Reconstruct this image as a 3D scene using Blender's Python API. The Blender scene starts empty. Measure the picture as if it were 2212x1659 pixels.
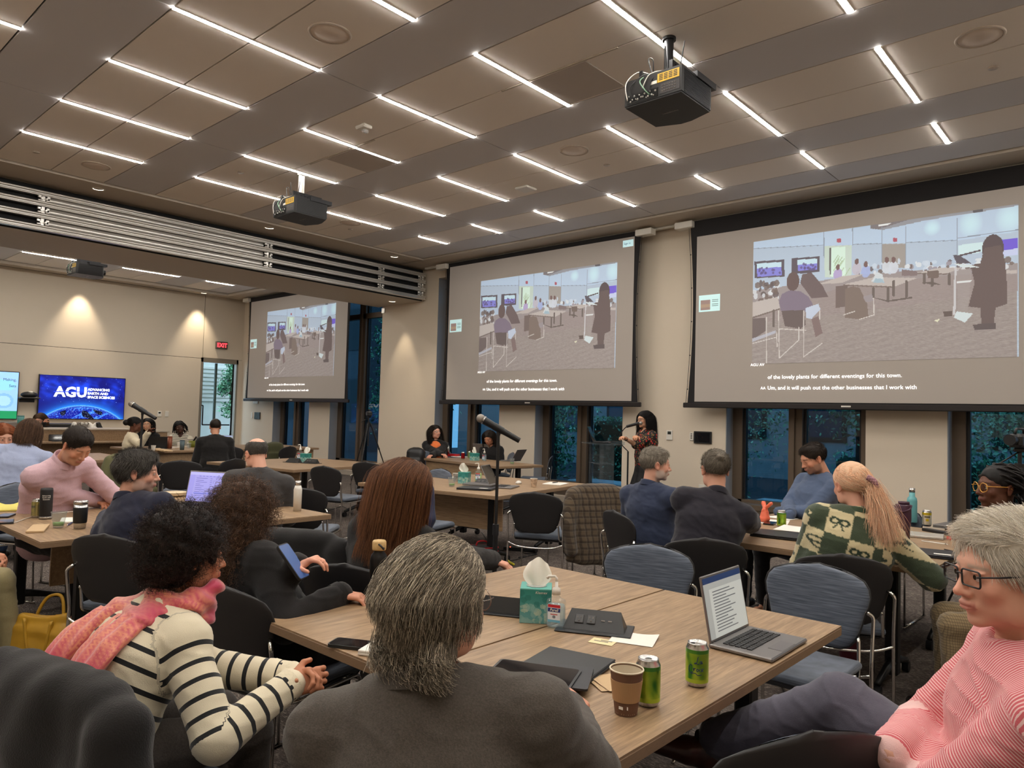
import bpy, bmesh, math, random
import numpy as np
from mathutils import Vector, Matrix
random.seed(7); RNG = np.random.default_rng(11)
SC = bpy.context.scene; COL = SC.collection
PI = math.pi
# ---------------------------------------------------------------- camera
RC = np.array([[0.74430341, 0.00848255, 0.66778775], [0.66726124, -0.0511233, -0.74306719], [0.02783641, 0.99865632, -0.04371132]])
FPX, EYE = 1568.85, 1.5
cam = bpy.data.cameras.new('camera'); camo = bpy.data.objects.new('camera', cam); COL.objects.link(camo)
cam.sensor_width = 36.0; cam.lens = FPX / 2212 * 36.0; cam.clip_start = .05; cam.clip_end = 200
_m = Matrix.Identity(4)
for _i in range(3):
    for _j in range(3): _m[_i][_j] = RC[_i, _j]
_m[2][3] = EYE
camo.matrix_world = _m; SC.camera = camo
# ---------------------------------------------------------------- world, exposure
w = bpy.data.worlds.new('world'); SC.world = w; w.use_nodes = True
bg = w.node_tree.nodes['Background']; bg.inputs[0].default_value = (.55, .74, 1.0, 1); bg.inputs[1].default_value = 2.6
SC.view_settings.view_transform = 'Standard'; SC.view_settings.look = 'None'; SC.view_settings.gamma = 1
SC.view_settings.use_curve_mapping = False; SC.view_settings.exposure = 0.62
SC.cycles.max_bounces = 6; SC.cycles.diffuse_bounces = 3; SC.cycles.glossy_bounces = 3; SC.cycles.transmission_bounces = 4
SC.cycles.transparent_max_bounces = 10; SC.cycles.use_denoising = True; SC.cycles.caustics_reflective = False
SC.cycles.caustics_refractive = False; SC.cycles.sample_clamp_indirect = 4
CEIL = 4.6; STRIP_E = 60.0
# ---------------------------------------------------------------- pixel <-> world (2212 x 1659 frame)
def ray(x, y): return RC @ np.array([(x - 1106) / FPX, -(y - 829.5) / FPX, -1.0])
def at(x, y, z=.74): d = ray(x, y); p = d * (z - EYE) / d[2]; return np.array([p[0], p[1], z])
def at_y(x, y, Y): d = ray(x, y); p = d * Y / d[1]; return p + [0, 0, EYE]
def at_x(x, y, X): d = ray(x, y); p = d * X / d[0]; return p + [0, 0, EYE]
def at_d(x, y, D): return ray(x, y) * D + [0, 0, EYE]
# ---------------------------------------------------------------- materials
MATS = {}
def mat(name, col=(.5, .5, .5), rough=.5, metal=0., noise=0., nscale=30, bump=0., bscale=200, emit=0., attr=None, spec=.5, sheen=0., coat=0., trans=0., stretch=(1, 1, 1), obj=False, ior=1.45):
    if name in MATS: return MATS[name]
    m = bpy.data.materials.new(name); m.use_nodes = True; nt = m.node_tree; N = nt.nodes; L = nt.links
    b = N['Principled BSDF']; b.inputs['Roughness'].default_value = rough; b.inputs['Metallic'].default_value = metal
    b.inputs['Base Color'].default_value = (*col, 1); b.inputs['Specular IOR Level'].default_value = spec
    b.inputs['Sheen Weight'].default_value = sheen; b.inputs['Coat Weight'].default_value = coat; b.inputs['IOR'].default_value = ior
    b.inputs['Transmission Weight'].default_value = trans
    m.diffuse_color = (*col, 1)
    tc = N.new('ShaderNodeTexCoord'); mp = N.new('ShaderNodeMapping'); mp.inputs['Scale'].default_value = stretch
    L.new(tc.outputs['Object' if not attr or True else 'Object'], mp.inputs[0])
    src = None
    if attr:
        a = N.new('ShaderNodeVertexColor'); a.layer_name = attr; src = a.outputs[0]; L.new(src, b.inputs['Base Color'])
    if noise > 0:
        n = N.new('ShaderNodeTexNoise'); n.inputs['Scale'].default_value = nscale; n.inputs['Detail'].default_value = 5; L.new(mp.outputs[0], n.inputs[0])
        r = N.new('ShaderNodeMapRange'); r.inputs[1].default_value = .3; r.inputs[2].default_value = .7; r.inputs[3].default_value = 1 - noise; r.inputs[4].default_value = 1 + noise
        L.new(n.outputs[0], r.inputs[0])
        x = N.new('ShaderNodeMix'); x.data_type = 'RGBA'; x.blend_type = 'MULTIPLY'; x.inputs[0].default_value = 1
        if src: L.new(src, x.inputs[6])
        else: x.inputs[6].default_value = (*col, 1)
        L.new(r.outputs[0], x.inputs[7]); src = x.outputs[2]; L.new(src, b.inputs['Base Color'])
    if bump > 0:
        n = N.new('ShaderNodeTexNoise'); n.inputs['Scale'].default_value = bscale; n.inputs['Detail'].default_value = 3; L.new(mp.outputs[0], n.inputs[0])
        u = N.new('ShaderNodeBump'); u.inputs['Strength'].default_value = bump; u.inputs['Distance'].default_value = .003; L.new(n.outputs[0], u.inputs['Height']); L.new(u.outputs[0], b.inputs['Normal'])
    if emit > 0:
        b.inputs['Emission Strength'].default_value = emit
        if src: L.new(src, b.inputs['Emission Color'])
        else: b.inputs['Emission Color'].default_value = (*col, 1)
    MATS[name] = m; return m
def nodes_of(m): return m.node_tree.nodes, m.node_tree.links, m.node_tree.nodes['Principled BSDF']
def wood_mat(name, c1, c2, axis=0, rough=.42):
    m = mat(name, c1, rough, bump=.04, bscale=300); N, L, b = nodes_of(m)
    tc = N.new('ShaderNodeTexCoord'); mp = N.new('ShaderNodeMapping'); s = [14, 14, 14]; s[axis] = 1.1; mp.inputs['Scale'].default_value = s
    L.new(tc.outputs['Object'], mp.inputs[0])
    n = N.new('ShaderNodeTexNoise'); n.inputs['Scale'].default_value = 3.2; n.inputs['Detail'].default_value = 9; n.inputs['Roughness'].default_value = .65; n.inputs['Distortion'].default_value = .6
    L.new(mp.outputs[0], n.inputs[0])
    cr = N.new('ShaderNodeValToRGB'); cr.color_ramp.elements[0].position = .32; cr.color_ramp.elements[1].position = .68
    cr.color_ramp.elements[0].color = (*c2, 1); cr.color_ramp.elements[1].color = (*c1, 1); L.new(n.outputs[0], cr.inputs[0])
    mp2 = N.new('ShaderNodeMapping'); s2 = [120, 120, 120]; s2[axis] = 5; mp2.inputs['Scale'].default_value = s2; L.new(tc.outputs['Object'], mp2.inputs[0])
    n2 = N.new('ShaderNodeTexNoise'); n2.inputs['Scale'].default_value = 2; n2.inputs['Detail'].default_value = 3; L.new(mp2.outputs[0], n2.inputs[0])
    r2 = N.new('ShaderNodeMapRange'); r2.inputs[1].default_value = .3; r2.inputs[2].default_value = .62; r2.inputs[3].default_value = .72; r2.inputs[4].default_value = 1.06; L.new(n2.outputs[0], r2.inputs[0])
    x = N.new('ShaderNodeMix'); x.data_type = 'RGBA'; x.blend_type = 'MULTIPLY'; x.inputs[0].default_value = 1
    L.new(cr.outputs[0], x.inputs[6]); L.new(r2.outputs[0], x.inputs[7]); L.new(x.outputs[2], b.inputs['Base Color'])
    return m
def glass_mat(name, tint=(.9, .95, .95), refl=1.0, rough=0.0, ior=1.45, body=None, alpha=0.0):
    m = bpy.data.materials.new(name); m.use_nodes = True; N = m.node_tree.nodes; L = m.node_tree.links; N.clear()
    o = N.new('ShaderNodeOutputMaterial'); t = N.new('ShaderNodeBsdfTransparent'); t.inputs[0].default_value = (*tint, 1)
    g = N.new('ShaderNodeBsdfGlossy'); g.inputs['Roughness'].default_value = rough; g.inputs[0].default_value = (refl, refl, refl, 1)
    f = N.new('ShaderNodeFresnel'); f.inputs[0].default_value = ior; x = N.new('ShaderNodeMixShader')
    ge = N.new('ShaderNodeNewGeometry'); mb_ = N.new('ShaderNodeMath'); mb_.operation = 'SUBTRACT'; mb_.inputs[0].default_value = 1; L.new(ge.outputs['Backfacing'], mb_.inputs[1]); mm_ = N.new('ShaderNodeMath'); mm_.operation = 'MULTIPLY'; L.new(f.outputs[0], mm_.inputs[0]); L.new(mb_.outputs[0], mm_.inputs[1])
    L.new(mm_.outputs[0], x.inputs[0]); L.new(t.outputs[0], x.inputs[1]); L.new(g.outputs[0], x.inputs[2])
    last = x.outputs[0]
    if alpha > 0:
        d = N.new('ShaderNodeBsdfDiffuse'); d.inputs[0].default_value = (*(body or (.8, .8, .8)), 1); y = N.new('ShaderNodeMixShader'); y.inputs[0].default_value = alpha
        L.new(last, y.inputs[1]); L.new(d.outputs[0], y.inputs[2]); last = y.outputs[0]
    L.new(last, o.inputs[0]); MATS[name] = m; return m
def sr(r, g, b):  # sRGB 0-255 -> linear
    return tuple(((c / 255) / 12.92 if c / 255 <= .04045 else ((c / 255 + .055) / 1.055) ** 2.4) for c in (r, g, b))
# ---------------------------------------------------------------- objects
def tag(o, label=None, cat=None, group=None, kind=None):
    if label: o['label'] = label
    if cat: o['category'] = cat
    if group: o['group'] = group
    if kind: o['kind'] = kind
    return o
def thing(name, label, cat, loc=(0, 0, 0), rz=0., group=None, scale=None):
    o = bpy.data.objects.new(name, None); COL.objects.link(o); o.location = [float(v) for v in loc]; o.rotation_euler = (0, 0, rz)
    o.empty_display_size = .1
    return tag(o, label, cat, group)
def link(name, me, parent=None, m=None):
    o = bpy.data.objects.new(name, me); COL.objects.link(o)
    if parent is not None: o.parent = parent
    if m is not None and not me.materials: me.materials.append(m)
    return o
def copy_tree(o, parent=None):
    c = o.copy(); COL.objects.link(c); c.parent = parent
    for ch in [x for x in KIDS.get(o.name, [])] or o.children: copy_tree(ch, c)
    return c
KIDS = {}
def dup(root, loc, rz, label=None, group=None, name=None):
    c = copy_tree(root); c.location = [float(v) for v in loc]; c.rotation_euler = (0, 0, rz)
    if label: c['label'] = label
    if group: c['group'] = group
    return c
def mesh_np(name, V, F, smooth=False, cols=None, sharp=None):
    me = bpy.data.meshes.new(name); V = np.asarray(V, np.float32); n = len(V)
    if isinstance(F, np.ndarray):
        k = F.shape[1]; me.vertices.add(n); me.vertices.foreach_set('co', V.ravel()); me.loops.add(F.size); me.loops.foreach_set('vertex_index', F.ravel().astype(np.int32))
        me.polygons.add(len(F)); me.polygons.foreach_set('loop_start', np.arange(0, F.size, k, dtype=np.int32)); me.polygons.foreach_set('loop_total', np.full(len(F), k, np.int32))
        me.update(calc_edges=True)
    else: me.from_pydata([tuple(map(float, v)) for v in V], [], [tuple(map(int, f)) for f in F]); me.update()
    if smooth: me.polygons.foreach_set('use_smooth', np.ones(len(me.polygons), bool))
    if cols is not None:
        a = me.color_attributes.new('Col', 'FLOAT_COLOR', 'POINT'); c = np.ones((n, 4), np.float32); c[:, :3] = cols; a.data.foreach_set('color', c.ravel())
    return me
class MB:
    """mesh builder: everything added ends in ONE mesh"""
    def __init__(s): s.V = []; s.F = []; s.n = 0; s.S = []
    def add(s, V, F, smooth=False):
        V = np.asarray(V, float).reshape(-1, 3); s.V.append(V)
        for f in F: s.F.append(tuple(int(i) + s.n for i in f)); s.S.append(smooth)
        s.n += len(V); return s
    def box(s, c, d, bev=0., rz=0., rx=0., ry=0.):
        hx, hy, hz = d[0] / 2, d[1] / 2, d[2] / 2
        R = np.array(Matrix.Rotation(rz, 3, 'Z') @ Matrix.Rotation(ry, 3, 'Y') @ Matrix.Rotation(rx, 3, 'X'))
        if bev <= 0:
            V = np.array([[x, y, z] for x in (-hx, hx) for y in (-hy, hy) for z in (-hz, hz)])
            F = [(0, 1, 3, 2), (4, 6, 7, 5), (0, 4, 5, 1), (2, 3, 7, 6), (0, 2, 6, 4), (1, 5, 7, 3)]
        else:
            b = min(bev, hx * .99, hy * .99, hz * .99); V = []; F = []
            for sx in (-1, 1):
                for sy in (-1, 1):
                    for sz in (-1, 1):
                        V += [[sx * hx, sy * (hy - b), sz * (hz - b)], [sx * (hx - b), sy * hy, sz * (hz - b)], [sx * (hx - b), sy * (hy - b), sz * hz]]
            ix = lambda a, b_, c_, k: ((a > 0) * 4 + (b_ > 0) * 2 + (c_ > 0)) * 3 + k
            for a in (-1, 1):
                F.append([ix(a, -1, -1, 0), ix(a, 1, -1, 0), ix(a, 1, 1, 0), ix(a, -1, 1, 0)][::a])
                F.append([ix(-1, a, -1, 1), ix(-1, a, 1, 1), ix(1, a, 1, 1), ix(1, a, -1, 1)][::a])
                F.append([ix(-1, -1, a, 2), ix(1, -1, a, 2), ix(1, 1, a, 2), ix(-1, 1, a, 2)][::a])
            for a in (-1, 1):
                for c_ in (-1, 1):
                    k = a * c_
                    F.append([ix(a, c_, -1, 0), ix(a, c_, -1, 1), ix(a, c_, 1, 1), ix(a, c_, 1, 0)][::k])
                    F.append([ix(-1, a, c_, 1), ix(-1, a, c_, 2), ix(1, a, c_, 2), ix(1, a, c_, 1)][::k])
                    F.append([ix(a, -1, c_, 2), ix(a, -1, c_, 0), ix(a, 1, c_, 0), ix(a, 1, c_, 2)][::k])
                    for z in (-1, 1): F.append([ix(a, c_, z, 0), ix(a, c_, z, 1), ix(a, c_, z, 2)][::k * z])
            V = np.array(V)
        return s.add(V @ R.T + np.asarray(c, float), F)
    def bx(s, x0, x1, y0, y1, z0, z1, bev=0.): return s.box(((x0 + x1) / 2, (y0 + y1) / 2, (z0 + z1) / 2), (abs(x1 - x0), abs(y1 - y0), abs(z1 - z0)), bev)
    def cyl(s, p0, p1, r0, r1=None, n=16, cap=True, smooth=True):
        r1 = r0 if r1 is None else r1; p0 = np.asarray(p0, float); p1 = np.asarray(p1, float); d = p1 - p0; d = d / np.linalg.norm(d)
        u = np.cross(d, [0, 0, 1.] if abs(d[2]) < .9 else [1., 0, 0]); u /= np.linalg.norm(u); v = np.cross(d, u); a = np.arange(n) * 2 * PI / n
        C = np.cos(a)[:, None] * u + np.sin(a)[:, None] * v
        V = np.vstack([p0 + C * r0, p1 + C * r1]); s.add(V, [(i, (i + 1) % n, n + (i + 1) % n, n + i) for i in range(n)], smooth)
        if cap:
            if r0 > 1e-6: s.add(p0 + C * r0, [tuple(range(n))[::-1]])
            if r1 > 1e-6: s.add(p1 + C * r1, [tuple(range(n))])
        return s
    def tube(s, P, r, n=8, closed=False, flat=None):
        V, F = tube_np(np.asarray(P, float), r, n, closed); return s.add(V, F, True)
    def lathe(s, prof, c=(0, 0, 0), n=24, smooth=True, ax=None):
        a = np.arange(n) * 2 * PI / n; V = np.array([[r * math.cos(t), r * math.sin(t), z] for r, z in prof for t in a]); m = len(prof)
        F = [(j * n + i, j * n + (i + 1) % n, (j + 1) * n + (i + 1) % n, (j + 1) * n + i) for j in range(m - 1) for i in range(n)]
        if ax is not None: V = V @ np.array(Vector((0, 0, 1)).rotation_difference(Vector(ax)).to_matrix()).T
        return s.add(V + np.asarray(c, float), F, smooth)
    def prism(s, poly, z0, z1, M=None, smooth=False):
        """poly = list of (x, y); extruded along local z; M = 3x4 placement"""
        n = len(poly); V = np.array([[x, y, z0] for x, y in poly] + [[x, y, z1] for x, y in poly], float)
        F = [tuple(range(n))[::-1], tuple(range(n, 2 * n))]; F2 = [(i, (i + 1) % n, n + (i + 1) % n, n + i) for i in range(n)]
        if M is not None: V = V @ np.asarray(M)[:, :3].T + np.asarray(M)[:, 3]
        s.add(V, F); s.add(V, F2, smooth); return s
    def quad(s, a, b, c, d): return s.add([a, b, c, d], [(0, 1, 2, 3)])
    def me(s, name='mesh'):
        me = bpy.data.meshes.new(name); V = np.vstack(s.V); me.from_pydata(V.tolist(), [], s.F); me.update()
        me.polygons.foreach_set('use_smooth', np.array(s.S, bool)); return me
    def build(s, name, m, parent=None): return link(name, s.me(name), parent, m)
def tube_np(P, r, n=8, closed=False):
    m = len(P); r = np.broadcast_to(np.asarray(r, float), (m,)); T = np.gradient(P, axis=0) if not closed else np.roll(P, -1, 0) - np.roll(P, 1, 0)
    T /= np.linalg.norm(T, axis=1)[:, None] + 1e-12; u = np.cross(T[0], [0, 0, 1.] if abs(T[0][2]) < .9 else [1., 0, 0]); U = np.zeros_like(P)
    for i in range(m):
        u = u - T[i] * (u @ T[i]); u /= np.linalg.norm(u) + 1e-12; U[i] = u
    W = np.cross(T, U); a = np.arange(n) * 2 * PI / n
    V = (P[:, None] + (np.cos(a)[None, :, None] * U[:, None] + np.sin(a)[None, :, None] * W[:, None]) * r[:, None, None]).reshape(-1, 3)
    F = [(j * n + i, j * n + (i + 1) % n, ((j + 1) % m) * n + (i + 1) % n, ((j + 1) % m) * n + i) for j in range(m if closed else m - 1) for i in range(n)]
    if not closed: F += [tuple(range(n))[::-1], tuple(range((m - 1) * n, m * n))]
    return V, F
def smooth_path(P, k=6, closed=False):
    """Catmull-Rom"""
    P = np.asarray(P, float); n = len(P); out = []
    for i in range(n if closed else n - 1):
        if closed: a, b, c, d = P[(i - 1) % n], P[i], P[(i + 1) % n], P[(i + 2) % n]
        else: a, b, c, d = P[max(i - 1, 0)], P[i], P[i + 1], P[min(i + 2, n - 1)]
        for t in np.arange(k) / k: out.append(.5 * (2 * b + (c - a) * t + (2 * a - 5 * b + 4 * c - d) * t * t + (3 * b - a - 3 * c + d) * t ** 3))
    if not closed: out.append(P[-1])
    return np.array(out)
def fillet(P, r, k=5):
    """polyline with rounded corners"""
    P = [np.asarray(p, float) for p in P]; out = [P[0]]
    for i in range(1, len(P) - 1):
        a, b, c = P[i - 1], P[i], P[i + 1]; d1 = (a - b); d2 = (c - b); l1 = np.linalg.norm(d1); l2 = np.linalg.norm(d2); rr = min(r, l1 * .48, l2 * .48)
        p, q = b + d1 / l1 * rr, b + d2 / l2 * rr
        for t in np.linspace(0, 1, k): out.append((1 - t) ** 2 * p + 2 * t * (1 - t) * b + t * t * q)
    out.append(P[-1]); return np.array(out)
def round_poly(w, h, r, k=5):
    out = []
    for sx, sy, a0 in ((1, 1, 0), (-1, 1, 90), (-1, -1, 180), (1, -1, 270)):
        for t in np.linspace(0, 90, k): out.append((sx * (w / 2 - r) + r * math.cos(math.radians(a0 + t)), sy * (h / 2 - r) + r * math.sin(math.radians(a0 + t))))
    return out
def frame(origin, xaxis, normal):
    """3x4: local x along xaxis, local z along normal"""
    z = np.asarray(normal, float); z = z / np.linalg.norm(z); x = np.asarray(xaxis, float); x = x - z * (x @ z); x /= np.linalg.norm(x); y = np.cross(z, x)
    return np.column_stack([x, y, z, np.asarray(origin, float)])
_fonts = {}
def text_mesh(txt, size, align='LEFT', depth=0.0006, bold=0., shear=0., sx=1.):
    c = bpy.data.curves.new('text', 'FONT'); c.body = txt; c.size = size; c.align_x = align; c.extrude = depth; c.offset = bold; c.shear = shear; c.resolution_u = 2
    o = bpy.data.objects.new('text', c); COL.objects.link(o)
    me = bpy.data.meshes.new_from_object(o.evaluated_get(bpy.context.evaluated_depsgraph_get())); bpy.data.objects.remove(o); bpy.data.curves.remove(c)
    me.materials.clear()
    if sx != 1: me.transform(Matrix.Diagonal((sx, 1, 1, 1)))
    return me
def text(name, txt, size, M, m, parent=None, align='LEFT', bold=0., shear=0., sx=1., bend=None):
    me = text_mesh(txt, size, align, .0006, bold, shear, sx)
    if bend:   # wrap round a vertical cylinder of that radius
        for v in me.vertices: a = v.co.x / bend; rr = bend + v.co.z; v.co.x, v.co.z = rr * math.sin(a), rr * math.cos(a) - bend
    M = np.asarray(M); me.transform(Matrix([list(M[0]), list(M[1]), list(M[2]), [0, 0, 0, 1]])); return link(name, me, parent, m)
def canvas(name, img, w, h, M, m, parent=None, bend=None):
    """flat print: a grid of small faces, each in one colour; img (ny, nx, 3), row 0 on top"""
    ny, nx = img.shape[:2]; X, Y = np.meshgrid(np.linspace(-w / 2, w / 2, nx + 1), np.linspace(h / 2, -h / 2, ny + 1)); V = np.stack([X.ravel(), Y.ravel(), 0 * X.ravel()], 1)
    if bend: a = V[:, 0] / bend; V[:, 0] = bend * np.sin(a); V[:, 2] = bend * np.cos(a) - bend
    M = np.asarray(M); V = V @ M[:, :3].T + M[:, 3]
    i = (np.arange(ny)[:, None] * (nx + 1) + np.arange(nx)[None]).ravel(); F = np.stack([i, i + nx + 1, i + nx + 2, i + 1], 1)
    me = mesh_np(name, V, F); a = me.color_attributes.new('Col', 'FLOAT_COLOR', 'CORNER'); c = np.ones((ny * nx, 4, 4), np.float32); c[:, :, :3] = img.reshape(-1, 1, 3)
    a.data.foreach_set('color', c.ravel()); return link(name, me, parent, m)
def lin(img): img = np.asarray(img, float) / 255; return np.where(img <= .04045, img / 12.92, ((img + .055) / 1.055) ** 2.4)
class Paint:
    def __init__(s, nx, ny, col=(0, 0, 0)): s.a = np.zeros((ny, nx, 3)); s.a[:] = col; s.nx = nx; s.ny = ny; yy, xx = np.mgrid[0:ny, 0:nx]; s.x = (xx + .5) / nx; s.y = (yy + .5) / ny
    def poly(s, P, c, al=1.):
        P = np.asarray(P, float); x, y = s.x, s.y; inside = np.zeros(x.shape, bool); n = len(P)
        for i in range(n):
            x1, y1 = P[i]; x2, y2 = P[(i + 1) % n]; k = ((y1 > y) != (y2 > y)) & (x < (x2 - x1) * (y - y1) / ((y2 - y1) + 1e-12) + x1); inside ^= k
        s.mix(inside * al, c)
    def rect(s, x0, y0, x1, y1, c, al=1.): s.mix(((s.x >= x0) & (s.x < x1) & (s.y >= y0) & (s.y < y1)) * al, c)
    def ell(s, cx, cy, rx, ry, c, al=1., soft=0): 
        d = ((s.x - cx) / rx) ** 2 + ((s.y - cy) / ry) ** 2; s.mix((np.clip((1 - d) / max(soft, 1e-6), 0, 1) if soft else (d < 1)) * al, c)
    def line(s, x0, y0, x1, y1, wd, c, al=1., asp=1.):
        X = s.x - x0; Y = (s.y - y0) * asp; dx, dy = x1 - x0, (y1 - y0) * asp; t = np.clip((X * dx + Y * dy) / (dx * dx + dy * dy + 1e-12), 0, 1); s.mix((np.hypot(X - t * dx, Y - t * dy) < wd) * al, c)
    def mix(s, k, c): k = np.asarray(k, float)[..., None]; s.a = s.a * (1 - k) + np.asarray(c, float) * k
def vnoise(P, f, seed=0):
    """smooth pseudo-noise in about [-1, 1], vectorised"""
    r = np.random.default_rng(seed); out = np.zeros(len(P))
    for i in range(5):
        d = r.normal(size=3); d /= np.linalg.norm(d); d2 = r.normal(size=3); out += np.sin(P @ d * f * (1 + .3 * i) + r.uniform(0, 6.3) + 1.3 * np.sin(P @ d2 * f * .7 + r.uniform(0, 6.3)))
    return out / 5
# ---------------------------------------------------------------- implicit surfaces
class Field:
    def __init__(s, lo, hi, h):
        s.lo = np.asarray(lo, float) - 2 * h; s.h = h; s.n = np.ceil((np.asarray(hi, float) + 2 * h - s.lo) / h).astype(int) + 1; s.F = np.full(s.n, 1.0, np.float32)
    def box(s, lo, hi):
        a = np.clip(np.floor((np.asarray(lo) - s.lo) / s.h).astype(int), 0, s.n); b = np.clip(np.ceil((np.asarray(hi) - s.lo) / s.h).astype(int) + 1, 0, s.n)
        if (b <= a).any(): return None
        sl = tuple(slice(a[i], b[i]) for i in range(3)); g = [s.lo[i] + s.h * np.arange(a[i], b[i]) for i in range(3)]
        return sl, g[0][:, None, None].astype(np.float32), g[1][None, :, None].astype(np.float32), g[2][None, None, :].astype(np.float32)
    def put(s, sl, d, k, sub=False):
        a = s.F[sl]; d = d.astype(np.float32)
        if sub: d = -d; h = np.clip(.5 - .5 * (a - d) / k, 0, 1); s.F[sl] = a * (1 - h) + d * h + k * h * (1 - h)
        else: h = np.clip(.5 + .5 * (a - d) / k, 0, 1); s.F[sl] = a * (1 - h) + d * h - k * h * (1 - h)
    def cone(s, p0, p1, r0, r1, k=.02, lat=None, w=1., sub=False):
        """tapered capsule; w > 1 widens it along direction lat"""
        p0 = np.asarray(p0, float); p1 = np.asarray(p1, float); R = max(r0, r1) * max(w, 1) + k + 3 * s.h
        bx = s.box(np.minimum(p0, p1) - R, np.maximum(p0, p1) + R)
        if bx is None: return s
        sl, x, y, z = bx; d = p1 - p0; L2 = d @ d + 1e-12; X, Y, Z = x - p0[0], y - p0[1], z - p0[2]
        t = np.clip((X * d[0] + Y * d[1] + Z * d[2]) / L2, 0, 1); qx, qy, qz = X - t * d[0], Y - t * d[1], Z - t * d[2]; r = r0 + (r1 - r0) * t
        if lat is not None:
            l = np.asarray(lat, float); l = l / np.linalg.norm(l); c = (qx * l[0] + qy * l[1] + qz * l[2]) * (1 - 1 / w); qx, qy, qz = qx - c * l[0], qy - c * l[1], qz - c * l[2]
        s.put(sl, np.sqrt(qx * qx + qy * qy + qz * qz) - r, k, sub); return s
    def ell(s, c, r, k=.02, R=None, sub=False):
        c = np.asarray(c, float); r = np.asarray(r, float) * np.ones(3); m = r.max() + k + 3 * s.h; bx = s.box(c - m, c + m)
        if bx is None: return s
        sl, x, y, z = bx; X, Y, Z = x - c[0], y - c[1], z - c[2]
        if R is not None: R = np.asarray(R); X, Y, Z = [R[0, i] * X + R[1, i] * Y + R[2, i] * Z for i in range(3)]
        k0 = np.sqrt((X / r[0]) ** 2 + (Y / r[1]) ** 2 + (Z / r[2]) ** 2); k1 = np.sqrt((X / r[0] ** 2) ** 2 + (Y / r[1] ** 2) ** 2 + (Z / r[2] ** 2) ** 2) + 1e-9
        d = np.where(k0 < 1e-3, -r.min(), k0 * (k0 - 1) / k1); s.put(sl, d, k, sub); return s
    def rbox(s, c, hd, rd, k=.005, R=None, sub=False):
        c = np.asarray(c, float); hd = np.asarray(hd, float); m = np.linalg.norm(hd) + rd + k + 3 * s.h; bx = s.box(c - m, c + m)
        if bx is None: return s
        sl, x, y, z = bx; X, Y, Z = x - c[0], y - c[1], z - c[2]
        if R is not None: R = np.asarray(R); X, Y, Z = [R[0, i] * X + R[1, i] * Y + R[2, i] * Z for i in range(3)]
        qx, qy, qz = np.abs(X) - hd[0] + rd, np.abs(Y) - hd[1] + rd, np.abs(Z) - hd[2] + rd
        d = np.sqrt(np.maximum(qx, 0) ** 2 + np.maximum(qy, 0) ** 2 + np.maximum(qz, 0) ** 2) + np.minimum(np.maximum(qx, np.maximum(qy, qz)), 0) - rd
        s.put(sl, d, k, sub); return s
    def half(s, p, n, k=.006):
        """cut away everything on the side n points to"""
        n = np.asarray(n, float); n = n / np.linalg.norm(n); sl, x, y, z = s.box(s.lo, s.lo + s.h * (s.n - 1))
        d = (x - p[0]) * n[0] + (y - p[1]) * n[1] + (z - p[2]) * n[2]; a = s.F; h = np.clip(.5 - .5 * (a - d) / k, 0, 1); s.F = (a * (1 - h) + d * h + k * h * (1 - h)).astype(np.float32); return s
    def mesh(s):
        F = s.F; neg = F < 0; nx, ny, nz = F.shape
        o = [(a, b, c) for a in (0, 1) for b in (0, 1) for c in (0, 1)]; cnt = np.zeros((nx - 1, ny - 1, nz - 1), np.int8)
        for a, b, c in o: cnt += neg[a:nx - 1 + a, b:ny - 1 + b, c:nz - 1 + c]
        act = (cnt > 0) & (cnt < 8); I = np.argwhere(act)
        if len(I) == 0: return np.zeros((0, 3)), np.zeros((0, 4), int)
        c = [F[I[:, 0] + a, I[:, 1] + b, I[:, 2] + d] for a, b, d in o]; oo = np.array(o, float); pos = np.zeros((len(I), 3)); ct = np.zeros(len(I))
        for i in range(8):
            for j in range(i + 1, 8):
                if np.abs(oo[i] - oo[j]).sum() == 1:
                    m = (c[i] < 0) != (c[j] < 0); t = np.where(m, c[i] / np.where(m, c[i] - c[j], 1), 0); pos += m[:, None] * (oo[i] + t[:, None] * (oo[j] - oo[i])); ct += m
        V = (I + pos / ct[:, None]) * s.h + s.lo; idx = np.full(act.shape, -1, np.int64); idx[act] = np.arange(len(I)); Q = []
        for ax in range(3):
            a = [slice(None)] * 3; b = [slice(None)] * 3; a[ax] = slice(0, -1); b[ax] = slice(1, None); ch = neg[tuple(a)] != neg[tuple(b)]; E = np.argwhere(ch)
            u, v = [(1, 2), (2, 0), (0, 1)][ax]; E = E[(E[:, u] > 0) & (E[:, v] > 0) & (E[:, u] < F.shape[u] - 1) & (E[:, v] < F.shape[v] - 1)]
            if len(E) == 0: continue
            q = []
            for du, dv in ((1, 1), (0, 1), (0, 0), (1, 0)): e = E.copy(); e[:, u] -= du; e[:, v] -= dv; q.append(idx[e[:, 0], e[:, 1], e[:, 2]])
            q = np.stack(q, 1); fl = neg[E[:, 0], E[:, 1], E[:, 2]]; q[~fl] = q[~fl][:, ::-1]; Q.append(q)
        return V, np.vstack(Q)
def vnormals(V, F):
    n = np.cross(V[F[:, 2]] - V[F[:, 0]], V[F[:, 3]] - V[F[:, 1]]); N = np.zeros_like(V)
    for i in range(4): np.add.at(N, F[:, i], n)
    return N / (np.linalg.norm(N, axis=1)[:, None] + 1e-12)
def relax(V, F, it=1, f=.5):
    for _ in range(it):
        A = np.zeros_like(V); c = np.zeros(len(V))
        for i in range(4): np.add.at(A, F[:, i], V[F[:, (i + 1) % 4]] + V[F[:, (i - 1) % 4]]); np.add.at(c, F[:, i], 2)
        V = V * (1 - f) + f * A / np.maximum(c, 1)[:, None]
    return V
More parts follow.
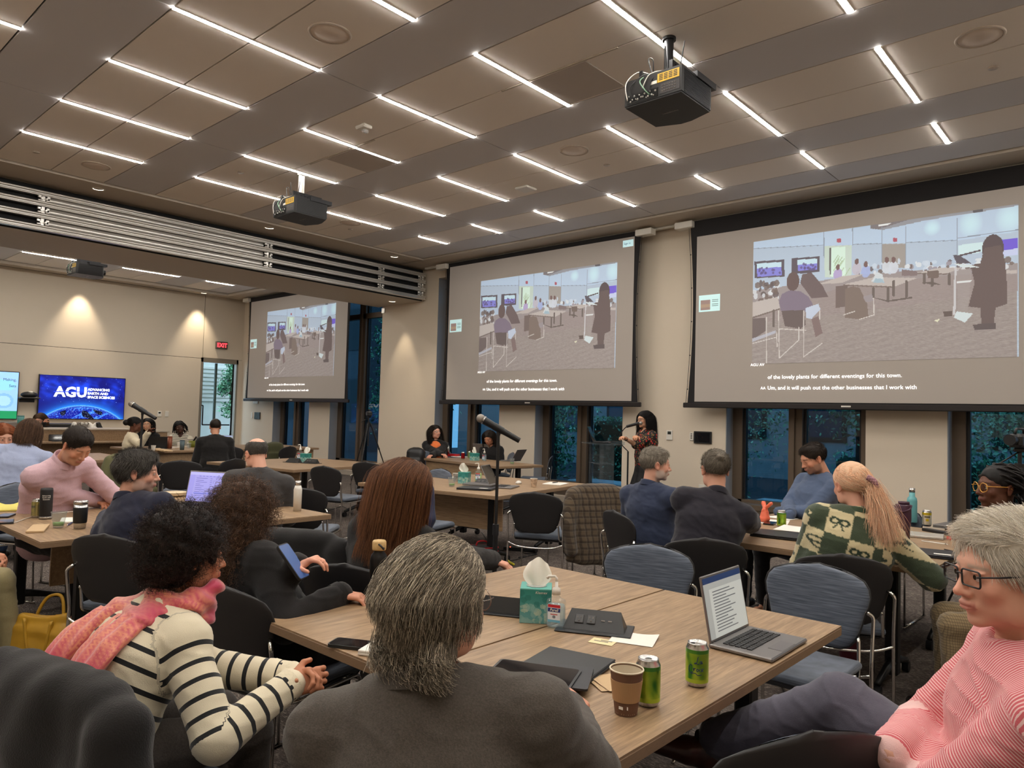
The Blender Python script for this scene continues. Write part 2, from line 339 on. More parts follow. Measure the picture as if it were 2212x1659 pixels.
def join_np(parts):
    V = np.vstack([p[0] for p in parts]); o = 0; F = []
    for p in parts: F.append(p[1] + o); o += len(p[0])
    return V, np.vstack(F)
# ================================================================ materials of the room
M_wall = mat('wall_paint', sr(220, 206, 186), .75, bump=.05, bscale=60)
M_wallp = mat('wall_panel', sr(212, 199, 180), .6, bump=.03, bscale=40)
M_panel = mat('ceiling_tile', sr(236, 226, 214), .8, bump=.05, bscale=160)
M_band = mat('ceiling_band', sr(202, 198, 197), .62, bump=.03, bscale=160)
M_joint = mat('joint_dark', (.02, .018, .016), .9)
M_soffit = mat('soffit_paint', sr(190, 178, 162), .7)
M_bronze = mat('bronze_frame', sr(104, 90, 76), .45, .3)
M_dframe = mat('dark_frame', sr(38, 38, 40), .4, .4)
M_alu = mat('brushed_aluminium', (.78, .76, .72), .34, .75, bump=.02, bscale=90, stretch=(1, .05, 1))
M_alud = mat('dark_aluminium', (.25, .23, .2), .35, 1.0)
M_black = mat('black_plastic', (.012, .012, .013), .42)
M_blackm = mat('black_matte', (.008, .008, .009), .8)
M_chrome = mat('chrome', (.7, .69, .67), .12, 1.0)
M_white = mat('white_plastic', sr(225, 220, 210), .4)
M_base = mat('baseboard_paint', sr(176, 164, 148), .5)
M_paper = mat('paper', sr(235, 230, 220), .8)
M_stripl = mat('strip_light', (1.0, .955, .89), .5, emit=STRIP_E)
M_down = mat('downlight_lens', (1.0, .86, .66), .5, emit=9)
M_screenb = mat('screen_black_border', (.012, .0105, .011), .85)
M_greym = mat('grille_grey', sr(120, 112, 104), .6)
def carpet_mat():
    m = mat('carpet', (.1, .1, .1), .95, bump=.25, bscale=260); N, L, b = nodes_of(m)
    tc = N.new('ShaderNodeTexCoord'); mp = N.new('ShaderNodeMapping'); mp.inputs['Scale'].default_value = (30, 95, 1); mp.inputs['Rotation'].default_value = (0, 0, .12); L.new(tc.outputs['Object'], mp.inputs[0])
    n = N.new('ShaderNodeTexNoise'); n.inputs['Scale'].default_value = 1.3; n.inputs['Detail'].default_value = 6; n.inputs['Roughness'].default_value = .7; L.new(mp.outputs[0], n.inputs[0])
    n2 = N.new('ShaderNodeTexNoise'); n2.inputs['Scale'].default_value = 9; n2.inputs['Detail'].default_value = 4; L.new(tc.outputs['Object'], n2.inputs[0])
    ad = N.new('ShaderNodeMath'); ad.operation = 'MULTIPLY_ADD'; ad.inputs[1].default_value = .22; L.new(n2.outputs[0], ad.inputs[0]); L.new(n.outputs[0], ad.inputs[2])
    cr = N.new('ShaderNodeValToRGB'); e = cr.color_ramp.elements; e[0].position = .42; e[0].color = (*sr(66, 60, 57), 1); e[1].position = .80; e[1].color = (*sr(168, 155, 142), 1)
    x = cr.color_ramp.elements.new(.62); x.color = (*sr(88, 80, 76), 1); L.new(ad.outputs[0], cr.inputs[0]); L.new(cr.outputs[0], b.inputs['Base Color']); b.inputs['Specular IOR Level'].default_value = .1
    return m
M_carpet = carpet_mat()
YW, XL = 10.26, -19.6
def struct(name, mb, m, parent=None): o = mb.build(name, m, parent); 
def struct(name, mb, m, parent=None):
    o = mb.build(name, m, parent)
    if parent is None: o['kind'] = 'structure'
    return o
struct('floor', MB().bx(XL - .3, 3.2, -3.2, YW + .4, -.1, 0), M_carpet)
# ---------------------------------------------------------------- ceiling: panels, bands, lights
ceil = struct('ceiling', MB().bx(XL - .3, 3.2, -3.2, YW + .4, CEIL + .035, CEIL + .14), M_joint)
XK = [3.1 * (-.556 - .4285 * k) for k in range(-4, 8)]     # seams / light lines
rowsY = [(-3.69, -2.36), (-1.69, -.36), (.30, 1.61), (2.29, 3.60), (4.29, 5.61), (6.29, 7.60), (8.245, 8.91)]
G = .012; shared = {}
def cpanel(x0, x1, y0, y1, m, par=ceil, name='ceiling_panel'):
    key = (round(x1 - x0, 3), round(y1 - y0, 3), m.name)
    if key not in shared: shared[key] = MB().box((0, 0, .01), (abs(x1 - x0) - G, y1 - y0 - G, .022), .003).me('ceiling_panel'); shared[key].materials.append(m)
    o = link(name, shared[key], par); o.location = ((x0 + x1) / 2, (y0 + y1) / 2, CEIL); return o
XE = -11.02
xs = [x for x in XK if x > XE + .5 and x < 3.2]
def ceiling_field(xs, rows, x_lo, x_hi, y_hi, skip=(), par=ceil):
    edges = sorted([x_lo] + [x for x in xs if x_lo < x < x_hi] + [x_hi]); prev = None
    for (y0, y1) in rows:
        if y0 < -3.2 and y1 < -3.2: continue
        half = (y1 - y0) < 1
        for a, b in zip(edges[:-1], edges[1:]):
            for (p, q) in ([(y0, y1)] if half else [(y0, (y0 + y1) / 2), ((y0 + y1) / 2, y1)]):
                if (round(a, 1), round(p, 1)) in skip: continue
                cpanel(a, b, max(p, -3.2), q, M_panel)
        nxt = min([r[0] for r in rows if r[0] > y1], default=y_hi); be = edges[::2] if True else edges
        be = [e for i, e in enumerate(edges) if i % 2 == (0 if x_hi > -5 else 1) or i in (0, len(edges) - 1)]
        for a, b in zip(be[:-1], be[1:]): cpanel(a, b, y1, nxt, M_band)
ceiling_field(XK, rowsY, XE, 2.26, 9.5)
# the room beyond the folding wall
XB0, XB1 = -13.4, -11.86
xs2 = [-17.47 + 1.328, -17.47, -17.47 - 1.328]; rows2 = [(-1.69, -.36), (.30, 1.61), (2.29, 3.60), (4.25, 5.46), (6.19, 7.45), (8.11, 8.8)]
ceiling_field(xs2, rows2, -18.9, XB0 + .1, 9.4)
# ordinary plaster round the panel fields, with its bead
struct('trim_1', MB().bx(XB1, XE - .01, -3.2, 9.55, CEIL - .02, CEIL + .03).bx(XB1, 3.2, 9.51, YW, CEIL - .02, CEIL + .03).bx(XE - .03, XE, -3.2, 9.52, CEIL - .035, CEIL - .02).bx(XE, 3.2, 9.5, 9.53, CEIL - .035, CEIL - .02).bx(2.3, 3.2, -3.2, 9.51, CEIL - .02, CEIL + .03), M_soffit)
struct('trim_2', MB().bx(XL, -18.92, -3.2, YW, CEIL - .02, CEIL + .03).bx(-18.92, XB0, 9.42, YW, CEIL - .02, CEIL + .03).bx(-18.94, -18.9, -3.2, 9.42, CEIL - .07, CEIL - .02).bx(-18.9, XB0, 9.40, 9.44, CEIL - .07, CEIL - .02), M_soffit)
struct('trim_3', MB().bx(-11.6, 3.2, 10.05, 10.12, CEIL - .06, CEIL - .02).bx(-18.9, XB0, 10.05, 10.12, CEIL - .06, CEIL - .02), M_white)
ORD = ['first', 'second', 'third', 'fourth', 'fifth', 'sixth', 'seventh', 'eighth', 'ninth', 'tenth']
_lm = MB().box((0, 0, -.0025), (.036, 1, .012), .003).me('diffuser'); _lm.materials.append(M_stripl)
_hm = MB().bx(-.028, -.022, -.5, .5, -.004, .02).bx(.022, .028, -.5, .5, -.004, .02).me('housing'); _hm.materials.append(M_white)
def strip(x, y0, y1, label, grp):
    t = thing('ceiling_light', label, 'ceiling light', (x, (y0 + y1) / 2, CEIL - .003), 0, grp)
    d = link('diffuser', _lm, t); d.scale = (1, y1 - y0, 1); h = link('housing', _hm, t); h.scale = (1, y1 - y0, 1)
rown = {1: 'fourth', 2: 'third', 3: 'second', 4: 'first'}
for r, (y0, y1) in enumerate(rowsY):
    if r < 1: continue
    xk = [x for x in XK if XE + .5 < x < 2.2]; xk = sorted(xk)
    for i, x in enumerate(xk):
        L_ = f'long linear ceiling light, {ORD[i]} from the folding wall, {ORD[5 - r]} long row from the screens' if r < 6 else f'short linear ceiling light nearest the screens, {ORD[i]} from the folding wall'
        strip(x, y0, y1, L_, 'linear lights in the main ceiling')
for i, (y0, y1) in enumerate(rows2[1:]):
    strip(-17.47, y0, y1, f'white linear light in the far ceiling beyond the folding wall, {ORD[4 - i]} from the windows', 'linear lights in the far ceiling')
for x_, w_ in ((-16.14, 'second'), (-14.81, 'third')):  # columns hidden above the beam, added to brighten the far room
    for i, (y0, y1) in enumerate(rows2[1:]): strip(x_, y0, y1, f'linear light beyond the folding wall, {w_} column from the far wall, {ORD[4 - i]} from the windows', 'linear lights in the far ceiling')
# ---------------------------------------------------------------- walls
struct('wall_back', MB().bx(XL - .3, 3.2, -3.35, -3.2, 0, CEIL + .14), M_wall)
struct('wall_right', MB().bx(3.2, 3.35, -3.3, YW + .4, 0, CEIL + .14), M_wall)
WIN = [(-17.83, -16.10), (-15.19, -13.25), (-11.38, -9.53), (-8.63, -6.72), (-4.89, -2.93), (-1.99, -.06), (.9, 2.8)]
WZ0, WZ1, WD = .30, 4.36, .36
mb = MB(); xprev = XL - .3
for a, b in WIN:
    mb.bx(xprev, a, YW, YW + WD, 0, CEIL + .03); mb.bx(a, b, YW, YW + WD, 0, WZ0 - .02).bx(a, b, YW, YW + WD, WZ1, CEIL + .03); xprev = b
mb.bx(xprev, 3.2, YW, YW + WD, 0, CEIL + .03); struct('wall_front', mb, M_wall)
M_reveal = mat('reveal_grey', sr(150, 150, 152), .5)
M_win = glass_mat('tinted_glass', (.24, .38, .44), .85, 0., 1.5)
M_clear = glass_mat('clear_glass', (.93, .97, .95), 1., 0., 1.45)
for n, (a, b) in enumerate(WIN):
    wn = struct(f'window_{n + 1}', MB().bx(a, a + .16, YW + .22, YW + WD, WZ0, WZ1).bx(b - .12, b, YW + .22, YW + WD, WZ0, WZ1).bx(a, b, YW + .22, YW + WD, WZ1 - .1, WZ1).bx(a, b, YW + .22, YW + WD, WZ0, WZ0 + .05), M_bronze)
    m_ = (a + b) / 2 - .02
    MB().bx(m_ - .08, m_ + .0, YW + .16, YW + .36, WZ0, WZ1).bx(m_, m_ + .1, YW + .2, YW + .36, WZ0, WZ1).bx(a + .1, b - .1, YW + .2, YW + .33, 3.72, 3.84).build('mullion', M_bronze, wn)
    MB().bx(a + .15, a + .20, YW + .26, YW + .34, WZ0 + .04, WZ1 - .1).bx(m_ + .1, m_ + .14, YW + .26, YW + .34, WZ0 + .04, WZ1 - .1).bx(m_ - .11, m_ - .08, YW + .26, YW + .34, WZ0 + .04, WZ1 - .1).bx(b - .15, b - .12, YW + .26, YW + .34, WZ0 + .04, WZ1 - .1).build('gasket', M_dframe, wn)
    for (p, q) in ((a + .18, m_ - .08), (m_ + .1, b - .12)):
        for z0, z1 in ((WZ0 + .04, 3.73), (3.83, WZ1 - .08)): MB().bx(p, q, YW + .29, YW + .300, z0, z1).build('pane', M_win, wn)
    MB().bx(a, a + .012, YW + .002, YW + .22, WZ0, WZ1).build('reveal', M_reveal, wn)
    MB().bx(a - .02, b + .02, YW - .03, YW + .24, WZ0 - .07, WZ0 + .006, .004).build('window_sill', M_bronze, wn)
    MB().bx(a - .0, b + .0, YW - .015, YW - .001, WZ0 - .16, WZ0 - .07).build('apron', M_bronze, wn)
struct('baseboard_front', MB().bx(XL, 3.2, YW - .014, YW, 0, .11, .003), M_base)
# left (far) wall of big panels, glass door
lw = struct('wall_left', MB().bx(XL - .3, XL - .02, -3.3, 9.08, 0, CEIL + .1).bx(XL - .3, XL - .02, 9.08, YW + .3, 2.86, CEIL + .1).bx(XL - .3, XL - .02, 10.12, YW + .3, 0, 2.86), M_joint)
ys = [-3.2, .2, 3.6, 9.10]
for a, b in zip(ys[:-1], ys[1:]):
    for z0, z1 in ((0, 2.835), (2.835, CEIL - .02)): MB().bx(XL - .02, XL, a + .006, b - .006, z0 + .005, z1 - .005, .003).build('wall_panel', M_wallp, lw)
MB().bx(XL - .02, XL, 9.106, YW, 2.865, CEIL - .02).build('wall_panel', M_wallp, lw)
MB().bx(XL - .3, XL, 10.12, YW, 0, 2.86).build('wall_panel', M_wallp, lw)
MB().bx(XL, XL + .012, -3.2, 9.1, 0, .11).build('baseboard', M_base, lw)
dr = struct('door_1', MB().bx(XL - .12, XL + .01, 9.06, 9.12, 0, 2.86).bx(XL - .12, XL + .01, 10.08, 10.13, 0, 2.86).bx(XL - .12, XL + .01, 9.06, 10.13, 2.74, 2.86), mat('door_frame_grey', sr(150, 142, 130), .4, .5))
MB().bx(XL - .10, XL - .088, 9.13, 10.07, .02, 2.73).build('pane', M_clear, dr)
MB().tube(fillet([(XL - .08, 9.17, 1.55), (XL + .0, 9.17, 1.55), (XL + .0, 9.17, 1.02), (XL + .0, 9.20, 1.02), (XL, 9.95, 1.02), (XL - .08, 9.95, 1.02)], .03), .018, 8).build('door_handle', M_dframe, dr)
MB().bx(XL - .11, XL - .06, 9.5, 9.56, .02, 2.73).bx(XL - .11, XL - .06, 9.12, 9.16, .02, 2.73).build('door_stile', mat('door_stile', sr(70, 88, 84), .4), dr)
# exit sign
t = thing('exit_sign', 'red lit EXIT sign on the far wall above the glass door', 'sign', (XL, 9.6, 3.24))
MB().box((.035, 0, 0), (.07, .34, .2), .012).build('housing', mat('sign_grey', sr(92, 84, 78), .5), t)
text('lettering', 'EXIT', .165, frame((.0715, .0, -.057), (0, 1, 0), (1, 0, 0)), mat('exit_red', (1, .03, .04), .5, emit=3.0), t, 'CENTER', .004, sx=.86)
# ---------------------------------------------------------------- folding wall stack over the opening
struct('wall_beam', MB().bx(XB0, XB1, -3.2, YW, 3.90, CEIL + .1), M_soffit)
fw = thing('folding_partition', 'folded steel partition stack with aluminium rails hung along the ceiling beam', 'partition', (-11.78, 3.5, 3.9))
def rel(o, *a): return a
ox = -11.78
def fb(): return MB()
def fbuild(mb, name, m):
    o = mb.build(name, m, fw); o.data.transform(Matrix.Translation((-fw.location.x, -fw.location.y, -fw.location.z))); return o
fbuild(MB().bx(XB1, XB1 + .02, -3.2, YW - .05, 3.905, CEIL - .03), 'backing', M_blackm)
for z in (4.44, 4.29, 4.12, 3.95):
    b_ = MB()
    for dz, r in ((.028, .016), (-.022, .012), (.0, .02)): b_.cyl((ox + .06 + (0 if dz else -.02), -3.2, z + dz), (ox + .06 + (0 if dz else -.02), YW - .07, z + dz), r, n=10)
    b_.bx(ox - .02, ox + .045, -3.2, YW - .07, z - .03, z + .035); fbuild(b_, 'rail', M_alu)
for z in (4.37, 4.205, 4.035):
    for y0, y1 in ((3.15, 6.45),):
        b_ = MB(); zz = np.linspace(z - .045, z + .05, 7); xx = ox + .0 + .025 * np.sin(np.linspace(0, PI, 7))
        V = [[x_, y, z_] for y in (y0, y1) for x_, z_ in zip(xx, zz)]; b_.add(V, [(i, i + 1, 8 + i, 7 + i) for i in range(6)], True); fbuild(b_, 'infill_panel', M_alu)
    for y in (3.07, 6.52, 9.0, 10.05):
        b_ = MB()
        for s_ in (-1, 1): b_.box((ox + .07, y + s_ * .055, z + .02), (.03, .045, .035), .006).box((ox + .07, y + s_ * .05, z - .03), (.03, .05, .02), .005).cyl((ox + .05, y + s_ * .03, z - .005), (ox + .1, y + s_ * .03, z - .005), .014, n=8)
        b_.bx(ox, ox + .05, y - .02, y + .02, z - .06, z + .06); fbuild(b_, 'hinge_bracket', M_alu)
# ---------------------------------------------------------------- downlights
def spot(loc, target, e, size, blend=.6, col=(1, .84, .62), r=.04):
    l = bpy.data.lights.new('spot', 'SPOT'); l.energy = e; l.spot_size = math.radians(size); l.spot_blend = blend; l.color = col; l.shadow_soft_size = r
    o = bpy.data.objects.new('spot', l); COL.objects.link(o); o.location = loc; o.rotation_euler = (Vector(target) - Vector(loc)).to_track_quat('-Z', 'Y').to_euler(); return o
_dl = MB().lathe([(.0, .004), (.066, .004), (.068, 0)], n=20).me('lens'); _dl.materials.append(M_down)
_dt = MB().lathe([(.068, 0), (.072, -.008), (.085, -.006), (.088, .002)], n=20).me('trim_ring'); _dt.materials.append(M_white)
for i, (x, y, tx, ty) in enumerate([(-11.33, 3.63, -11.33, 3.63), (-11.3, 6.29, -11.3, 6.29), (-11.3, 8.99, -11.6, 9.6), (-11.33, .97, -11.33, .97)]):
    t = thing('downlight', f'round recessed downlight beside the folding wall, {["third", "second", "first", "fourth"][i]} from the windows', 'downlight', (x, y, CEIL - .022), 0, 'downlights by the folding wall')
    link('lens', _dl, t); link('trim_ring', _dt, t); spot((x, y, CEIL - .05), (tx, ty, 0), 60, 62)
for i, y in enumerate([1.9, 3.7, 6.0, 8.9]):
    t = thing('downlight', f'round recessed wall-washer downlight at the far wall, {["fourth", "third", "second", "first"][i]} from the windows', 'downlight', (-19.28, y, CEIL - .022), 0, 'downlights by the far wall')
    link('lens', _dl, t); link('trim_ring', _dt, t)
    if i != 1: spot((-19.28, y, CEIL - .05), (-19.56, y, 2.3), 120, 62, .8)
spot((-12.4, 9.85, 3.88), (-12.45, 10.26, 1.4), 40, 50, .7)
t = thing('downlight', 'round recessed downlight under the ceiling beam beside the window pier', 'downlight', (-12.4, 9.85, 3.898)); link('lens', _dl, t); link('trim_ring', _dt, t)
# ---------------------------------------------------------------- ceiling devices
def ceil_dev(kind, px, py, label, cat, grp=None, big=1.):
    p = at(px, py, CEIL); t = thing(kind, label, cat, (p[0], p[1], CEIL - .001), 0, grp); return t
M_spk = mat('speaker_mesh', sr(216, 200, 184), .7, bump=.0, bscale=500)
def speaker(px, py, label):
    t = ceil_dev('ceiling_speaker', px, py, label, 'speaker', 'round speakers in the ceiling')
    MB().lathe([(.0, -.006), (.15, -.006), (.155, -.003)], n=36).build('grille', M_spk, t); MB().lathe([(.155, -.001), (.158, -.009), (.172, -.007), (.178, .002)], n=36).build('trim_ring', mat('speaker_ring', sr(196, 182, 166), .6), t)
for px, py, l in ((713, 72, 'big round ceiling speaker at the top between the left light rows'), (1240, 325, 'round ceiling speaker left of the near projector, beyond it'), (2117, 80, 'round ceiling speaker in the top right corner'), (207, 358, 'round ceiling speaker next to the folding wall'), (757, 481, 'round ceiling speaker beyond the middle projector')): speaker(px, py, l)
def cap(px, py, label):
    t = ceil_dev('sprinkler', px, py, label, 'sprinkler', 'sprinkler caps in the ceiling'); MB().lathe([(.0, -.012), (.036, -.011), (.042, -.006), (.043, 0)], n=20).build('cover_plate', mat('cap_beige', sr(170, 156, 142), .5), t)
for px, py, l in ((2145, 146, 'flat round sprinkler cap below the right ceiling speaker'), (1311, 356, 'flat round sprinkler cap below the ceiling speaker in the middle'), (78, 328, 'flat round sprinkler cap near the left edge of the ceiling'), (757, 495, 'flat round sprinkler cap by the folding wall, behind the middle projector'), (520, 372, 'flat round sprinkler cap left of the middle projector')): cap(px, py, l)
t = ceil_dev('smoke_detector', 786, 271, 'white square wall-strobe style alarm with clear lens on the ceiling', 'alarm')
MB().box((0, 0, -.02), (.16, .12, .04), .012).build('body', M_white, t); MB().box((0, .02, -.055), (.05, .07, .035), .01).build('lens', glass_mat('clear_lens', (.9, .9, .9), 1., .1, 1.5, (.9, .9, .9), .3), t)
t = ceil_dev('wireless_access_point', 1136, 405, 'flat square white wireless access point on the ceiling', 'access point'); t.rotation_euler = (0, 0, 0)
MB().box((0, 0, -.018), (.22, .22, .03), .012).build('body', M_white, t)
def ret_grille(cx, cy, label):
    t = thing('air_grille', label, 'air grille', (cx, cy, CEIL - .004), 0, 'perforated air grilles in the ceiling')
    MB().box((0, 0, 0), (.64, .61, .01), .003).build('perforated_plate', mat('perforated', sr(188, 178, 168), .7, noise=.06, nscale=400), t)
    MB().bx(-.66, .66, -.325, -.305, -.003, .006).build('edge_strip', M_soffit, t)
ret_grille(-4.03, 5.27, 'grey perforated square air grille left of the near projector'); ret_grille(-7.33, 5.28, 'grey perforated square air grille above the middle projector')
# ================================================================ outside the windows
struct('trim_9', MB().bx(XL - 12, 6, YW + WD, 34, -.6, -.5), mat('asphalt', sr(60, 62, 66), .9, noise=.2, nscale=8))
struct('trim_10', MB().bx(XL - 14, XL - .31, -6, YW + WD, -.08, -.02), mat('paving', sr(200, 196, 186), .8, noise=.08, nscale=4))
M_leaf = mat('leaf_green', (.05, .16, .07), .4, attr='Col')
M_bark = mat('bark', sr(60, 50, 42), .9, noise=.3, nscale=12)
def leaves(n, cfun, size, cols, seed=1):
    r = np.random.default_rng(seed); C = cfun(r, n); d1 = r.normal(size=(n, 3)); d1 /= np.linalg.norm(d1, axis=1)[:, None]; d2 = np.cross(d1, r.normal(size=(n, 3))); d2 /= np.linalg.norm(d2, axis=1)[:, None]
    s = size * r.uniform(.6, 1.3, (n, 1)); P = np.stack([C - d1 * s, C + d2 * s * .45, C + d1 * s, C - d2 * s * .45], 1).reshape(-1, 3)
    F = np.arange(4 * n).reshape(n, 4); c = np.asarray(cols)[r.integers(0, len(cols), n)] * r.uniform(.5, 1.5, (n, 1)); return P, F, np.repeat(c, 4, 0)
def tree(x, y, h, cr, label, n=2600, seed=1, z0=-.5, low=.35):
    t = thing('tree', label, 'tree', (x, y, z0))
    def f(r, n):
        k = 14; cc = r.normal(size=(k, 3)) * [cr * .5, cr * .5, h * .2] + [0, 0, h * (low + 1) / 2]; i = r.integers(0, k, n); return cc[i] + r.normal(size=(n, 3)) * cr * .27
    P, F, c = leaves(int(n * 2.6), f, .055, [(.09, .30, .14), (.16, .44, .22), (.03, .12, .07), (.4, .7, .45)], seed); o = link('foliage', mesh_np('foliage', P, F, cols=c), t, M_leaf); o['kind'] = 'stuff'
    b = MB(); b.tube(smooth_path([(0, 0, 0), (.05, .02, h * .3), (-.04, 0, h * .6), (0, .05, h * .9)]), np.linspace(.13, .03, 19), 8)
    for i in range(5): a = i * 1.3 + seed; b.tube([(0, 0, h * (.3 + .1 * i)), (math.cos(a) * cr * .4, math.sin(a) * cr * .4, h * (.5 + .1 * i))], [.05, .015], 6)
    b.build('trunk', M_bark, t)
for i, (x, y, h, c, n, l) in enumerate([(-15.8, 13.2, 5.5, 1.0, 2600, 'leafy tree outside the tall window behind the left screen'), (-10.9, 13.6, 4.2, 1.0, 1500, 'dark leafy tree outside the window behind the woman in orange'), (-9.4, 19.8, 7, 1.9, 3000, 'large leafy tree outside behind the hedge'), (-4.3, 14.6, 5.5, 1.1, 2600, 'leafy tree with dark trunk outside the window behind the man in steel blue'), (-2.2, 20.6, 6, 1.5, 2600, 'leafy tree farther out beyond the dark trunk'), (-.9, 14.6, 4.6, 1.4, 3000, 'leafy tree outside the window at the right edge'), (-13.0, 16.0, 5.0, 1.4, 1600, 'leafy tree outside between the left windows')]):
    tree(x, y, h, c, l, n, 3 + i, low=.18)
def hedge(x0, x1, y0, y1, z1, label, n, seed):
    t = thing('hedge', label, 'hedge', ((x0 + x1) / 2, (y0 + y1) / 2, -.5)); d = np.array([x1 - x0, y1 - y0, z1 + .5])
    P, F, c = leaves(n * 2, lambda r, n: (r.uniform(-.5, .5, (n, 3)) + [0, 0, .5]) * d, .05, [(.08, .28, .14), (.18, .5, .28), (.4, .75, .5)], seed); o = link('foliage', mesh_np('foliage', P, F, cols=c), t, M_leaf); o['kind'] = 'stuff'
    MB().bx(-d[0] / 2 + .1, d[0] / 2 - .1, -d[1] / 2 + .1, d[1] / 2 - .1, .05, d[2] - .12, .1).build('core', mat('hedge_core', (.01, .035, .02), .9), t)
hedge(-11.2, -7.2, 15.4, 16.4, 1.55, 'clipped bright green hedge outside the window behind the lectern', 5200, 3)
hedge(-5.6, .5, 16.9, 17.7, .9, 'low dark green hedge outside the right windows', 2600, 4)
b = thing('building', 'pale stone building across the road seen through the windows', 'building', (-8, 26, -.5))
M_stone = mat('stone_pale', sr(150, 150, 150), .8, noise=.1, nscale=3)
MB().bx(-19, 13, 0, 4, 0, 13).build('wall', M_stone, b)
b2 = thing('building', 'dark brick building far to the left outside the tall windows', 'building', (-38.5, 22, -.5)); MB().bx(-12, 9, 0, 4, 0, 14).build('wall', mat('brick_dark', sr(86, 84, 88), .9, noise=.15, nscale=6), b2); [MB().bx(-11 + i * 2.6, -9.6 + i * 2.6, -.06, 0, 1.5 + 3.6 * j, 3.6 + 3.6 * j).build('window', M_dframe, b2) for i in range(8) for j in range(3)]

for i in range(9):
    f_ = MB().bx(-12.6 + i * 2.8, -11.2 + i * 2.8, -.08, 0, 1.4, 3.8, .02).build('window', M_dframe, b); MB().bx(-12.45 + i * 2.8, -11.35 + i * 2.8, -.1, -.081, 1.55, 3.65).build('pane', mat('far_pane', (.03, .05, .08), .1), f_)
# pale kerb-height ledge outside the windows, stone pier
tag(MB().bx(-9.2, -5.9, 12.0, 12.7, -.5, .22, .03).build('stone_ledge', mat('ledge_stone', sr(205, 208, 210), .7, noise=.05, nscale=5), None), 'pale stone ledge outside the window behind the lectern', 'ledge')
tag(MB().bx(-5.2, 1.5, 11.6, 12.4, -.5, .20, .03).build('stone_ledge', MATS['ledge_stone'], None), 'pale stone ledge outside the right windows', 'ledge')
tag(MB().bx(-5.75, -5.3, 11.4, 11.8, -.5, 5, .02).build('stone_pier', mat('pier_stone', sr(150, 160, 165), .8, noise=.2, nscale=4), None), 'rough pale stone pier outside the window behind the man in steel blue', 'pier')
# outside the glass door: bright court, white louvred wall and a sunlit shrub
d_ = thing('garden_wall', 'white block wall with louvres outside the glass door', 'wall', (XL - 3.4, 11.5, -.05))
MB().bx(-.1, 0, -4, .55, 0, 3.2).build('wall', mat('court_wall', sr(225, 225, 215), .8, noise=.04, nscale=6), d_)
for i in range(9): MB().bx(.0, .04, -3.4, .4, 1.75 + i * .13, 1.82 + i * .13).build('louvre', M_white, d_)
tree(XL - 1.9, 11.0, 3.4, .42, 'sunlit light green shrub outside the glass door', 1500, 21, -.05)
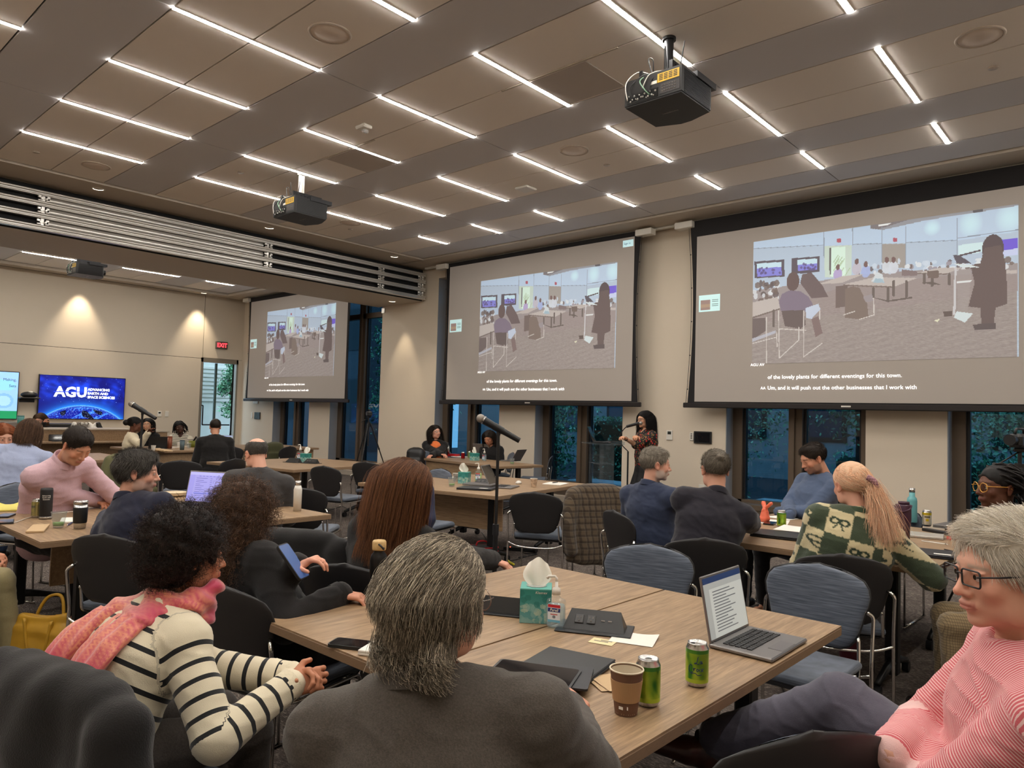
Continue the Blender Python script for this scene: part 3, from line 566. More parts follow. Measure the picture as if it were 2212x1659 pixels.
# ================================================================ projection screens
M_print = mat('projected_image', (1, 1, 1), .9, attr='Col', emit=.36)
M_fab = mat('screen_fabric', sr(166, 157, 148), .9, emit=0.07)
M_ptext = mat('projected_text', (1, 1, 1), .8, emit=.8)
def sZ(P):  # crop coordinates of the photo -> picture u, v
    out = []
    for x, y in P: p = at_y(1560 + x / 3.3175, 400 + y / 3.318, 9.95); out.append(((p[0] + 4.36) / 3.14, (4.085 - p[2]) / 1.755))
    return out
def room_picture():
    nx, ny = 400, 224; p = Paint(nx, ny, (178, 196, 216)); D = (112, 98, 92); r = np.random.default_rng(5)
    p.poly(sZ([(228, 405), (1070, 290), (1330, 250), (1800, 178), (2125, 135), (2120, 330), (1680, 400), (228, 455)]), (186, 208, 232))
    fl = sZ([(215, 900), (420, 870), (900, 720), (1700, 640), (2115, 640), (2115, 1245), (215, 1285)]); p.poly(fl, (150, 140, 136))
    p.poly(sZ([(215, 760), (1000, 640), (2118, 560), (2118, 760), (215, 1000)]), (150, 138, 136), .9)
    g = r.normal(size=(ny, nx)); g = (g + np.roll(g, 1, 1) + np.roll(g, 2, 1) + np.roll(g, 3, 1)) / 2; low = np.clip((p.y - .45) * 6, 0, 1)
    p.a += (g * 4 * low)[..., None]
    st = np.sin((p.x * 60 + p.y * 140)) * np.sin(p.x * 23 - p.y * 9); p.a += (st * 4 * np.clip((p.y - .6) * 5, 0, 1))[..., None]
    for x, y, rx, ry in ((1505, 305, 60, 60), (1780, 275, 80, 100), (2060, 235, 90, 110)):
        c = sZ([(x, y)])[0]; p.ell(c[0], c[1], rx / 1900, ry / 1000, (205, 240, 252), .9, 1.)
    p.poly(sZ([(1065, 288), (1330, 250), (1330, 262), (1150, 320), (1065, 312)]), (126, 120, 122)); p.poly(sZ([(1120, 285), (1220, 268), (1190, 285), (1120, 298)]), (235, 240, 240))
    p.poly(sZ([(1330, 250), (1800, 178), (2125, 135), (2125, 146), (1800, 200), (1470, 250), (1150, 322), (1120, 318)]), (150, 152, 160)); p.poly(sZ([(1795, 180), (1870, 170), (1870, 190), (1800, 198)]), (90, 86, 90))
    for a, b in (((730, 335), (730, 520)), ((935, 310), (935, 430)), ((1145, 300), (1145, 600)), ((1315, 300), (1315, 590)), ((1685, 240), (1685, 500)), ((228, 455), (730, 430)), ((935, 425), (1145, 418)), ((1315, 412), (1685, 395)), ((1685, 380), (2120, 320))):
        (x0, y0), (x1, y1) = sZ([a, b]); p.line(x0, y0, x1, y1, .0016, (140, 152, 172), 1, .56)
    p.poly(sZ([(735, 437), (930, 430), (925, 655), (735, 662)]), (196, 214, 204)); p.poly(sZ([(770, 448), (885, 440), (885, 650), (775, 655)]), (214, 240, 226)); p.poly(sZ([(768, 448), (782, 448), (782, 640), (770, 640)]), (96, 92, 92))
    for k in range(9): c = sZ([(840 + r.uniform(-45, 45), 590 + r.uniform(-45, 60))])[0]; p.line(c[0], c[1], c[0] + .018, c[1] - .05, .002, (170, 196, 160), .8, .56)
    p.poly(sZ([(1148, 422), (1313, 420), (1313, 592), (1148, 602)]), (158, 152, 146))
    for x, y in ((838, 397), (1240, 392)): p.poly(sZ([(x - 15, y - 13), (x + 16, y - 14), (x + 16, y + 13), (x - 15, y + 14)]), (176, 90, 104))
    for q in (((232, 548), (446, 533), (448, 655), (235, 668)), ((497, 525), (699, 510), (700, 622), (500, 638))): p.poly(sZ(q), (92, 84, 92))
    for q in (((248, 562), (425, 550), (428, 645), (252, 658)), ((540, 535), (680, 526), (682, 605), (545, 616))):
        p.poly(sZ(q), (130, 130, 216)); a, b, c, d = q; p.poly(sZ([a, b, (b[0], b[1] + 35), (a[0], a[1] + 38)]), (196, 226, 240))
        for k in range(16): c = sZ([(r.uniform(a[0] + 8, b[0] - 8), r.uniform(a[1] + 30, a[1] + 70))])[0]; p.ell(c[0], c[1], .005, .01, (96, 84, 130), .8)
    p.poly(sZ([(1690, 432), (1870, 405), (1870, 480), (1690, 505)]), (206, 232, 238)); p.poly(sZ([(1998, 395), (2118, 378), (2118, 480), (2005, 512)]), (112, 92, 214)); p.poly(sZ([(2010, 470), (2118, 452), (2118, 500), (2010, 512)]), (196, 206, 240))
    # tables, chairs and people of the far rows
    for k in range(70):
        x = r.uniform(940, 2110); y = r.uniform(555, 640) - (x - 940) * .03; c = sZ([(x, y)])[0]; col = [(200, 214, 230), D, (96, 84, 86), (150, 140, 150), (220, 226, 232)][r.integers(0, 5)]; p.ell(c[0], c[1], r.uniform(.004, .012), r.uniform(.008, .022), col, .85)
    for k in range(26): c = sZ([(r.uniform(225, 400), r.uniform(690, 830))])[0]; p.ell(c[0], c[1], r.uniform(.006, .014), r.uniform(.015, .03), [D, (96, 84, 84), (214, 220, 226)][r.integers(0, 3)], .85)
    for x, y, c in ((830, 640, (176, 160, 206)), (1030, 620, (160, 176, 222)), (965, 600, (190, 186, 200)), (1180, 590, (206, 214, 224)), (1228, 590, (206, 214, 226))):
        u, v = sZ([(x, y)])[0]; p.ell(u, v, .018, .045, c, .95); p.ell(u, v - .055, .008, .022, (116, 92, 90))
    T = (186, 178, 174)
    p.poly(sZ([(870, 712), (1090, 660), (1400, 665), (1240, 726)]), T); p.poly(sZ([(870, 712), (1240, 726), (1240, 736), (870, 722)]), (120, 108, 102)); p.poly(sZ([(1395, 628), (1560, 592), (1720, 592), (1610, 634)]), T); p.poly(sZ([(1395, 628), (1610, 634), (1610, 642), (1395, 636)]), (120, 108, 102))
    p.poly(sZ([(680, 712), (870, 650), (1010, 640), (860, 700)]), T); p.poly(sZ([(216, 842), (398, 800), (415, 882), (216, 945)]), T); p.poly(sZ([(216, 945), (415, 882), (415, 892), (216, 957)]), (116, 104, 98)); p.poly(sZ([(1990, 610), (2115, 610), (2115, 634), (1985, 634)]), T)
    for x0, y0, x1, y1 in ((1085, 740, 1085, 800), (1190, 740, 1190, 830), (1320, 690, 1320, 800), (1230, 690, 1230, 790), (1450, 640, 1450, 700), (1630, 640, 1630, 710), (1505, 650, 1505, 720), (370, 900, 370, 1010)):
        (a, b), (c, d) = sZ([(x0, y0), (x1, y1)]); p.line(a, b, c, d, .005, (104, 94, 90), 1, .56)
    for q in ([(1060, 800), (1190, 826), (1360, 800), (1360, 812), (1190, 838)], [(1430, 700), (1500, 690), (1570, 715), (1500, 712)]): p.poly(sZ(q), (100, 90, 86))
    p.poly(sZ([(1468, 615), (1556, 612), (1550, 665), (1475, 668)]), D); p.poly(sZ([(1395, 615), (1290, 605), (1290, 650), (1400, 650)]), (126, 112, 112)); p.poly(sZ([(575, 640), (640, 625), (720, 720), (760, 800), (640, 810), (560, 700)]), (106, 92, 92)); p.poly(sZ([(1070, 690), (1160, 690), (1150, 640), (1110, 620)]), (205, 214, 220)); p.poly(sZ([(1080, 700), (1165, 700), (1150, 672), (1100, 668)]), (160, 186, 200))
    p.poly(sZ([(815, 725), (900, 715), (900, 870), (815, 880)]), (112, 98, 94)); p.poly(sZ([(880, 745), (930, 725), (985, 735), (1040, 850), (1050, 950), (985, 962), (880, 950)]), (122, 108, 100)); p.poly(sZ([(1010, 800), (1075, 780), (1085, 830), (1030, 840)]), (150, 142, 146))
    # seated man and his chair
    p.ell(*sZ([(508, 690)])[0], .028, .075, (100, 84, 82)); p.poly(sZ([(408, 830), (430, 780), (480, 755), (560, 760), (620, 800), (650, 855), (640, 900), (600, 905), (420, 900)]), (124, 112, 128)); p.poly(sZ([(600, 880), (690, 850), (705, 890), (640, 960), (600, 950)]), (190, 202, 222))
    p.poly(sZ([(425, 900), (585, 895), (600, 1000), (560, 1030), (450, 1010)]), (100, 88, 86)); p.poly(sZ([(640, 960), (690, 940), (720, 1060), (670, 1090)]), (124, 106, 104)); p.poly(sZ([(216, 955), (310, 950), (320, 1040), (216, 1110)]), (108, 96, 94)); p.poly(sZ([(216, 1100), (385, 1040), (385, 1060), (216, 1125)]), (176, 178, 190))
    for a, b in (((405, 900), (410, 1240)), ((410, 1240), (550, 1110)), ((550, 1020), (550, 1110)), ((585, 900), (585, 1230)), ((585, 1230), (715, 1135)), ((318, 950), (318, 1275)), ((216, 1135), (390, 1090)), ((410, 1030), (600, 1040)), ((390, 1050), (395, 1160)), ((700, 900), (700, 960)), ((985, 962), (1090, 930)), ((870, 930), (950, 905)), ((1085, 810), (1090, 930))):
        (x0, y0), (x1, y1) = sZ([a, b]); p.line(x0, y0, x1, y1, .002, (206, 202, 198), .9, .56)
    # speaker at the lectern
    p.ell(*sZ([(1940, 455)])[0], .034, .095, (88, 76, 78)); p.poly(sZ([(1880, 450), (2000, 430), (2030, 560), (2040, 700), (2045, 850), (1960, 880), (1945, 1010), (1860, 1010), (1850, 880), (1765, 870), (1810, 700), (1790, 620), (1770, 575), (1850, 560)]), (100, 86, 84)); p.poly(sZ([(1795, 1000), (1960, 985), (1960, 1030), (1810, 1040)]), (92, 82, 82))
    p.poly(sZ([(1650, 560), (1780, 572), (1850, 590), (1720, 590)]), (210, 222, 226)); p.poly(sZ([(1700, 500), (1850, 462), (1858, 472), (1710, 510)]), (84, 74, 78)); p.poly(sZ([(1655, 500), (1700, 502), (1790, 562), (1680, 560)]), (90, 84, 92))
    p.poly(sZ([(1665, 590), (1680, 590), (1672, 930), (1655, 930)]), (196, 196, 200)); p.poly(sZ([(1680, 600), (1790, 600), (1760, 900), (1690, 940)]), (160, 152, 150), .5); p.poly(sZ([(1680, 905), (1800, 920), (1740, 985), (1660, 950)]), (206, 220, 224)); p.poly(sZ([(1585, 905), (1650, 900), (1650, 940), (1590, 945)]), (96, 84, 80)); p.poly(sZ([(1515, 970), (1560, 958), (1545, 982)]), (222, 222, 196)); p.poly(sZ([(1680, 690), (1790, 682), (1780, 694), (1680, 702)]), (215, 220, 222))
    return lin(np.clip(p.a * .82 + 18, 0, 255))
def thumb():
    p = Paint(24, 20, (190, 222, 222)); p.rect(.08, .3, .55, .9, (140, 120, 114)); p.rect(.08, .55, .55, .75, (156, 136, 116)); [p.rect(.62, .3 + .12 * k, .92, .34 + .12 * k, (120, 150, 150)) for k in range(5)]; return lin(p.a)
PIC = room_picture(); TH = thumb(); YS = 9.95; pic_me = None
def proj_screen(x0, zt, label, n, xr=4.35, signin=False):
    x1 = x0 + xr; t = thing('projection_screen', label, 'projection screen', ((x0 + x1) / 2, YS, CEIL - .06), 0, 'projection screens along the window wall'); L = lambda x, y, z: (x - (x0 + x1) / 2, y - YS, z - CEIL + .06)
    def pl(P, y, m, name):
        b = MB(); n_ = len(P); b.add([L(x, y, z) for x, z in P] + [L(x, y + .003, z) for x, z in P], [tuple(range(n_)), tuple(range(n_, 2 * n_))[::-1]] + [(i, (i + 1) % n_, n_ + (i + 1) % n_, n_ + i)[::-1] for i in range(n_)]); return b.build(name, m, t)
    zz = np.linspace(1.72, CEIL - .06, 12); cur = .10 * (1 - ((zz - 3.1) / 1.5) ** 2); wd = np.where(True, .12 - .07 * np.sin((zz - 1.72) / 2.8 * PI), 0)
    left = [(x0 - w_, z) for w_, z in zip(wd, zz)]; right = [(x1 + w_, z) for w_, z in zip(wd, zz)]
    pl(left[:1] + right + left[:0:-1], YS + .004, M_screenb, 'black_border')
    pl([(x0, 1.79), (x1, 1.79), (x1, zt), (x0, zt)], YS, M_fab, 'viewing_area')
    MB().box(L((x0 + x1) / 2, YS, 1.735), (xr + .36, .05, .075), .01).build('bottom_bar', MATS['dark_bar'] if 'dark_bar' in MATS else mat('dark_bar', sr(42, 38, 38), .4, .3), t)
    MB().bx(-xr / 2 - .28, xr / 2 + .28, -.09, .10, .042, .075).build('slot_flange', M_soffit, t)
    [MB().box(L(x_, YS, CEIL - .11), (.3, .15, .1), .008).build('end_cap', M_white, t) for x_ in (x0 - .2, x1 + .2)]
    b = MB()
    for s, edge in ((-1, left), (1, right)):
        for x, z in edge[1:-1:2]: b.box(L(x + s * .02, YS, z), (.02, .012, .018), .004)
        b.tube([L(x + s * .025, YS, z) for x, z in edge], .004, 4)
    b.build('tension_cord', M_black, t)
    u0 = x0 + .89; me = globals()['pic_me']; Mf = lambda x, z, d=.0: frame(L(x, YS - .004 - d, z), (1, 0, 0), (0, -1, 0))
    if me is None:
        o = canvas('projected_picture', PIC, 3.14, 1.755, frame((0, 0, 0), (1, 0, 0), (0, -1, 0)), M_print, t); globals()['pic_me'] = o.data
    else: o = link('projected_picture', me, t)
    o.location = L(u0 + 1.57, YS - .004, 4.085 - .8775)
    o = canvas('projected_thumbnail', TH, .34, .25, frame((0, 0, 0), (1, 0, 0), (0, -1, 0)), M_print, t); o.location = L(x0 + .22, YS - .004, 3.26)
    text('caption', 'of the lovely plants for different eventings for this town.', .0755, Mf(x0 + 1.12, 2.115), M_ptext, t)
    text('caption', 'Um, and it will push out the other businesses that I work with', .0755, Mf(x0 + 1.12, 1.965), M_ptext, t, sx=.985)
    text('caption', 'AA', .055, Mf(x0 + 1.02, 1.968), M_ptext, t); text('caption', 'AGU AV', .055, Mf(x0 + .87, 2.30), M_ptext, t)
    MB().box(L((x0 + x1) / 2, YS - .027, 1.742), (.12, .004, .02)).build('maker_plate', M_alu, t)
    if signin:
        c = canvas('projected_button', np.ones((2, 2, 3)) * lin(np.array([196, 232, 238])), .2, .11, frame((0, 0, 0), (1, 0, 0), (0, -1, 0)), M_print, t); c.location = L(x1 - .12, YS - .004, zt - .1); text('lettering', 'Sign in', .05, Mf(x1 - .2, zt - .115, .002), mat('dark_print', (.1, .15, .2), .6), t)
proj_screen(-5.25, 4.29, 'largest, nearest projection screen at the right, showing the room', 1)
proj_screen(-10.71, 4.46, 'middle projection screen above the two women at the small table', 2, signin=True)
proj_screen(-18.66, 4.42, 'farthest projection screen, left of the tall window', 3, 4.5)
# ================================================================ wall displays
def agu_picture():
    nx, ny = 300, 168; p = Paint(nx, ny, (10, 14, 110)); r = np.random.default_rng(3); Q = np.stack([p.x.ravel() * 1.8, p.y.ravel(), 0 * p.x.ravel()], 1)
    n = (vnoise(Q, 7, 1) + .6 * vnoise(Q, 15, 2) + .4 * vnoise(Q, 31, 3)).reshape(ny, nx); n2 = vnoise(Q, 4, 8).reshape(ny, nx)
    p.mix(np.clip(n * .7 + .25, 0, 1) * np.clip(1.1 - abs(p.y - .3 - (p.x - .5) * .2) * 2.4, 0, 1), (30, 80, 255)); p.mix(np.clip(n2, 0, 1) * .5, (8, 8, 70))
    d = np.hypot((p.x - .5) * 1.78, p.y - 1.92) - 1.24; gl = np.exp(-np.clip(d, 0, 9) * 9); p.mix(gl * .85 * (d > 0), (40, 150, 255))
    p.mix(d <= 0, (6, 24, 150)); p.mix((d <= 0) * np.exp(d * 34), (120, 205, 255)); c = (vnoise(Q, 26, 5) + .7 * vnoise(Q, 60, 6)).reshape(ny, nx); p.mix((d < -.05) * np.clip(c * 2.2, 0, 1) * .8, (70, 150, 255)); p.mix((d < -.07) * (vnoise(Q, 9, 9).reshape(ny, nx) > .32), (4, 6, 40))
    for k in range(500): x, y = r.random(), .68 + .32 * r.random(); dd = math.hypot((x - .5) * 1.78, y - 1.92) - 1.24; (dd < -.02) and p.ell(x, y, .0025, .0042, (190, 225, 255), .7)
    for k in range(70): p.ell(r.random(), r.random() * .62, .0028, .005, (150, 190, 255), r.uniform(.4, 1))
    return lin(p.a)
M_disp = mat('display_image', (1, 1, 1), .3, attr='Col', emit=.62)
M_bez = mat('display_bezel', (.02, .02, .022), .3)
M_dtext = mat('display_text', (.9, .95, 1), .5, emit=1.0)
def wall_tv(y0, y1, z0, z1, label, img):
    t = thing('wall_display', label, 'display', (XL + .05, (y0 + y1) / 2, (z0 + z1) / 2)); w_, h_ = y1 - y0, z1 - z0
    MB().box((.0, 0, 0), (.07, w_, h_), .008).build('housing', M_bez, t); MB().box((-.055, 0, 0), (.04, .5, .4)).build('wall_mount', M_black, t)
    canvas('display_panel', img, w_ - .035, h_ - .035, frame((.037, 0, 0), (0, 1, 0), (1, 0, 0)), M_disp, t); return t
t = wall_tv(5.22, 7.12, 1.12, 2.17, 'wide wall display showing a blue globe and white lettering', agu_picture()); Mt = lambda y, z: frame((.0385, y, z), (0, 1, 0), (1, 0, 0))
text('logo', 'AGU', .33, Mt(-.62, .02), M_dtext, t, bold=.012, sx=1.0)
text('logo', '.', .1, Mt(.055, .02), M_dtext, t)
MB().add([(.0392, -.64, .115), (.0392, -.02, .135), (.0392, -.02, .155), (.0392, -.64, .135)], [(0, 1, 2, 3)]).build('logo_slash', mat('logo_gap', (.01, .04, .5), .5, emit=1.0), t)
for i, s_ in enumerate(('ADVANCING', 'EARTH AND', 'SPACE SCIENCES')): text('lettering', s_, .083, Mt(.09, .18 - i * .093), M_dtext, t, bold=.003)
def slide():
    p = Paint(120, 66, (150, 196, 240)); p.rect(0, .84, 1, 1, (30, 140, 90)); p.ell(.86, .62, .1, .16, (128, 180, 226)); p.ell(.86, .62, .07, .11, (160, 204, 244)); p.poly([(.75, .16), (.93, .16), (.98, .28), (.93, .4), (.75, .4)], (140, 206, 236)); return lin(p.a)
t = wall_tv(2.92, 4.83, 1.10, 2.19, 'pale blue wall display cut by the left edge of the picture', slide())
text('lettering', 'Making,', .085, frame((.0385, .9, .33), (0, 1, 0), (1, 0, 0)), mat('slide_text', (.03, .06, .15), .5), t, 'RIGHT'); text('lettering', 'Sets', .085, frame((.0385, .9, .19), (0, 1, 0), (1, 0, 0)), MATS['slide_text'], t, 'RIGHT')
# small shelf with bag between the displays
t = thing('wall_shelf', 'small dark wall shelf between the two wall displays', 'shelf', (XL, 5.02, 1.60)); MB().bx(0, .32, -.2, .19, -.012, .012, .004).build('shelf_board', M_black, t); MB().bx(0, .02, -.15, .15, -.1, 0).build('bracket', M_black, t)
t = thing('headset_case', 'black and white round equipment case on the small wall shelf', 'case', (XL + .16, 5.02, 1.612))
f = Field((-.15, -.2, 0), (.15, .2, .2), .012); f.ell((0, 0, .06), (.12, .17, .075), .02); f.half((0, 0, .002), (0, 0, -1)); V, F = f.mesh(); link('case', mesh_np('case', V, F, True), t, M_black)
MB().lathe([(0, .06), (.05, .055), (.06, .0)], (.02, .02, .09), 16).build('white_cover', M_white, t)
# ================================================================ projectors
def projector(x, y, zb, label, white_mount=False):
    t = thing('projector', label, 'projector', (x, y, zb), 0, 'projectors hung from the ceiling'); hw, h = .255, .215
    poly = [(-hw, -.24), (hw, -.24), (hw, .24), (.05, .31), (-.05, .315), (-hw, .24)]; MB().prism(poly, 0.012, h, smooth=False).prism([(a * .975, b_ * .975) for a, b_ in poly], 0, .012).build('body', mat('projector_black', (.014, .013, .013), .5), t)
    v = MB()
    for i in range(17): v.bx(hw, hw + .004, -.2, .22, .018 + i * .011, .0235 + i * .011)
    v.build('side_vent', M_black, t)
    MB().bx(-.235, .05, -.244, -.2395, .02, .09).build('connector_panel', mat('panel_black', (.004, .004, .004), .3), t)
    c = MB(); r = random.Random(2)
    for i in range(16): xx = -.21 + i * .016; c.cyl((xx, -.244, .035 + .03 * (i % 3 == 0) + r.random() * .02), (xx, -.251, .035 + .03 * (i % 3 == 0) + r.random() * .02), .005 + .002 * (i % 2), n=8)
    c.build('connectors', M_alu, t); k = MB()
    for i in range(6):
        for j in range(3): k.box((.09 + i * .022, -.243, .05 + j * .022), (.013, .006, .009), .002)
    k.build('keypad', M_greym, t); MB().bx(.07, .24, -.2425, -.239, .03, .11).build('control_panel', mat('panel_grey', sr(62, 58, 58), .4), t)
    MB().bx(.045, .235, -.243, -.2405, .125, .195).build('warning_label', mat('yellow_label', sr(232, 186, 60), .5), t)
    l = MB()
    for j in range(4):
        for i in range(4): l.bx(.06 + i * .042, .092 + i * .042, -.2445, -.243, .14 + j * .013, .146 + j * .013)
    l.build('label_print', M_black, t); MB().bx(-.02, .04, -.2428, -.2405, .125, .15).build('serial_label', M_paper, t)
    MB().cyl((.05, .3, .11), (.05, .335, .11), .05, n=20).build('lens_barrel', M_black, t)
    text('brand_print', 'PANASONIC', .026, frame((.0, .03, -.0003), (-1, 0, 0), (0, 0, -1)), mat('print_grey', sr(150, 145, 140), .5), t, 'CENTER')
    m = MB(); m.bx(-.16, .16, -.14, .18, h + .006, h + .03).bx(.12, .15, -.2, .22, h, h + .085).bx(-.15, -.12, -.2, .22, h, h + .075).bx(-.05, .05, -.05, .05, h + .03, h + .09).bx(.15, .27, -.02, .3, h - .02, h + .03)
    for i in range(4): m.cyl((.15, -.14 + i * .06, h + .055), (.156, -.14 + i * .06, h + .055), .015, n=10)
    m.build('mount_bracket', mat('mount_black', (.03, .03, .032), .35, .6), t)
    mm = M_white if white_mount else MATS['mount_black']; zt = CEIL - zb
    MB().cyl((0, 0, h + .08), (0, 0, zt - .02), .038, n=20).cyl((0, 0, zt - .025), (0, 0, zt - .002), .055, n=24).build('mount_pole', mm, t)
    a = MB(); a.cyl((.10, -.2, h + .03), (.09, -.21, h + .20), .006, .004, 8).cyl((.20, -.16, h + .05), (.23, -.16, h + .22), .006, .004, 8); a.build('antenna', M_black, t)
    for i, (mt, P) in enumerate([(M_white, [(-.05, -.16, h + .03), (-.16, -.2, h + .07), (-.24, -.25, h - .02), (-.22, -.255, .05)]), (M_black, [(0, -.12, h + .05), (-.12, -.2, h + .03), (-.19, -.27, h - .08), (-.16, -.25, .04)]), (mat('cable_green', sr(140, 180, 150), .5), [(-.02, -.17, h + .04), (-.1, -.26, h - .03), (-.06, -.27, .1), (-.02, -.25, .05)]), (M_white, [(.05, -.18, h + .03), (-.03, -.24, h - .0), (-.08, -.26, h - .1)]), (M_black, [(-.08, -.1, h + .03), (-.06, -.14, h + .16), (-.09, -.16, h + .17), (-.05, -.17, h + .04)]), (M_black, [(.12, -.2, h + .02), (.0, -.24, h - .04), (-.02, -.26, .06)])]):
        MB().tube(smooth_path(P, 6), .0045, 6).build('cable', mt, t)
projector(-2.965, 5.09, 4.0, 'large black projector hanging nearest, top right of centre'); projector(-8.41, 5.11, 4.0, 'black projector hanging left of centre on a white pole', True); projector(-15.6, 4.85, 3.98, 'black projector hanging in the room beyond the folding wall')
# ================================================================ small wall devices
def wall_dev(name, label, cat, px, py, wpx, hpx, m, surf='front', d=.02, extra=None):
    p = at_y(px, py, YW) if surf == 'front' else at_x(px, py, XL); q = at_y(px + 10, py, YW) if surf == 'front' else at_x(px + 10, py, XL)
    s = abs(q - p)[0 if surf == 'front' else 1] / 10; dist = np.linalg.norm(p - [0, 0, EYE]); hh = hpx * (-(p - [0, 0, EYE]) @ RC[:, 2]) / FPX; ww = wpx * s; t = thing(name, label, cat, p)
    if surf == 'front': MB().box((0, -d / 2, 0), (ww, d, hh), .005).build('face', m, t)
    else: MB().box((d / 2, 0, 0), (d, ww, hh), .005).build('face', m, t)
    return t, ww, hh
M_lcd = mat('lcd', (.03, .035, .03), .2)
t, w_, h_ = wall_dev('thermostat', 'white thermostat with small dark screen beside the standing speaker', 'thermostat', 1447, 940, 13, 21, M_white); MB().bx(-w_ * .28, w_ * .3, -.022, -.02, h_ * .08, h_ * .38).build('screen', M_lcd, t)
t, w_, h_ = wall_dev('wall_switch', 'white wall keypad left of the black touch panel', 'switch', 1495, 943, 8, 17, M_white); [MB().bx(-w_ * .2, w_ * .2, -.023, -.02, h_ * (.3 - .2 * i), h_ * (.42 - .2 * i)).build('button', M_greym, t) for i in range(4)]
t, w_, h_ = wall_dev('touch_panel', 'black landscape touch panel on the wall', 'control panel', 1519, 945, 38, 26, M_bez, d=.03); MB().bx(-w_ * .42, w_ * .42, -.0315, -.03, -h_ * .4, h_ * .4).build('screen', mat('panel_glass', (.01, .01, .012), .06), t)
t, w_, h_ = wall_dev('power_outlet', 'white wall power outlet with black plug, behind the man with the bun', 'outlet', 1517, 1058, 14, 22, M_white); MB().box((0, -.035, -.01), (.03, .03, .03), .006).build('plug', M_black, t)
t, w_, h_ = wall_dev('thermostat', 'white thermostat with dark screen right of the globe display', 'thermostat', 344, 894, 9, 12, M_white, 'left'); MB().bx(.02, .022, -w_ * .25, w_ * .25, h_ * .05, h_ * .35).build('screen', M_lcd, t)
t, w_, h_ = wall_dev('wall_switch', 'small white light switch right of the globe display', 'switch', 360, 894, 8, 12, M_white, 'left'); MB().bx(.02, .026, -w_ * .12, w_ * .12, -h_ * .2, h_ * .2).build('rocker', M_white, t)
t, w_, h_ = wall_dev('wall_plate', 'blank white wall plate under the far screen', 'plate', 553, 868, 11, 8, M_white)
t, w_, h_ = wall_dev('wall_switch', 'narrow white switch under the far screen', 'switch', 545, 897, 3, 13, M_white)
t, w_, h_ = wall_dev('touch_panel', 'small dark square wall panel under the far screen', 'control panel', 557, 898, 12, 15, M_bez, d=.03); MB().bx(-w_ * .4, w_ * .4, -.0315, -.03, -h_ * .4, h_ * .4).build('screen', M_lcd, t)
t, w_, h_ = wall_dev('wall_sensor', 'small square metal sensor high on the pier under the beam', 'sensor', 829, 671, 7, 11, M_alu)
# ================================================================ tables
M_wood = wood_mat('oak_laminate', sr(176, 146, 112), sr(138, 111, 84), 1)
M_woodx = wood_mat('oak_laminate_cross', sr(176, 146, 112), sr(138, 111, 84), 0)
M_wedge = mat('oak_edge', sr(140, 114, 88), .5, noise=.12, nscale=60, stretch=(1, 1, 12))
M_legb = mat('table_leg_black', (.012, .012, .013), .4, .3)
TT = .74
def table(label, cx, cy, w, d, rz=0., grain=1, legs=None, panel=(), cat='table', grp=None):
    t = thing('conference_table', label, cat, (cx, cy, 0), rz, grp)
    MB().box((0, 0, TT - .003), (w - .002, d - .002, .006)).build('tabletop', M_wood if grain == 1 else M_woodx, t)
    MB().box((0, 0, TT - .021), (w, d, .030), .002).build('edge_band', M_wedge, t)
    for (x, y, ax) in (legs if legs is not None else [(-w * .36, -d * .4, 0), (w * .36, -d * .4, 0), (-w * .36, d * .4, 0), (w * .36, d * .4, 0)]):
        l = MB(); l.box((x, y, .38), (.07, .07, .64), .008); l.box((x, y, .70), ((.1, .5)[ax == 1], (.1, .5)[ax == 2], .02))
        if ax:
            a = np.array([1, 0, 0]) if ax == 1 else np.array([0, 1, 0]); p = np.array([x, y, 0.])
            for s in (-1, 1): l.tube([p + [0, 0, .14], p + a * s * .12 + [0, 0, .12], p + a * s * .30 + [0, 0, .075]], [.03, .026, .018], 6).cyl(p + a * s * .3 + [-.018, 0, .035], p + a * s * .3 + [.018, 0, .035], .032, n=12)
        else: l.cyl((x, y, 0), (x, y, .06), .05, .04, 12)
        l.build('leg', M_legb, t)
    for (x0, x1, y0, y1) in panel: MB().bx(x0, x1, y0, y1, TT - .38, TT - .036, .002).build('modesty_panel', M_woodx, t)
    return t
TG = 'oak conference tables'
table('left half of the nearest oak table, under the black water bottle', -2.053, 2.16, .748, 1.53, 0, 1, [(0, -.55, 1), (0, .55, 1)], grp=TG)
table('right half of the nearest oak table, under the open laptop', -1.293, 2.16, .756, 1.53, 0, 1, [(0, -.55, 1), (.1, .55, 1)], grp=TG)
RM = math.radians(9.5)
table('oak table in the middle of the room with closed laptops on it', -5.70, 5.80, 1.80, 1.86, RM, 0, [(.62, -.6, 2), (-.6, -.6, 2), (.6, .6, 2), (-.6, .6, 2)], [(-.75, .75, -.62, -.6)], grp=TG)
table('oak table at the left with the tall black bottle', -5.48, 2.20, 1.84, 1.86, 0, 0, [(.62, -.62, 2), (-.62, -.62, 2), (.6, .6, 2), (-.6, .6, 2)], [(.3, .32, -.7, .7)], grp=TG)
table('oak table at the right with the purple flask', -1.69, 5.31, 1.52, 1.78, 0, 0, [(.5, -.6, 2), (-.5, -.6, 2), (.5, .6, 2), (-.5, .6, 2)], grp=TG)
table('small oak table before the window where two women sit', -8.32, 8.55, 2.02, .92, math.radians(-8), 0, [(.88, .05, 2), (-.85, .1, 2)], [(-.98, .72, -.42, -.4)], grp=TG)
table('oak table left of centre under the far tissue box', -9.22, 5.78, 1.80, 1.80, math.radians(9), 0, [(.6, -.6, 2), (-.6, -.6, 2), (.6, .6, 2), (-.6, .6, 2)], [(-.8, .8, -.72, -.7)], grp=TG)
table('far oak table covered with cups and food', -13.42, 5.75, 1.60, 1.55, 0, 0, None, [(-.7, .7, -.7, -.68), (.7, .72, -.7, .7)], grp=TG)
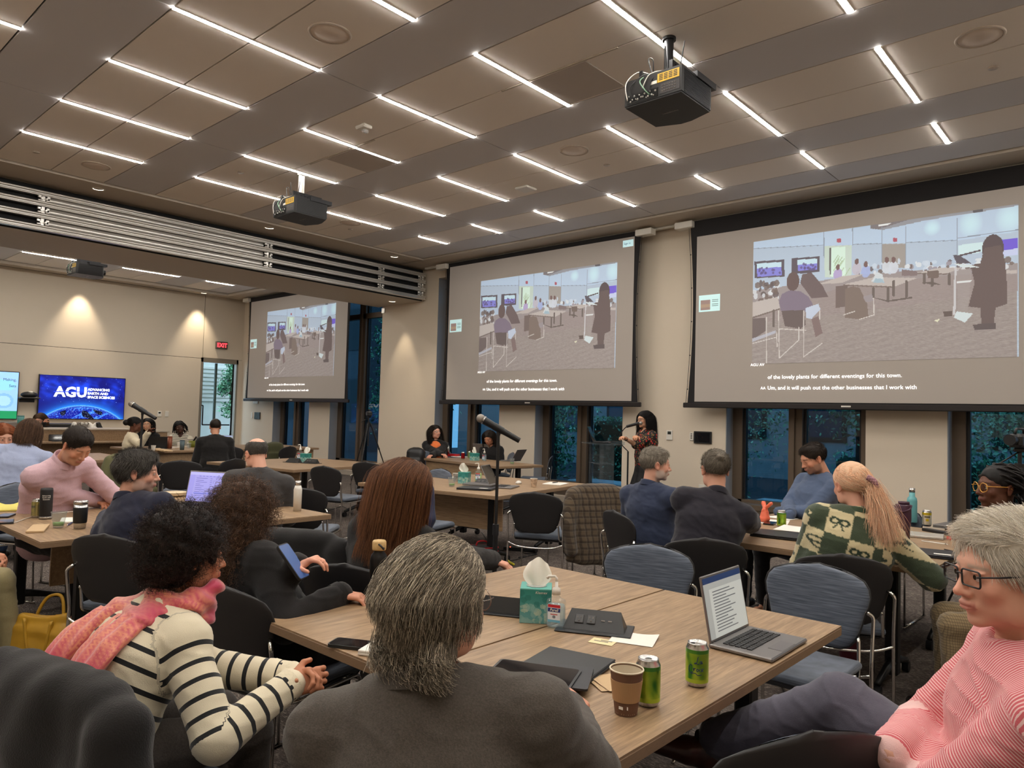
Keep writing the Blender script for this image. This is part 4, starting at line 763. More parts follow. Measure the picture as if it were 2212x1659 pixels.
table('far oak table with the lit small laptop, near the glass door', -13.6, 7.55, 1.60, 1.75, 0, 0, None, [(.7, .72, -.8, .8)], grp=TG)
table('oak table cut by the left edge of the picture', -8.98, 1.72, 1.75, 1.9, 0, 0, grp=TG)
table('far left oak table behind the man in pale blue', -11.6, 3.4, 1.6, 1.6, 0, 0, grp=TG)
# counter along the far wall
t = thing('sideboard', 'long light wood sideboard under the wall displays', 'sideboard', (-18.9, 4.6, 0))
MB().bx(-.62, .62, -3.4, 3.15, .86, .90, .003).build('worktop', mat('counter_top', sr(190, 178, 160), .5), t); MB().bx(-.55, .6, -3.35, 3.1, .0, .86).build('body', M_woodx, t)
for i in range(8): MB().bx(.6, .612, -3.33 + i * .8, -2.55 + i * .8, .06, .84, .003).build('door', M_woodx, t)
t = thing('sideboard', 'lower wood counter in front of the displays with a laptop on it', 'counter', (-16.6, 4.3, 0))
MB().bx(-.35, .35, -2.6, 2.2, .97, 1.0, .003).build('worktop', MATS['counter_top'], t); MB().bx(-.3, .32, -2.55, 2.15, 0, .97).build('body', M_woodx, t); MB().bx(.3, .75, -2.5, 2.1, .72, .75, .003).build('lower_shelf', M_woodx, t)
# ================================================================ chairs
def fabric_mat(name, c1, c2):
    m = mat(name, c1, .85, bump=.25, bscale=500, sheen=.2); N, L, b = nodes_of(m); tc = N.new('ShaderNodeTexCoord'); mp = N.new('ShaderNodeMapping'); mp.inputs['Scale'].default_value = (5, 5, 110); L.new(tc.outputs['Object'], mp.inputs[0])
    n = N.new('ShaderNodeTexNoise'); n.inputs['Scale'].default_value = 1.6; n.inputs['Detail'].default_value = 4; L.new(mp.outputs[0], n.inputs[0]); r = N.new('ShaderNodeValToRGB'); r.color_ramp.elements[0].position = .35; r.color_ramp.elements[1].position = .68; r.color_ramp.elements[0].color = (*c2, 1); r.color_ramp.elements[1].color = (*c1, 1); L.new(n.outputs[0], r.inputs[0]); L.new(r.outputs[0], b.inputs['Base Color']); return m
M_cf = fabric_mat('chair_fabric', sr(98, 106, 120), sr(62, 70, 82))
M_shell = mat('chair_shell', (.016, .015, .016), .45)
def back_pts(off, sc, nu=15, nv=13):
    V = []
    for j in range(nv):
        tv = -1 + 2 * j / (nv - 1); tv = math.sin(tv * PI / 2); v = (tv + 1) / 2; s = max(0, 1 - abs(tv) ** 4.6) ** (1 / 4.6); hw = (.178 + .067 * min(1, v * 1.35) ** .9) * s * sc
        for i in range(nu):
            u = math.sin((-1 + 2 * i / (nu - 1)) * PI / 2); z = .67 + tv * .185 * sc; zz = z - .025 * (u * u) * (tv > 0); th = (max(0, 1 - u ** 4) * max(0, 1 - tv ** 4)) ** .5
            V.append((hw * u, -.225 - .16 * (z - .5) - .028 * (1 - (hw * u / .235) ** 2) + off * th, zz))
    return V
def build_back(off, sc):
    nu, nv = 15, 13; A = back_pts(off, sc); B = back_pts(0, sc); V = A + B; F = []; o = nu * nv; s = 1 if off < 0 else -1
    for j in range(nv - 1):
        for i in range(nu - 1):
            a = j * nu + i; q = (a, a + 1, a + nu + 1, a + nu); F.append(q[::s]); F.append(tuple(o + k for k in q)[::-s])
    m = MB(); m.add(V, F, True); me = m.me('back'); bm = bmesh.new(); bm.from_mesh(me); bmesh.ops.remove_doubles(bm, verts=bm.verts, dist=1e-5); bm.to_mesh(me); bm.free(); return me
_cm = {}
def chair_meshes():
    _cm['cushion'] = build_back(.03, .97); _cm['shell'] = build_back(-.014, 1.0)
    f = Field((-.26, -.26, .38), (.26, .28, .50), .013); f.rbox((0, .0, .452), (.225, .22, .022), .02, .02); f.cone((-.2, .21, .44), (.2, .21, .44), .022, .022, .03); f.ell((0, -.05, .50), (.15, .13, .028), .02, sub=True); V, F = f.mesh(); _cm['seat'] = mesh_np('seat', relax(V, F, 2), F, True)
    _cm['pan'] = MB().box((0, 0, .422), (.40, .40, .018), .008).me('seat_pan')
    for s in (-1, 1):
        x = s * .245
        _cm['rear', s] = MB().tube(fillet([(x, -.27, .010), (x, -.255, .45), (x, -.285, .655), (s * .215, -.262, .675)], .02), .0085, 8).me('leg')
        _cm['front', s] = MB().tube(fillet([(x, .23, .012), (s * .236, .20, .425), (s * .225, -.14, .415), (s * .205, -.215, .43), (s * .198, -.235, .55), (s * .19, -.25, .56)], .03), .008, 8).me('leg')
        _cm['runner', s] = MB().tube([(x, -.29, .009), (x, .25, .009)], .008, 8).me('floor_runner')
    _cm['stretch'] = MB().tube(smooth_path([(-.245, -.262, .40), (-.15, -.275, .372), (0, -.28, .365), (.15, -.275, .372), (.245, -.262, .40)], 4), .0075, 8).me('stretcher')
    for k, m in (('cushion', M_cf), ('shell', M_shell), ('seat', M_cf), ('pan', M_shell), ('stretch', M_chrome)): _cm[k].materials.append(m)
    for s in (-1, 1):
        for k in ('rear', 'front', 'runner'): _cm[k, s].materials.append(M_chrome)
chair_meshes()
def chair(loc, ang, label, z=0, grp='stacking chairs with chrome frames'):
    t = thing('stacking_chair', label, 'chair', (loc[0], loc[1], z), math.radians(ang - 90), grp)
    link('backrest', _cm['cushion'], t); link('back_shell', _cm['shell'], t); link('seat', _cm['seat'], t); link('seat_pan', _cm['pan'], t); link('stretcher', _cm['stretch'], t)
    for s in (-1, 1): link('leg', _cm['rear', s], t); link('leg', _cm['front', s], t); link('floor_runner', _cm['runner', s], t)
    return t
def chair_px(px, py, ang, label, zt=.85):
    B = at(px, py, zt); a = math.radians(ang); return chair((B[0] + .28 * math.cos(a), B[1] + .28 * math.sin(a)), ang, label)
CH = {}
CH['c1'] = chair_px(1402, 1176, 288, 'empty blue-grey chair at the far side of the nearest table, left of the open laptop')
CH['c2'] = chair_px(1765, 1218, 270, 'empty blue-grey chair beyond the open laptop, seat in view')
CH['c4'] = chair_px(1735, 1568, 150, 'empty chair in the bottom foreground, only its curved back in view')
CH['c5'] = chair_px(703, 1006, 105, 'empty black-backed chair left of the long auburn hair, left of its pair')
CH['c6'] = chair_px(794, 997, 112, 'empty black-backed chair close behind the long auburn hair, right of its pair')
CH['c7'] = chair_px(1157, 1062, 116, 'black-backed chair behind the microphone stand with a handbag on its seat')
CH['c8'] = chair_px(950, 1012, 268, 'blue-grey chair back rising behind the middle table')
CH['c9'] = chair_px(1190, 984, 214, 'empty grey chair by the window, left of the clear lectern')
CH['c10'] = chair_px(1105, 977, 235, 'blue-grey chair at the small table behind the thin open laptop')
CH['c11'] = chair((-9.95, 8.95), -75, 'blue-grey chair of the woman in the orange dress')
CH['c12'] = chair_px(1286, 1062, 150, 'chair under the plaid jacket')
CH['c15'] = chair_px(392, 994, 150, 'empty black chair between the far table and the navy suited man')
CH['c14'] = chair((-12.05, 6.1), 158, 'black-backed chair of the man in the black sweater')
CH['c3'] = chair((-6.62, 1.85), 25, 'blue-grey chair of the man in the pink dress shirt')
CH['c19'] = chair((-7.35, 1.35), 160, 'dark chair back at the left edge behind the pink dress shirt')
CH['c26'] = chair_px(1925, 1092, 268, 'blue-grey chair behind the turquoise bottle')
CH['c24'] = chair((-5.22, 4.60), 105, 'blue-seated chair at the near side of the middle table beside the navy coat')
CH['c28'] = chair_px(505, 990, 200, 'blue-grey chair just left of the balding man, beyond him')
CH['c16'] = chair((-9.7, 3.55), 175, 'chair draped with the green coat and pink shawl')
CH['c16b'] = chair((-5.62, 3.62), 130, 'dark chair of the balding man')
CH['cl'] = chair((-5.95, .62), 44, 'blue-seated chair at the left edge beside the mustard bag')
# ================================================================ small things
M_bk = M_black
M_card = mat('kraft_card', sr(176, 140, 100), .85); M_kraft = mat('kraft_paper', sr(198, 168, 130), .9)
M_lapg = mat('laptop_grey', sr(128, 124, 122), .35, .5); M_lapd = mat('laptop_dark', sr(44, 44, 48), .4, .3); M_lapk = mat('laptop_black', (.01, .01, .011), .4); M_key = mat('key_black', (.02, .02, .022), .5)
M_gdark = mat('dark_glass', (.012, .010, .011), .06, coat=.5); M_clearp = glass_mat('clear_plastic', (.93, .95, .95), .9, .02, 1.45, (.85, .88, .88), .06)
M_liq = glass_mat('sanitizer_gel', (.80, .92, .97), .8, .02, 1.4, (.75, .85, .92), .22); M_green_liq = mat('green_drink', sr(130, 165, 90), .3)
M_lapscr = mat('laptop_image', (1, 1, 1), .3, attr='Col', emit=.35)
M_pr = mat('print_attr', (1, 1, 1), .45, attr='Col')
M_steel = mat('steel', (.55, .54, .52), .25, 1.)
TZ = TT + .001
def laptop(loc, head, label, w_=.32, d_=.22, ang=110, lid=M_lapg, base=M_lapg, img=None, z=None, keys=True):
    """head = direction (deg) from the user to the screen"""
    t = thing('laptop', label, 'laptop', (loc[0], loc[1], TZ if z is None else z), math.radians(head - 90)); MB().box((0, 0, .008), (w_, d_, .014), .004).build('base', base, t)
    if keys:
        k = MB(); [k.box((-w_ * .40 + w_ * .8 * (i + .5) / 13, -d_ * .02 + d_ * .38 * (j - 1.2) / 4 + .01, .0165), (w_ * .8 / 13 * .82, d_ * .38 / 4 * .78, .003)) for i in range(13) for j in range(5)]; o = k.build('keyboard', M_key, t); o['kind'] = 'stuff'
        MB().box((0, -d_ * .36, .0153), (w_ * .36, d_ * .22, .001)).build('touchpad', mat('touchpad', sr(112, 108, 108), .3, .3), t)
    a = math.radians(ang); R = np.array([[1, 0, 0], [0, math.cos(a), -math.sin(a)], [0, math.sin(a), math.cos(a)]]); o0 = np.array([0, d_ / 2 - .006, .014])
    # lid local: x, y' from hinge outwards, z' outward normal
    b = MB(); b.box((0, 0, 0), (w_, d_, .007), .003); me = b.me('lid'); T = Matrix.Translation((0, d_ / 2 - .006, .014)) @ Matrix.Rotation(-a, 4, 'X').inverted() if False else None
    ydir = np.array([0, -math.cos(a), math.sin(a)]); nrm = np.array([0, -math.sin(a), -math.cos(a)])   # nrm: towards the user
    M = np.column_stack([[1, 0, 0], ydir, -nrm * -1, o0 + ydir * d_ / 2]); M[:, 2] = np.cross([1, 0, 0], ydir)
    me.transform(Matrix([list(M[0]), list(M[1]), list(M[2]), [0, 0, 0, 1]])); link('lid', me, t, lid)
    fz = np.sign(M[:, 2] @ nrm); Mi = np.column_stack([[1, 0, 0] , ydir, np.cross([1, 0, 0], ydir), o0 + ydir * d_ / 2 + nrm * .0041])
    if fz < 0: Mi = np.column_stack([[-1, 0, 0], ydir, np.cross([-1, 0, 0], ydir), o0 + ydir * d_ / 2 + nrm * .0041])
    if img is not None: canvas('screen', img if fz > 0 else img[:, ::-1], w_ * .95, d_ * .92, Mi, M_lapscr, t)
    else:
        b = MB(); b.box((0, 0, 0), (w_ * .95, d_ * .92, .001)); me = b.me('screen'); me.transform(Matrix([list(Mi[0]), list(Mi[1]), list(Mi[2]), [0, 0, 0, 1]])); link('screen', me, t, M_gdark)
    MB().cyl((-w_ * .4, d_ / 2 - .006, .013), (w_ * .4, d_ / 2 - .006, .013), .006, n=8).build('hinge', M_lapk, t); return t
def doc_img(bg=(186, 190, 186), top=(30, 50, 90), ink=(90, 94, 98), n=14, seed=1, side=(160, 164, 162)):
    p = Paint(96, 60, bg); p.rect(0, 0, 1, .1, top); p.rect(0, .1, 1, .2, side); r = np.random.default_rng(seed); p.rect(0, .2, .12, 1, side)
    for i in range(n): y = .25 + .7 * i / n; p.rect(.2, y, .2 + r.uniform(.3, .6), y + .018, ink)
    return lin(p.a)
def sheet_img():
    p = Paint(110, 70, (160, 160, 232)); p.rect(0, 0, 1, .1, (176, 178, 240)); p.rect(0, .1, .14, 1, (150, 150, 226)); r = np.random.default_rng(4)
    for i in range(11):
        y = .2 + i * .065; p.rect(.18, y, .18 + r.uniform(.1, .3), y + .016, (96, 98, 170)); p.rect(.55, y, .6, y + .016, (96, 98, 170)); p.rect(.7, y, .72, y + .02, (110, 90, 160))
    p.rect(.16, .7, .95, .73, (120, 130, 220)); [p.rect(.25 + .09 * i, .13, .30 + .09 * i, .15, (90, 96, 180)) for i in range(7)]; return lin(p.a)
def closed_laptop(loc, rz, label, m=M_lapd, w_=.33, d_=.23, h=.018, z=TZ, sticker=True):
    t = thing('laptop', label, 'laptop', (loc[0], loc[1], z), rz); MB().box((0, 0, h * .3), (w_, d_, h * .55), .003).build('base', m, t); MB().box((0, 0, h * .8), (w_, d_, h * .36), .003).build('lid', m, t)
    if sticker: MB().box((w_ * .25, -d_ * .25, h + .0003), (.09, .035, .0008)).build('sticker', M_paper, t)
    return t
def can(loc, label, img, z=TZ, lid=M_steel, rz=0., name='drink_can'):
    t = thing(name, label, 'can', (loc[0], loc[1], z), rz); R = .0325; H = .122
    MB().lathe([(.0, .006), (.022, .004), (.025, .0), (.028, .004), (R, .014)], n=28).build('base', M_steel, t)
    # printed wall: cylinder with colour per face
    nx, ny = img.shape[1], img.shape[0]; V = []; F = []; C = []
    for j in range(ny + 1):
        z_ = .014 + (H - .03) * (1 - j / ny)
        for i in range(nx): a = 2 * PI * i / nx; V.append((R * math.cos(a), R * math.sin(a), z_))
    for j in range(ny):
        for i in range(nx): F.append((j * nx + i, (j + 1) * nx + i, (j + 1) * nx + (i + 1) % nx, j * nx + (i + 1) % nx))
    me = mesh_np('wall', V, np.array(F), True); a = me.color_attributes.new('Col', 'FLOAT_COLOR', 'CORNER'); c = np.ones((ny * nx, 4, 4), np.float32); c[:, :, :3] = img.reshape(-1, 1, 3); a.data.foreach_set('color', c.ravel()); link('wall', me, t, M_canp)
    MB().lathe([(R, H - .016), (.027, H - .004), (.0275, H), (.0255, H), (.0245, H - .006), (0, H - .006)], n=28).build('lid', lid, t)
    MB().box((.006, 0, H - .0045), (.024, .014, .0015), .0005).build('pull_tab', lid, t); MB().lathe([(0, H - .0055), (.009, H - .0055)], c=(-.011, 0, 0), n=14).build('mouth', M_blackm, t); return t
M_canp = mat('can_print', (1, 1, 1), .28, .75, attr='Col')
def can_green(kind):
    p = Paint(72, 36, (150, 190, 60)); r = np.random.default_rng(2); Q = np.stack([np.cos(p.x.ravel() * 2 * PI), np.sin(p.x.ravel() * 2 * PI), p.y.ravel() * 2.2], 1); n = vnoise(Q, 3, 4).reshape(p.x.shape)
    p.mix(np.clip(n * 2, 0, 1), (60, 130, 50)); p.mix(np.clip(-n * 2, 0, 1) * .7, (196, 214, 90)); p.rect(0, 0, 1, .12, (100, 168, 70)); p.rect(0, .9, 1, 1, (176, 206, 70))
    if kind == 'b': p.rect(.42, .1, .58, .62, (40, 56, 86)); p.rect(.44, .64, .56, .95, (206, 210, 196)); [p.rect(.45, .14 + .05 * i, .55, .155 + .05 * i, (130, 140, 160)) for i in range(8)]
    return lin(p.a)
def can_yellow(c=(214, 206, 120), c2=(236, 232, 214)):
    p = Paint(40, 24, c2); p.rect(0, 0, 1, .2, c); p.ell(.3, .6, .06, .12, c); p.ell(.8, .6, .06, .12, c); p.rect(.2, .3, .4, .4, (120, 120, 100)); p.rect(.7, .3, .9, .4, (120, 120, 100)); return lin(p.a)
def polyline_text(name, strokes, sc, R, H0, m, parent, rz, r=.0009):
    """handwriting strokes wrapped on a cylinder of radius R"""
    b = MB()
    for s in strokes: P = smooth_path([(R * math.cos(rz + x * sc / R), R * math.sin(rz + x * sc / R), H0 + y * sc) for x, y in s], 6); b.tube(P, r, 5)
    o = b.build(name, m, parent); o['kind'] = 'stuff'; return o
SCRIPT = [[(.1, 1.05), (.0, .6), (-.12, .3), (-.3, .28), (-.2, .38), (.05, .25), (.2, .3)], [(.5, .55), (.35, .55), (.3, .35), (.42, .32), (.52, .55), (.5, .33), (.6, .38)],
          [(-.55, -.0), (-.75, .12), (-.95, -.15), (-.95, -.55), (-.7, -.75), (-.45, -.6)], [(-.4, -.2), (-.35, -.5), (-.3, -.25), (-.15, -.22)], [(.05, -.25), (-.08, -.4), (.02, -.55), (.15, -.4), (.05, -.25)], [(.28, -.25), (.28, -.52)], [(.29, -.08), (.30, -.1)], [(.42, -.25), (.68, -.55)], [(.72, -.2), (.4, -.58)], [(-.7, -.85), (-.2, -.75), (.1, -.95), (.5, -.88)]]
M_ink = mat('blue_ink', (.01, .02, .12), .4)
def bottle(loc, label, prof, m, capprof=None, capm=None, z=TZ, parts=(), name='bottle', cat='bottle', rz=0.):
    t = thing(name, label, cat, (loc[0], loc[1], z), rz); MB().lathe(prof, n=28).build('body', m, t)
    if capprof: MB().lathe(capprof, n=24).build('cap', capm, t)
    return t
def cup(loc, label, h, r0, r1, m, z=TZ, name='paper_cup', sleeve=None, rimm=None, fill=None, rz=0., glass=False):
    t = thing(name, label, 'cup', (loc[0], loc[1], z), rz); e = .0015; b = MB()
    b.lathe([(0, .003), (r0 - e, .003), (r1 - e, h - .002), (r1, h - .001), (r0, 0), (0, 0)], n=44, smooth=False).build('cup_wall', m, t)
    if rimm: a = np.arange(32) * 2 * PI / 32; MB().tube([(r1 * math.cos(x), r1 * math.sin(x), h) for x in a], .0022, 8, closed=True).build('rim', rimm, t)
    if sleeve: z0, z1, sm = sleeve; f = lambda q: r0 + (r1 - r0) * q / h + .0018; MB().lathe([(f(z0) - .002, z0), (f(z0), z0), (f(z1), z1), (f(z1) - .002, z1)], n=44, smooth=False).build('sleeve', sm, t)
    if fill: z0, z1, fm = fill; f = lambda q: r0 + (r1 - r0) * q / h - .0025; MB().lathe([(0, z0), (f(z0), z0), (f(z1), z1), (0, z1)], n=28).build('drink', fm, t)
    return t
def tissue_box(loc, rz, label, cube=True, big=1.):
    s = .115 if cube else .11; h = .125 * big; t = thing('tissue_box', label, 'tissue box', (loc[0], loc[1], TZ), rz); p = Paint(40, 44, (40, 130, 120)); r = np.random.default_rng(6); p.mix(np.clip(p.y * 1.2, 0, 1), (96, 158, 160)); 
    for i in range(34): p.ell(r.random(), r.uniform(.5, 1.05), r.uniform(.06, .14), r.uniform(.05, .12), [(200, 206, 178), (140, 184, 178), (80, 150, 150), (176, 196, 180)][r.integers(0, 4)], .6)
    for i in range(8): p.ell(r.random(), r.random() * .5, .1, .09, (30, 110, 104), .5)
    p.rect(0, 0, 1, .02, (120, 190, 180)); im = lin(p.a); MB().bx(-s / 2, s / 2, -s / 2, s / 2, 0, h).build('box', mat('tissue_teal', sr(96, 170, 158), .6), t)
    for a in range(4): n_ = np.array([math.cos(a * PI / 2), math.sin(a * PI / 2), 0]); x_ = np.array([-n_[1], n_[0], 0]); canvas('printed_side', im, s * .998, h * .995, frame(n_ * (s / 2 + .0006) + [0, 0, h / 2], x_, n_), M_pr, t)
    a = np.arange(24) * 2 * PI / 24; MB().lathe([(0, 0), (.036, 0), (.038, .001)], c=(0, 0, h + .0005), n=24).build('opening', mat('film', (.5, .55, .52), .2), t)
    V = []; F = []; nu, nv = 13, 10; rr = random.Random(int(loc[0] * 100)); f1, f2 = rr.uniform(0, 6), rr.uniform(0, 6)
    for j in range(nv):
        v = j / (nv - 1)
        for i in range(nu): u = -1 + 2 * i / (nu - 1); wd = .012 + .055 * math.sin(min(v * 1.4, 1) * PI / 2) * (1 - .55 * v ** 2); V.append((u * wd + .02 * v * math.sin(f1), .012 * math.sin(u * 5 + f2 + v * 3) * (.3 + v) + .03 * v * v * math.cos(f1), h - .012 + .088 * v + .022 * (1 - u * u) * v))
    F = [(j * nu + i, j * nu + i + 1, (j + 1) * nu + i + 1, (j + 1) * nu + i) for j in range(nv - 1) for i in range(nu - 1)]
    link('tissue', mesh_np('tissue', V, F, True), t, mat('tissue_white', sr(238, 234, 222), .9)); return t
def power_box(loc, rz, label, open_=True):
    t = thing('power_hub', label, 'power outlet', (loc[0], loc[1], TZ), rz); MB().box((0, 0, .003), (.27, .15, .005), .002).build('flange', M_bk, t)
    MB().add([(-.11, -.045, .006), (.11, -.045, .006), (.11, .05, .006), (-.11, .05, .006), (-.09, .025, .062), (.09, .025, .062)], [(0, 1, 5, 4), (2, 3, 4, 5), (1, 2, 5), (3, 0, 4), (3, 2, 1, 0)]).build('wedge', mat('hub_black', (.02, .02, .02), .35), t)
    if open_:
        M = frame((0, -.0105, .0345), (1, 0, 0), (0, -.056, .07)); s = MB()
        for x in (-.055, -.012):
            q = MB().box((x, 0, .002), (.032, .036, .004), .002); s.V += q.V; s.F += [tuple(i + s.n for i in f) for f in q.F]; s.S += q.S; s.n += q.n
        me = s.me('socket'); me.transform(Matrix([list(M[0]), list(M[1]), list(M[2]), [0, 0, 0, 1]])); link('socket', me, t, mat('socket_grey', (.05, .05, .05), .4))
        s = MB()
        for x in (-.055, -.012):
            for dx in (-.006, .006): s.box((x + dx, .006, .0045), (.0025, .009, .001)).box((x, -.008, .0045), (.006, .006, .001))
        for x in (.03, .055): s.box((x, 0, .001), (.013, .005, .001))
        me = s.me('slots'); me.transform(Matrix([list(M[0]), list(M[1]), list(M[2]), [0, 0, 0, 1]])); o = link('slots', me, t, M_greym); o['kind'] = 'stuff'
    return t
def flat(name, label, cat, loc, rz, w_, d_, h, m, z=TZ, curl=0.):
    t = thing(name, label, cat, (loc[0], loc[1], z), rz)
    if curl: 
        n = 8; V = [(-w_ / 2 + w_ * i / n, -d_ / 2 + d_ * j / n, h + curl * ((i / n - .5) ** 2 * 4) * (j / n) ** 2) for j in range(n + 1) for i in range(n + 1)]; F = [(j * 9 + i, j * 9 + i + 1, (j + 1) * 9 + i + 1, (j + 1) * 9 + i) for j in range(n) for i in range(n)]; link('sheet', mesh_np('sheet', V, F, True), t, m)
    else: MB().box((0, 0, h / 2), (w_, d_, h), min(.002, h * .3)).build('sheet' if h < .01 else 'body', m, t)
    return t
def phone(loc, rz, label, z=TZ, case=M_bk, on=None, w_=.077, d_=.158):
    t = thing('phone', label, 'phone', (loc[0], loc[1], z), rz); M_ = MB(); M_.prism(round_poly(w_, d_, .013), 0, .010).build('case', case, t); MB().prism(round_poly(w_ * .9, d_ * .94, .009), .010, .0108).build('screen', M_gdark if on is None else on, t); return t
def pen(loc, rz, label, m, z=TZ, l=.14):
    t = thing('pen', label, 'pen', (loc[0], loc[1], z), rz); MB().cyl((-l / 2, 0, .005), (l * .36, 0, .005), .0045, n=10).build('barrel', m, t); MB().cyl((l * .36, 0, .005), (l / 2, 0, .005), .0045, .001, 10).build('tip', M_steel, t); MB().bx(-l / 2, -l * .2, -.001, .001, .009, .011).build('clip', M_steel, t); return t
def sanitizer(loc, rz, label, big=1., green=False):
    t = thing('sanitizer_bottle', label, 'bottle', (loc[0], loc[1], TZ), rz); s = big
    f = Field((-.05, -.04, -.005), (.05, .04, .14), .004); f.rbox((0, 0, .052), (.034, .021, .052), .012, .01); f.cone((0, 0, .10), (0, 0, .118), .016, .011, .012); V, F = f.mesh(); link('body', mesh_np('body', V * s, F, True), t, M_clearp)
    f = Field((-.05, -.04, -.005), (.05, .04, .14), .005); f.rbox((0, 0, .045), (.031, .018, .042), .010, .01); V, F = f.mesh(); link('gel', mesh_np('gel', V * s, F, True), t, M_liq if not green else mat('green_gel', sr(170, 200, 120), .2))
    MB().lathe([(0, .118 * s), (.015 * s, .118 * s), (.015 * s, .14 * s), (.006 * s, .145 * s), (.005 * s, .165 * s), (0, .165 * s)], n=20).build('pump_collar', M_white, t)
    MB().tube(np.array([(0, 0, .16), (0, 0, .176), (-.006, 0, .182), (-.03, 0, .180), (-.036, 0, .172)]) * s, .005 * s, 8).build('nozzle', M_white, t)
    p = Paint(24, 36, (226, 232, 240)); p.rect(0, 0, 1, .16, (196, 40, 50)); p.rect(0, .2, 1, .42, (30, 50, 120)); p.rect(.2, .52, .8, .58, (200, 90, 90)); p.ell(.5, .7, .13, .09, (120, 130, 140)); p.rect(0, .86, 1, 1, (110, 180, 210))
    canvas('label', lin(p.a), .046 * s, .062 * s, frame((0, -.0225 * s, .055 * s), (1, 0, 0), (0, -1, 0)), M_pr, t); text('lettering', 'Purell', .0135 * s, frame((0, -.0235 * s, .063 * s), (1, 0, 0), (0, -1, 0)), M_white, t, 'CENTER', .0002, .2); return t
def Wp(px, py, z=TT): return at(px, py, z)
# ---- nearest table
tissue_box(Wp(1157, 1338), math.radians(38), 'teal and white tissue box on the nearest table'); T_ = bpy.data.objects['tissue_box']
text('lettering', 'Kleenex', .013, frame((-.002, -.0588, .108), (1, 0, 0), (0, -1, 0)), M_white, T_, shear=.2)
sanitizer(Wp(1200, 1356), math.radians(20), 'clear pump bottle of hand sanitizer on the nearest table, right of the tissue box', 1.0)
power_box(Wp(1285, 1360), math.radians(27), 'black pop-up power hub in the middle of the nearest table, sockets in view'); power_box(Wp(1100, 1322), math.radians(207), 'black pop-up power hub behind the tissue box on the nearest table', False)
flat('paper_napkin', 'white paper napkin beside the power hub on the nearest table', 'napkin', Wp(1370, 1381), math.radians(20), .15, .13, .001, M_paper, curl=.008)
flat('sticky_note', 'pale yellow note beside the power hub sockets', 'note', Wp(1302, 1387), math.radians(15), .085, .06, .001, mat('note_yellow', sr(226, 212, 166), .8)); flat('sticky_note', 'pale yellow card at the left of the hub behind the tissue box', 'note', Wp(1080, 1313), math.radians(40), .08, .07, .001, MATS['note_yellow'])
MB().bx(-.03, .02, -.005, .001, .0012, .0016).bx(-.01, .03, .008, .014, .0012, .0016).build('handwriting', M_greym, bpy.data.objects['sticky_note'])
c_ = can(Wp(1399, 1522), 'green sparkling water can right behind the paper cup, its nutrition label in view', can_green('b'), rz=math.radians(-60)); 
c_ = can(Wp(1505, 1480), 'green sparkling water can standing by itself, script lettering in view', can_green('a')); polyline_text('lettering', SCRIPT, .026, .0332, .062, M_ink, c_, math.radians(-62))
c_ = cup(Wp(1352, 1540), 'brown paper cup with cardboard sleeve on the nearest table', .112, .029, .043, mat('cup_brown', sr(112, 82, 64), .7), rimm=mat('cup_rim', sr(220, 206, 180), .6), sleeve=(.035, .088, M_card)); MB().lathe([(0, .004), (.0295, .004), (.0405, .108)], n=32).build('lining', MATS['cup_rim'], c_)
MB().box((.006, -.0335, .022), (.012, .001, .007)).box((.022, -.0275, .023), (.003, .001, .008)).build('print_mark', M_paper, c_)
for i, (dx, dy, r_) in enumerate([(0, 0, 0), (.01, .01, .1)]): flat('paper_napkin', ['lower', 'upper'][i] + ' of two folded brown napkins by the paper cup', 'napkin', Wp(1325, 1475) + [dx, dy, 0], math.radians(60) + r_, .13, .12, .002, M_kraft, z=TZ + .0022 * i, curl=.004)
for i, (dx, dy) in enumerate([(.04, .05), (0, 0)]): pass
closed_laptop(Wp(1228, 1440), math.radians(12), 'black notebook lying under the tablet on the nearest table', M_lapk, .23, .20, .016, sticker=False)
t = thing('tablet', 'black tablet in an open folio case on the nearest table, before the grey haired man', 'tablet', (*Wp(1150, 1478)[:2], TZ + .018), math.radians(24)); MB().prism(round_poly(.25, .18, .014), 0, .010).build('folio_case', M_bk, t); MB().prism(round_poly(.235, .168, .009), .010, .0105).build('screen', M_gdark, t)
t = thing('tablet_cover', 'dark grey folio flap beside the tablet', 'cover', (*Wp(1238, 1480)[:2], TZ + .018), math.radians(30)); MB().prism(round_poly(.10, .18, .008), 0, .006).build('flap', M_lapd, t)
phone(Wp(765, 1396), math.radians(118), 'black phone lying on the left end of the nearest table')
for i in range(2): flat('paper_pad', ['white folded paper pad behind the phone, lower', 'white folded paper pad behind the phone, upper'][i], 'paper', Wp(838, 1412) + [0, .0, 0], math.radians(115), .10, .16, .008, M_paper, z=TZ + .0085 * i)
b_ = bottle(Wp(815, 1300), 'tall black water bottle with a bamboo cap on the nearest table', [(0, 0), (.033, 0), (.035, .004), (.035, .165), (.031, .185), (.021, .198), (.021, .205), (0, .205)], mat('bottle_black', (.01, .009, .009), .35, .3), [(.0, .206), (.027, .206), (.028, .212), (.028, .238), (.024, .244), (0, .245)], mat('bamboo', sr(206, 172, 118), .5, noise=.1, nscale=90))
MB().tube(smooth_path([(.02, -.018, .232), (.04, -.02, .226), (.043, -.012, .215), (.034, -.004, .218)], 5), .004, 6).build('cap_loop', M_bk, b_)
Mb = frame((.0353 * math.cos(-.95), .0353 * math.sin(-.95), 0), (math.cos(.62), math.sin(.62), 0), (math.cos(-.95), math.sin(-.95), 0)); 
def on_cyl(parent, s, size, zc, az, R, m, align='CENTER', bold=0.):
    fr = frame((R * math.cos(az), R * math.sin(az), zc), (-math.sin(az), math.cos(az), 0), (math.cos(az), math.sin(az), 0)); return text('lettering', s, size, fr, m, parent, align, bold, bend=R)
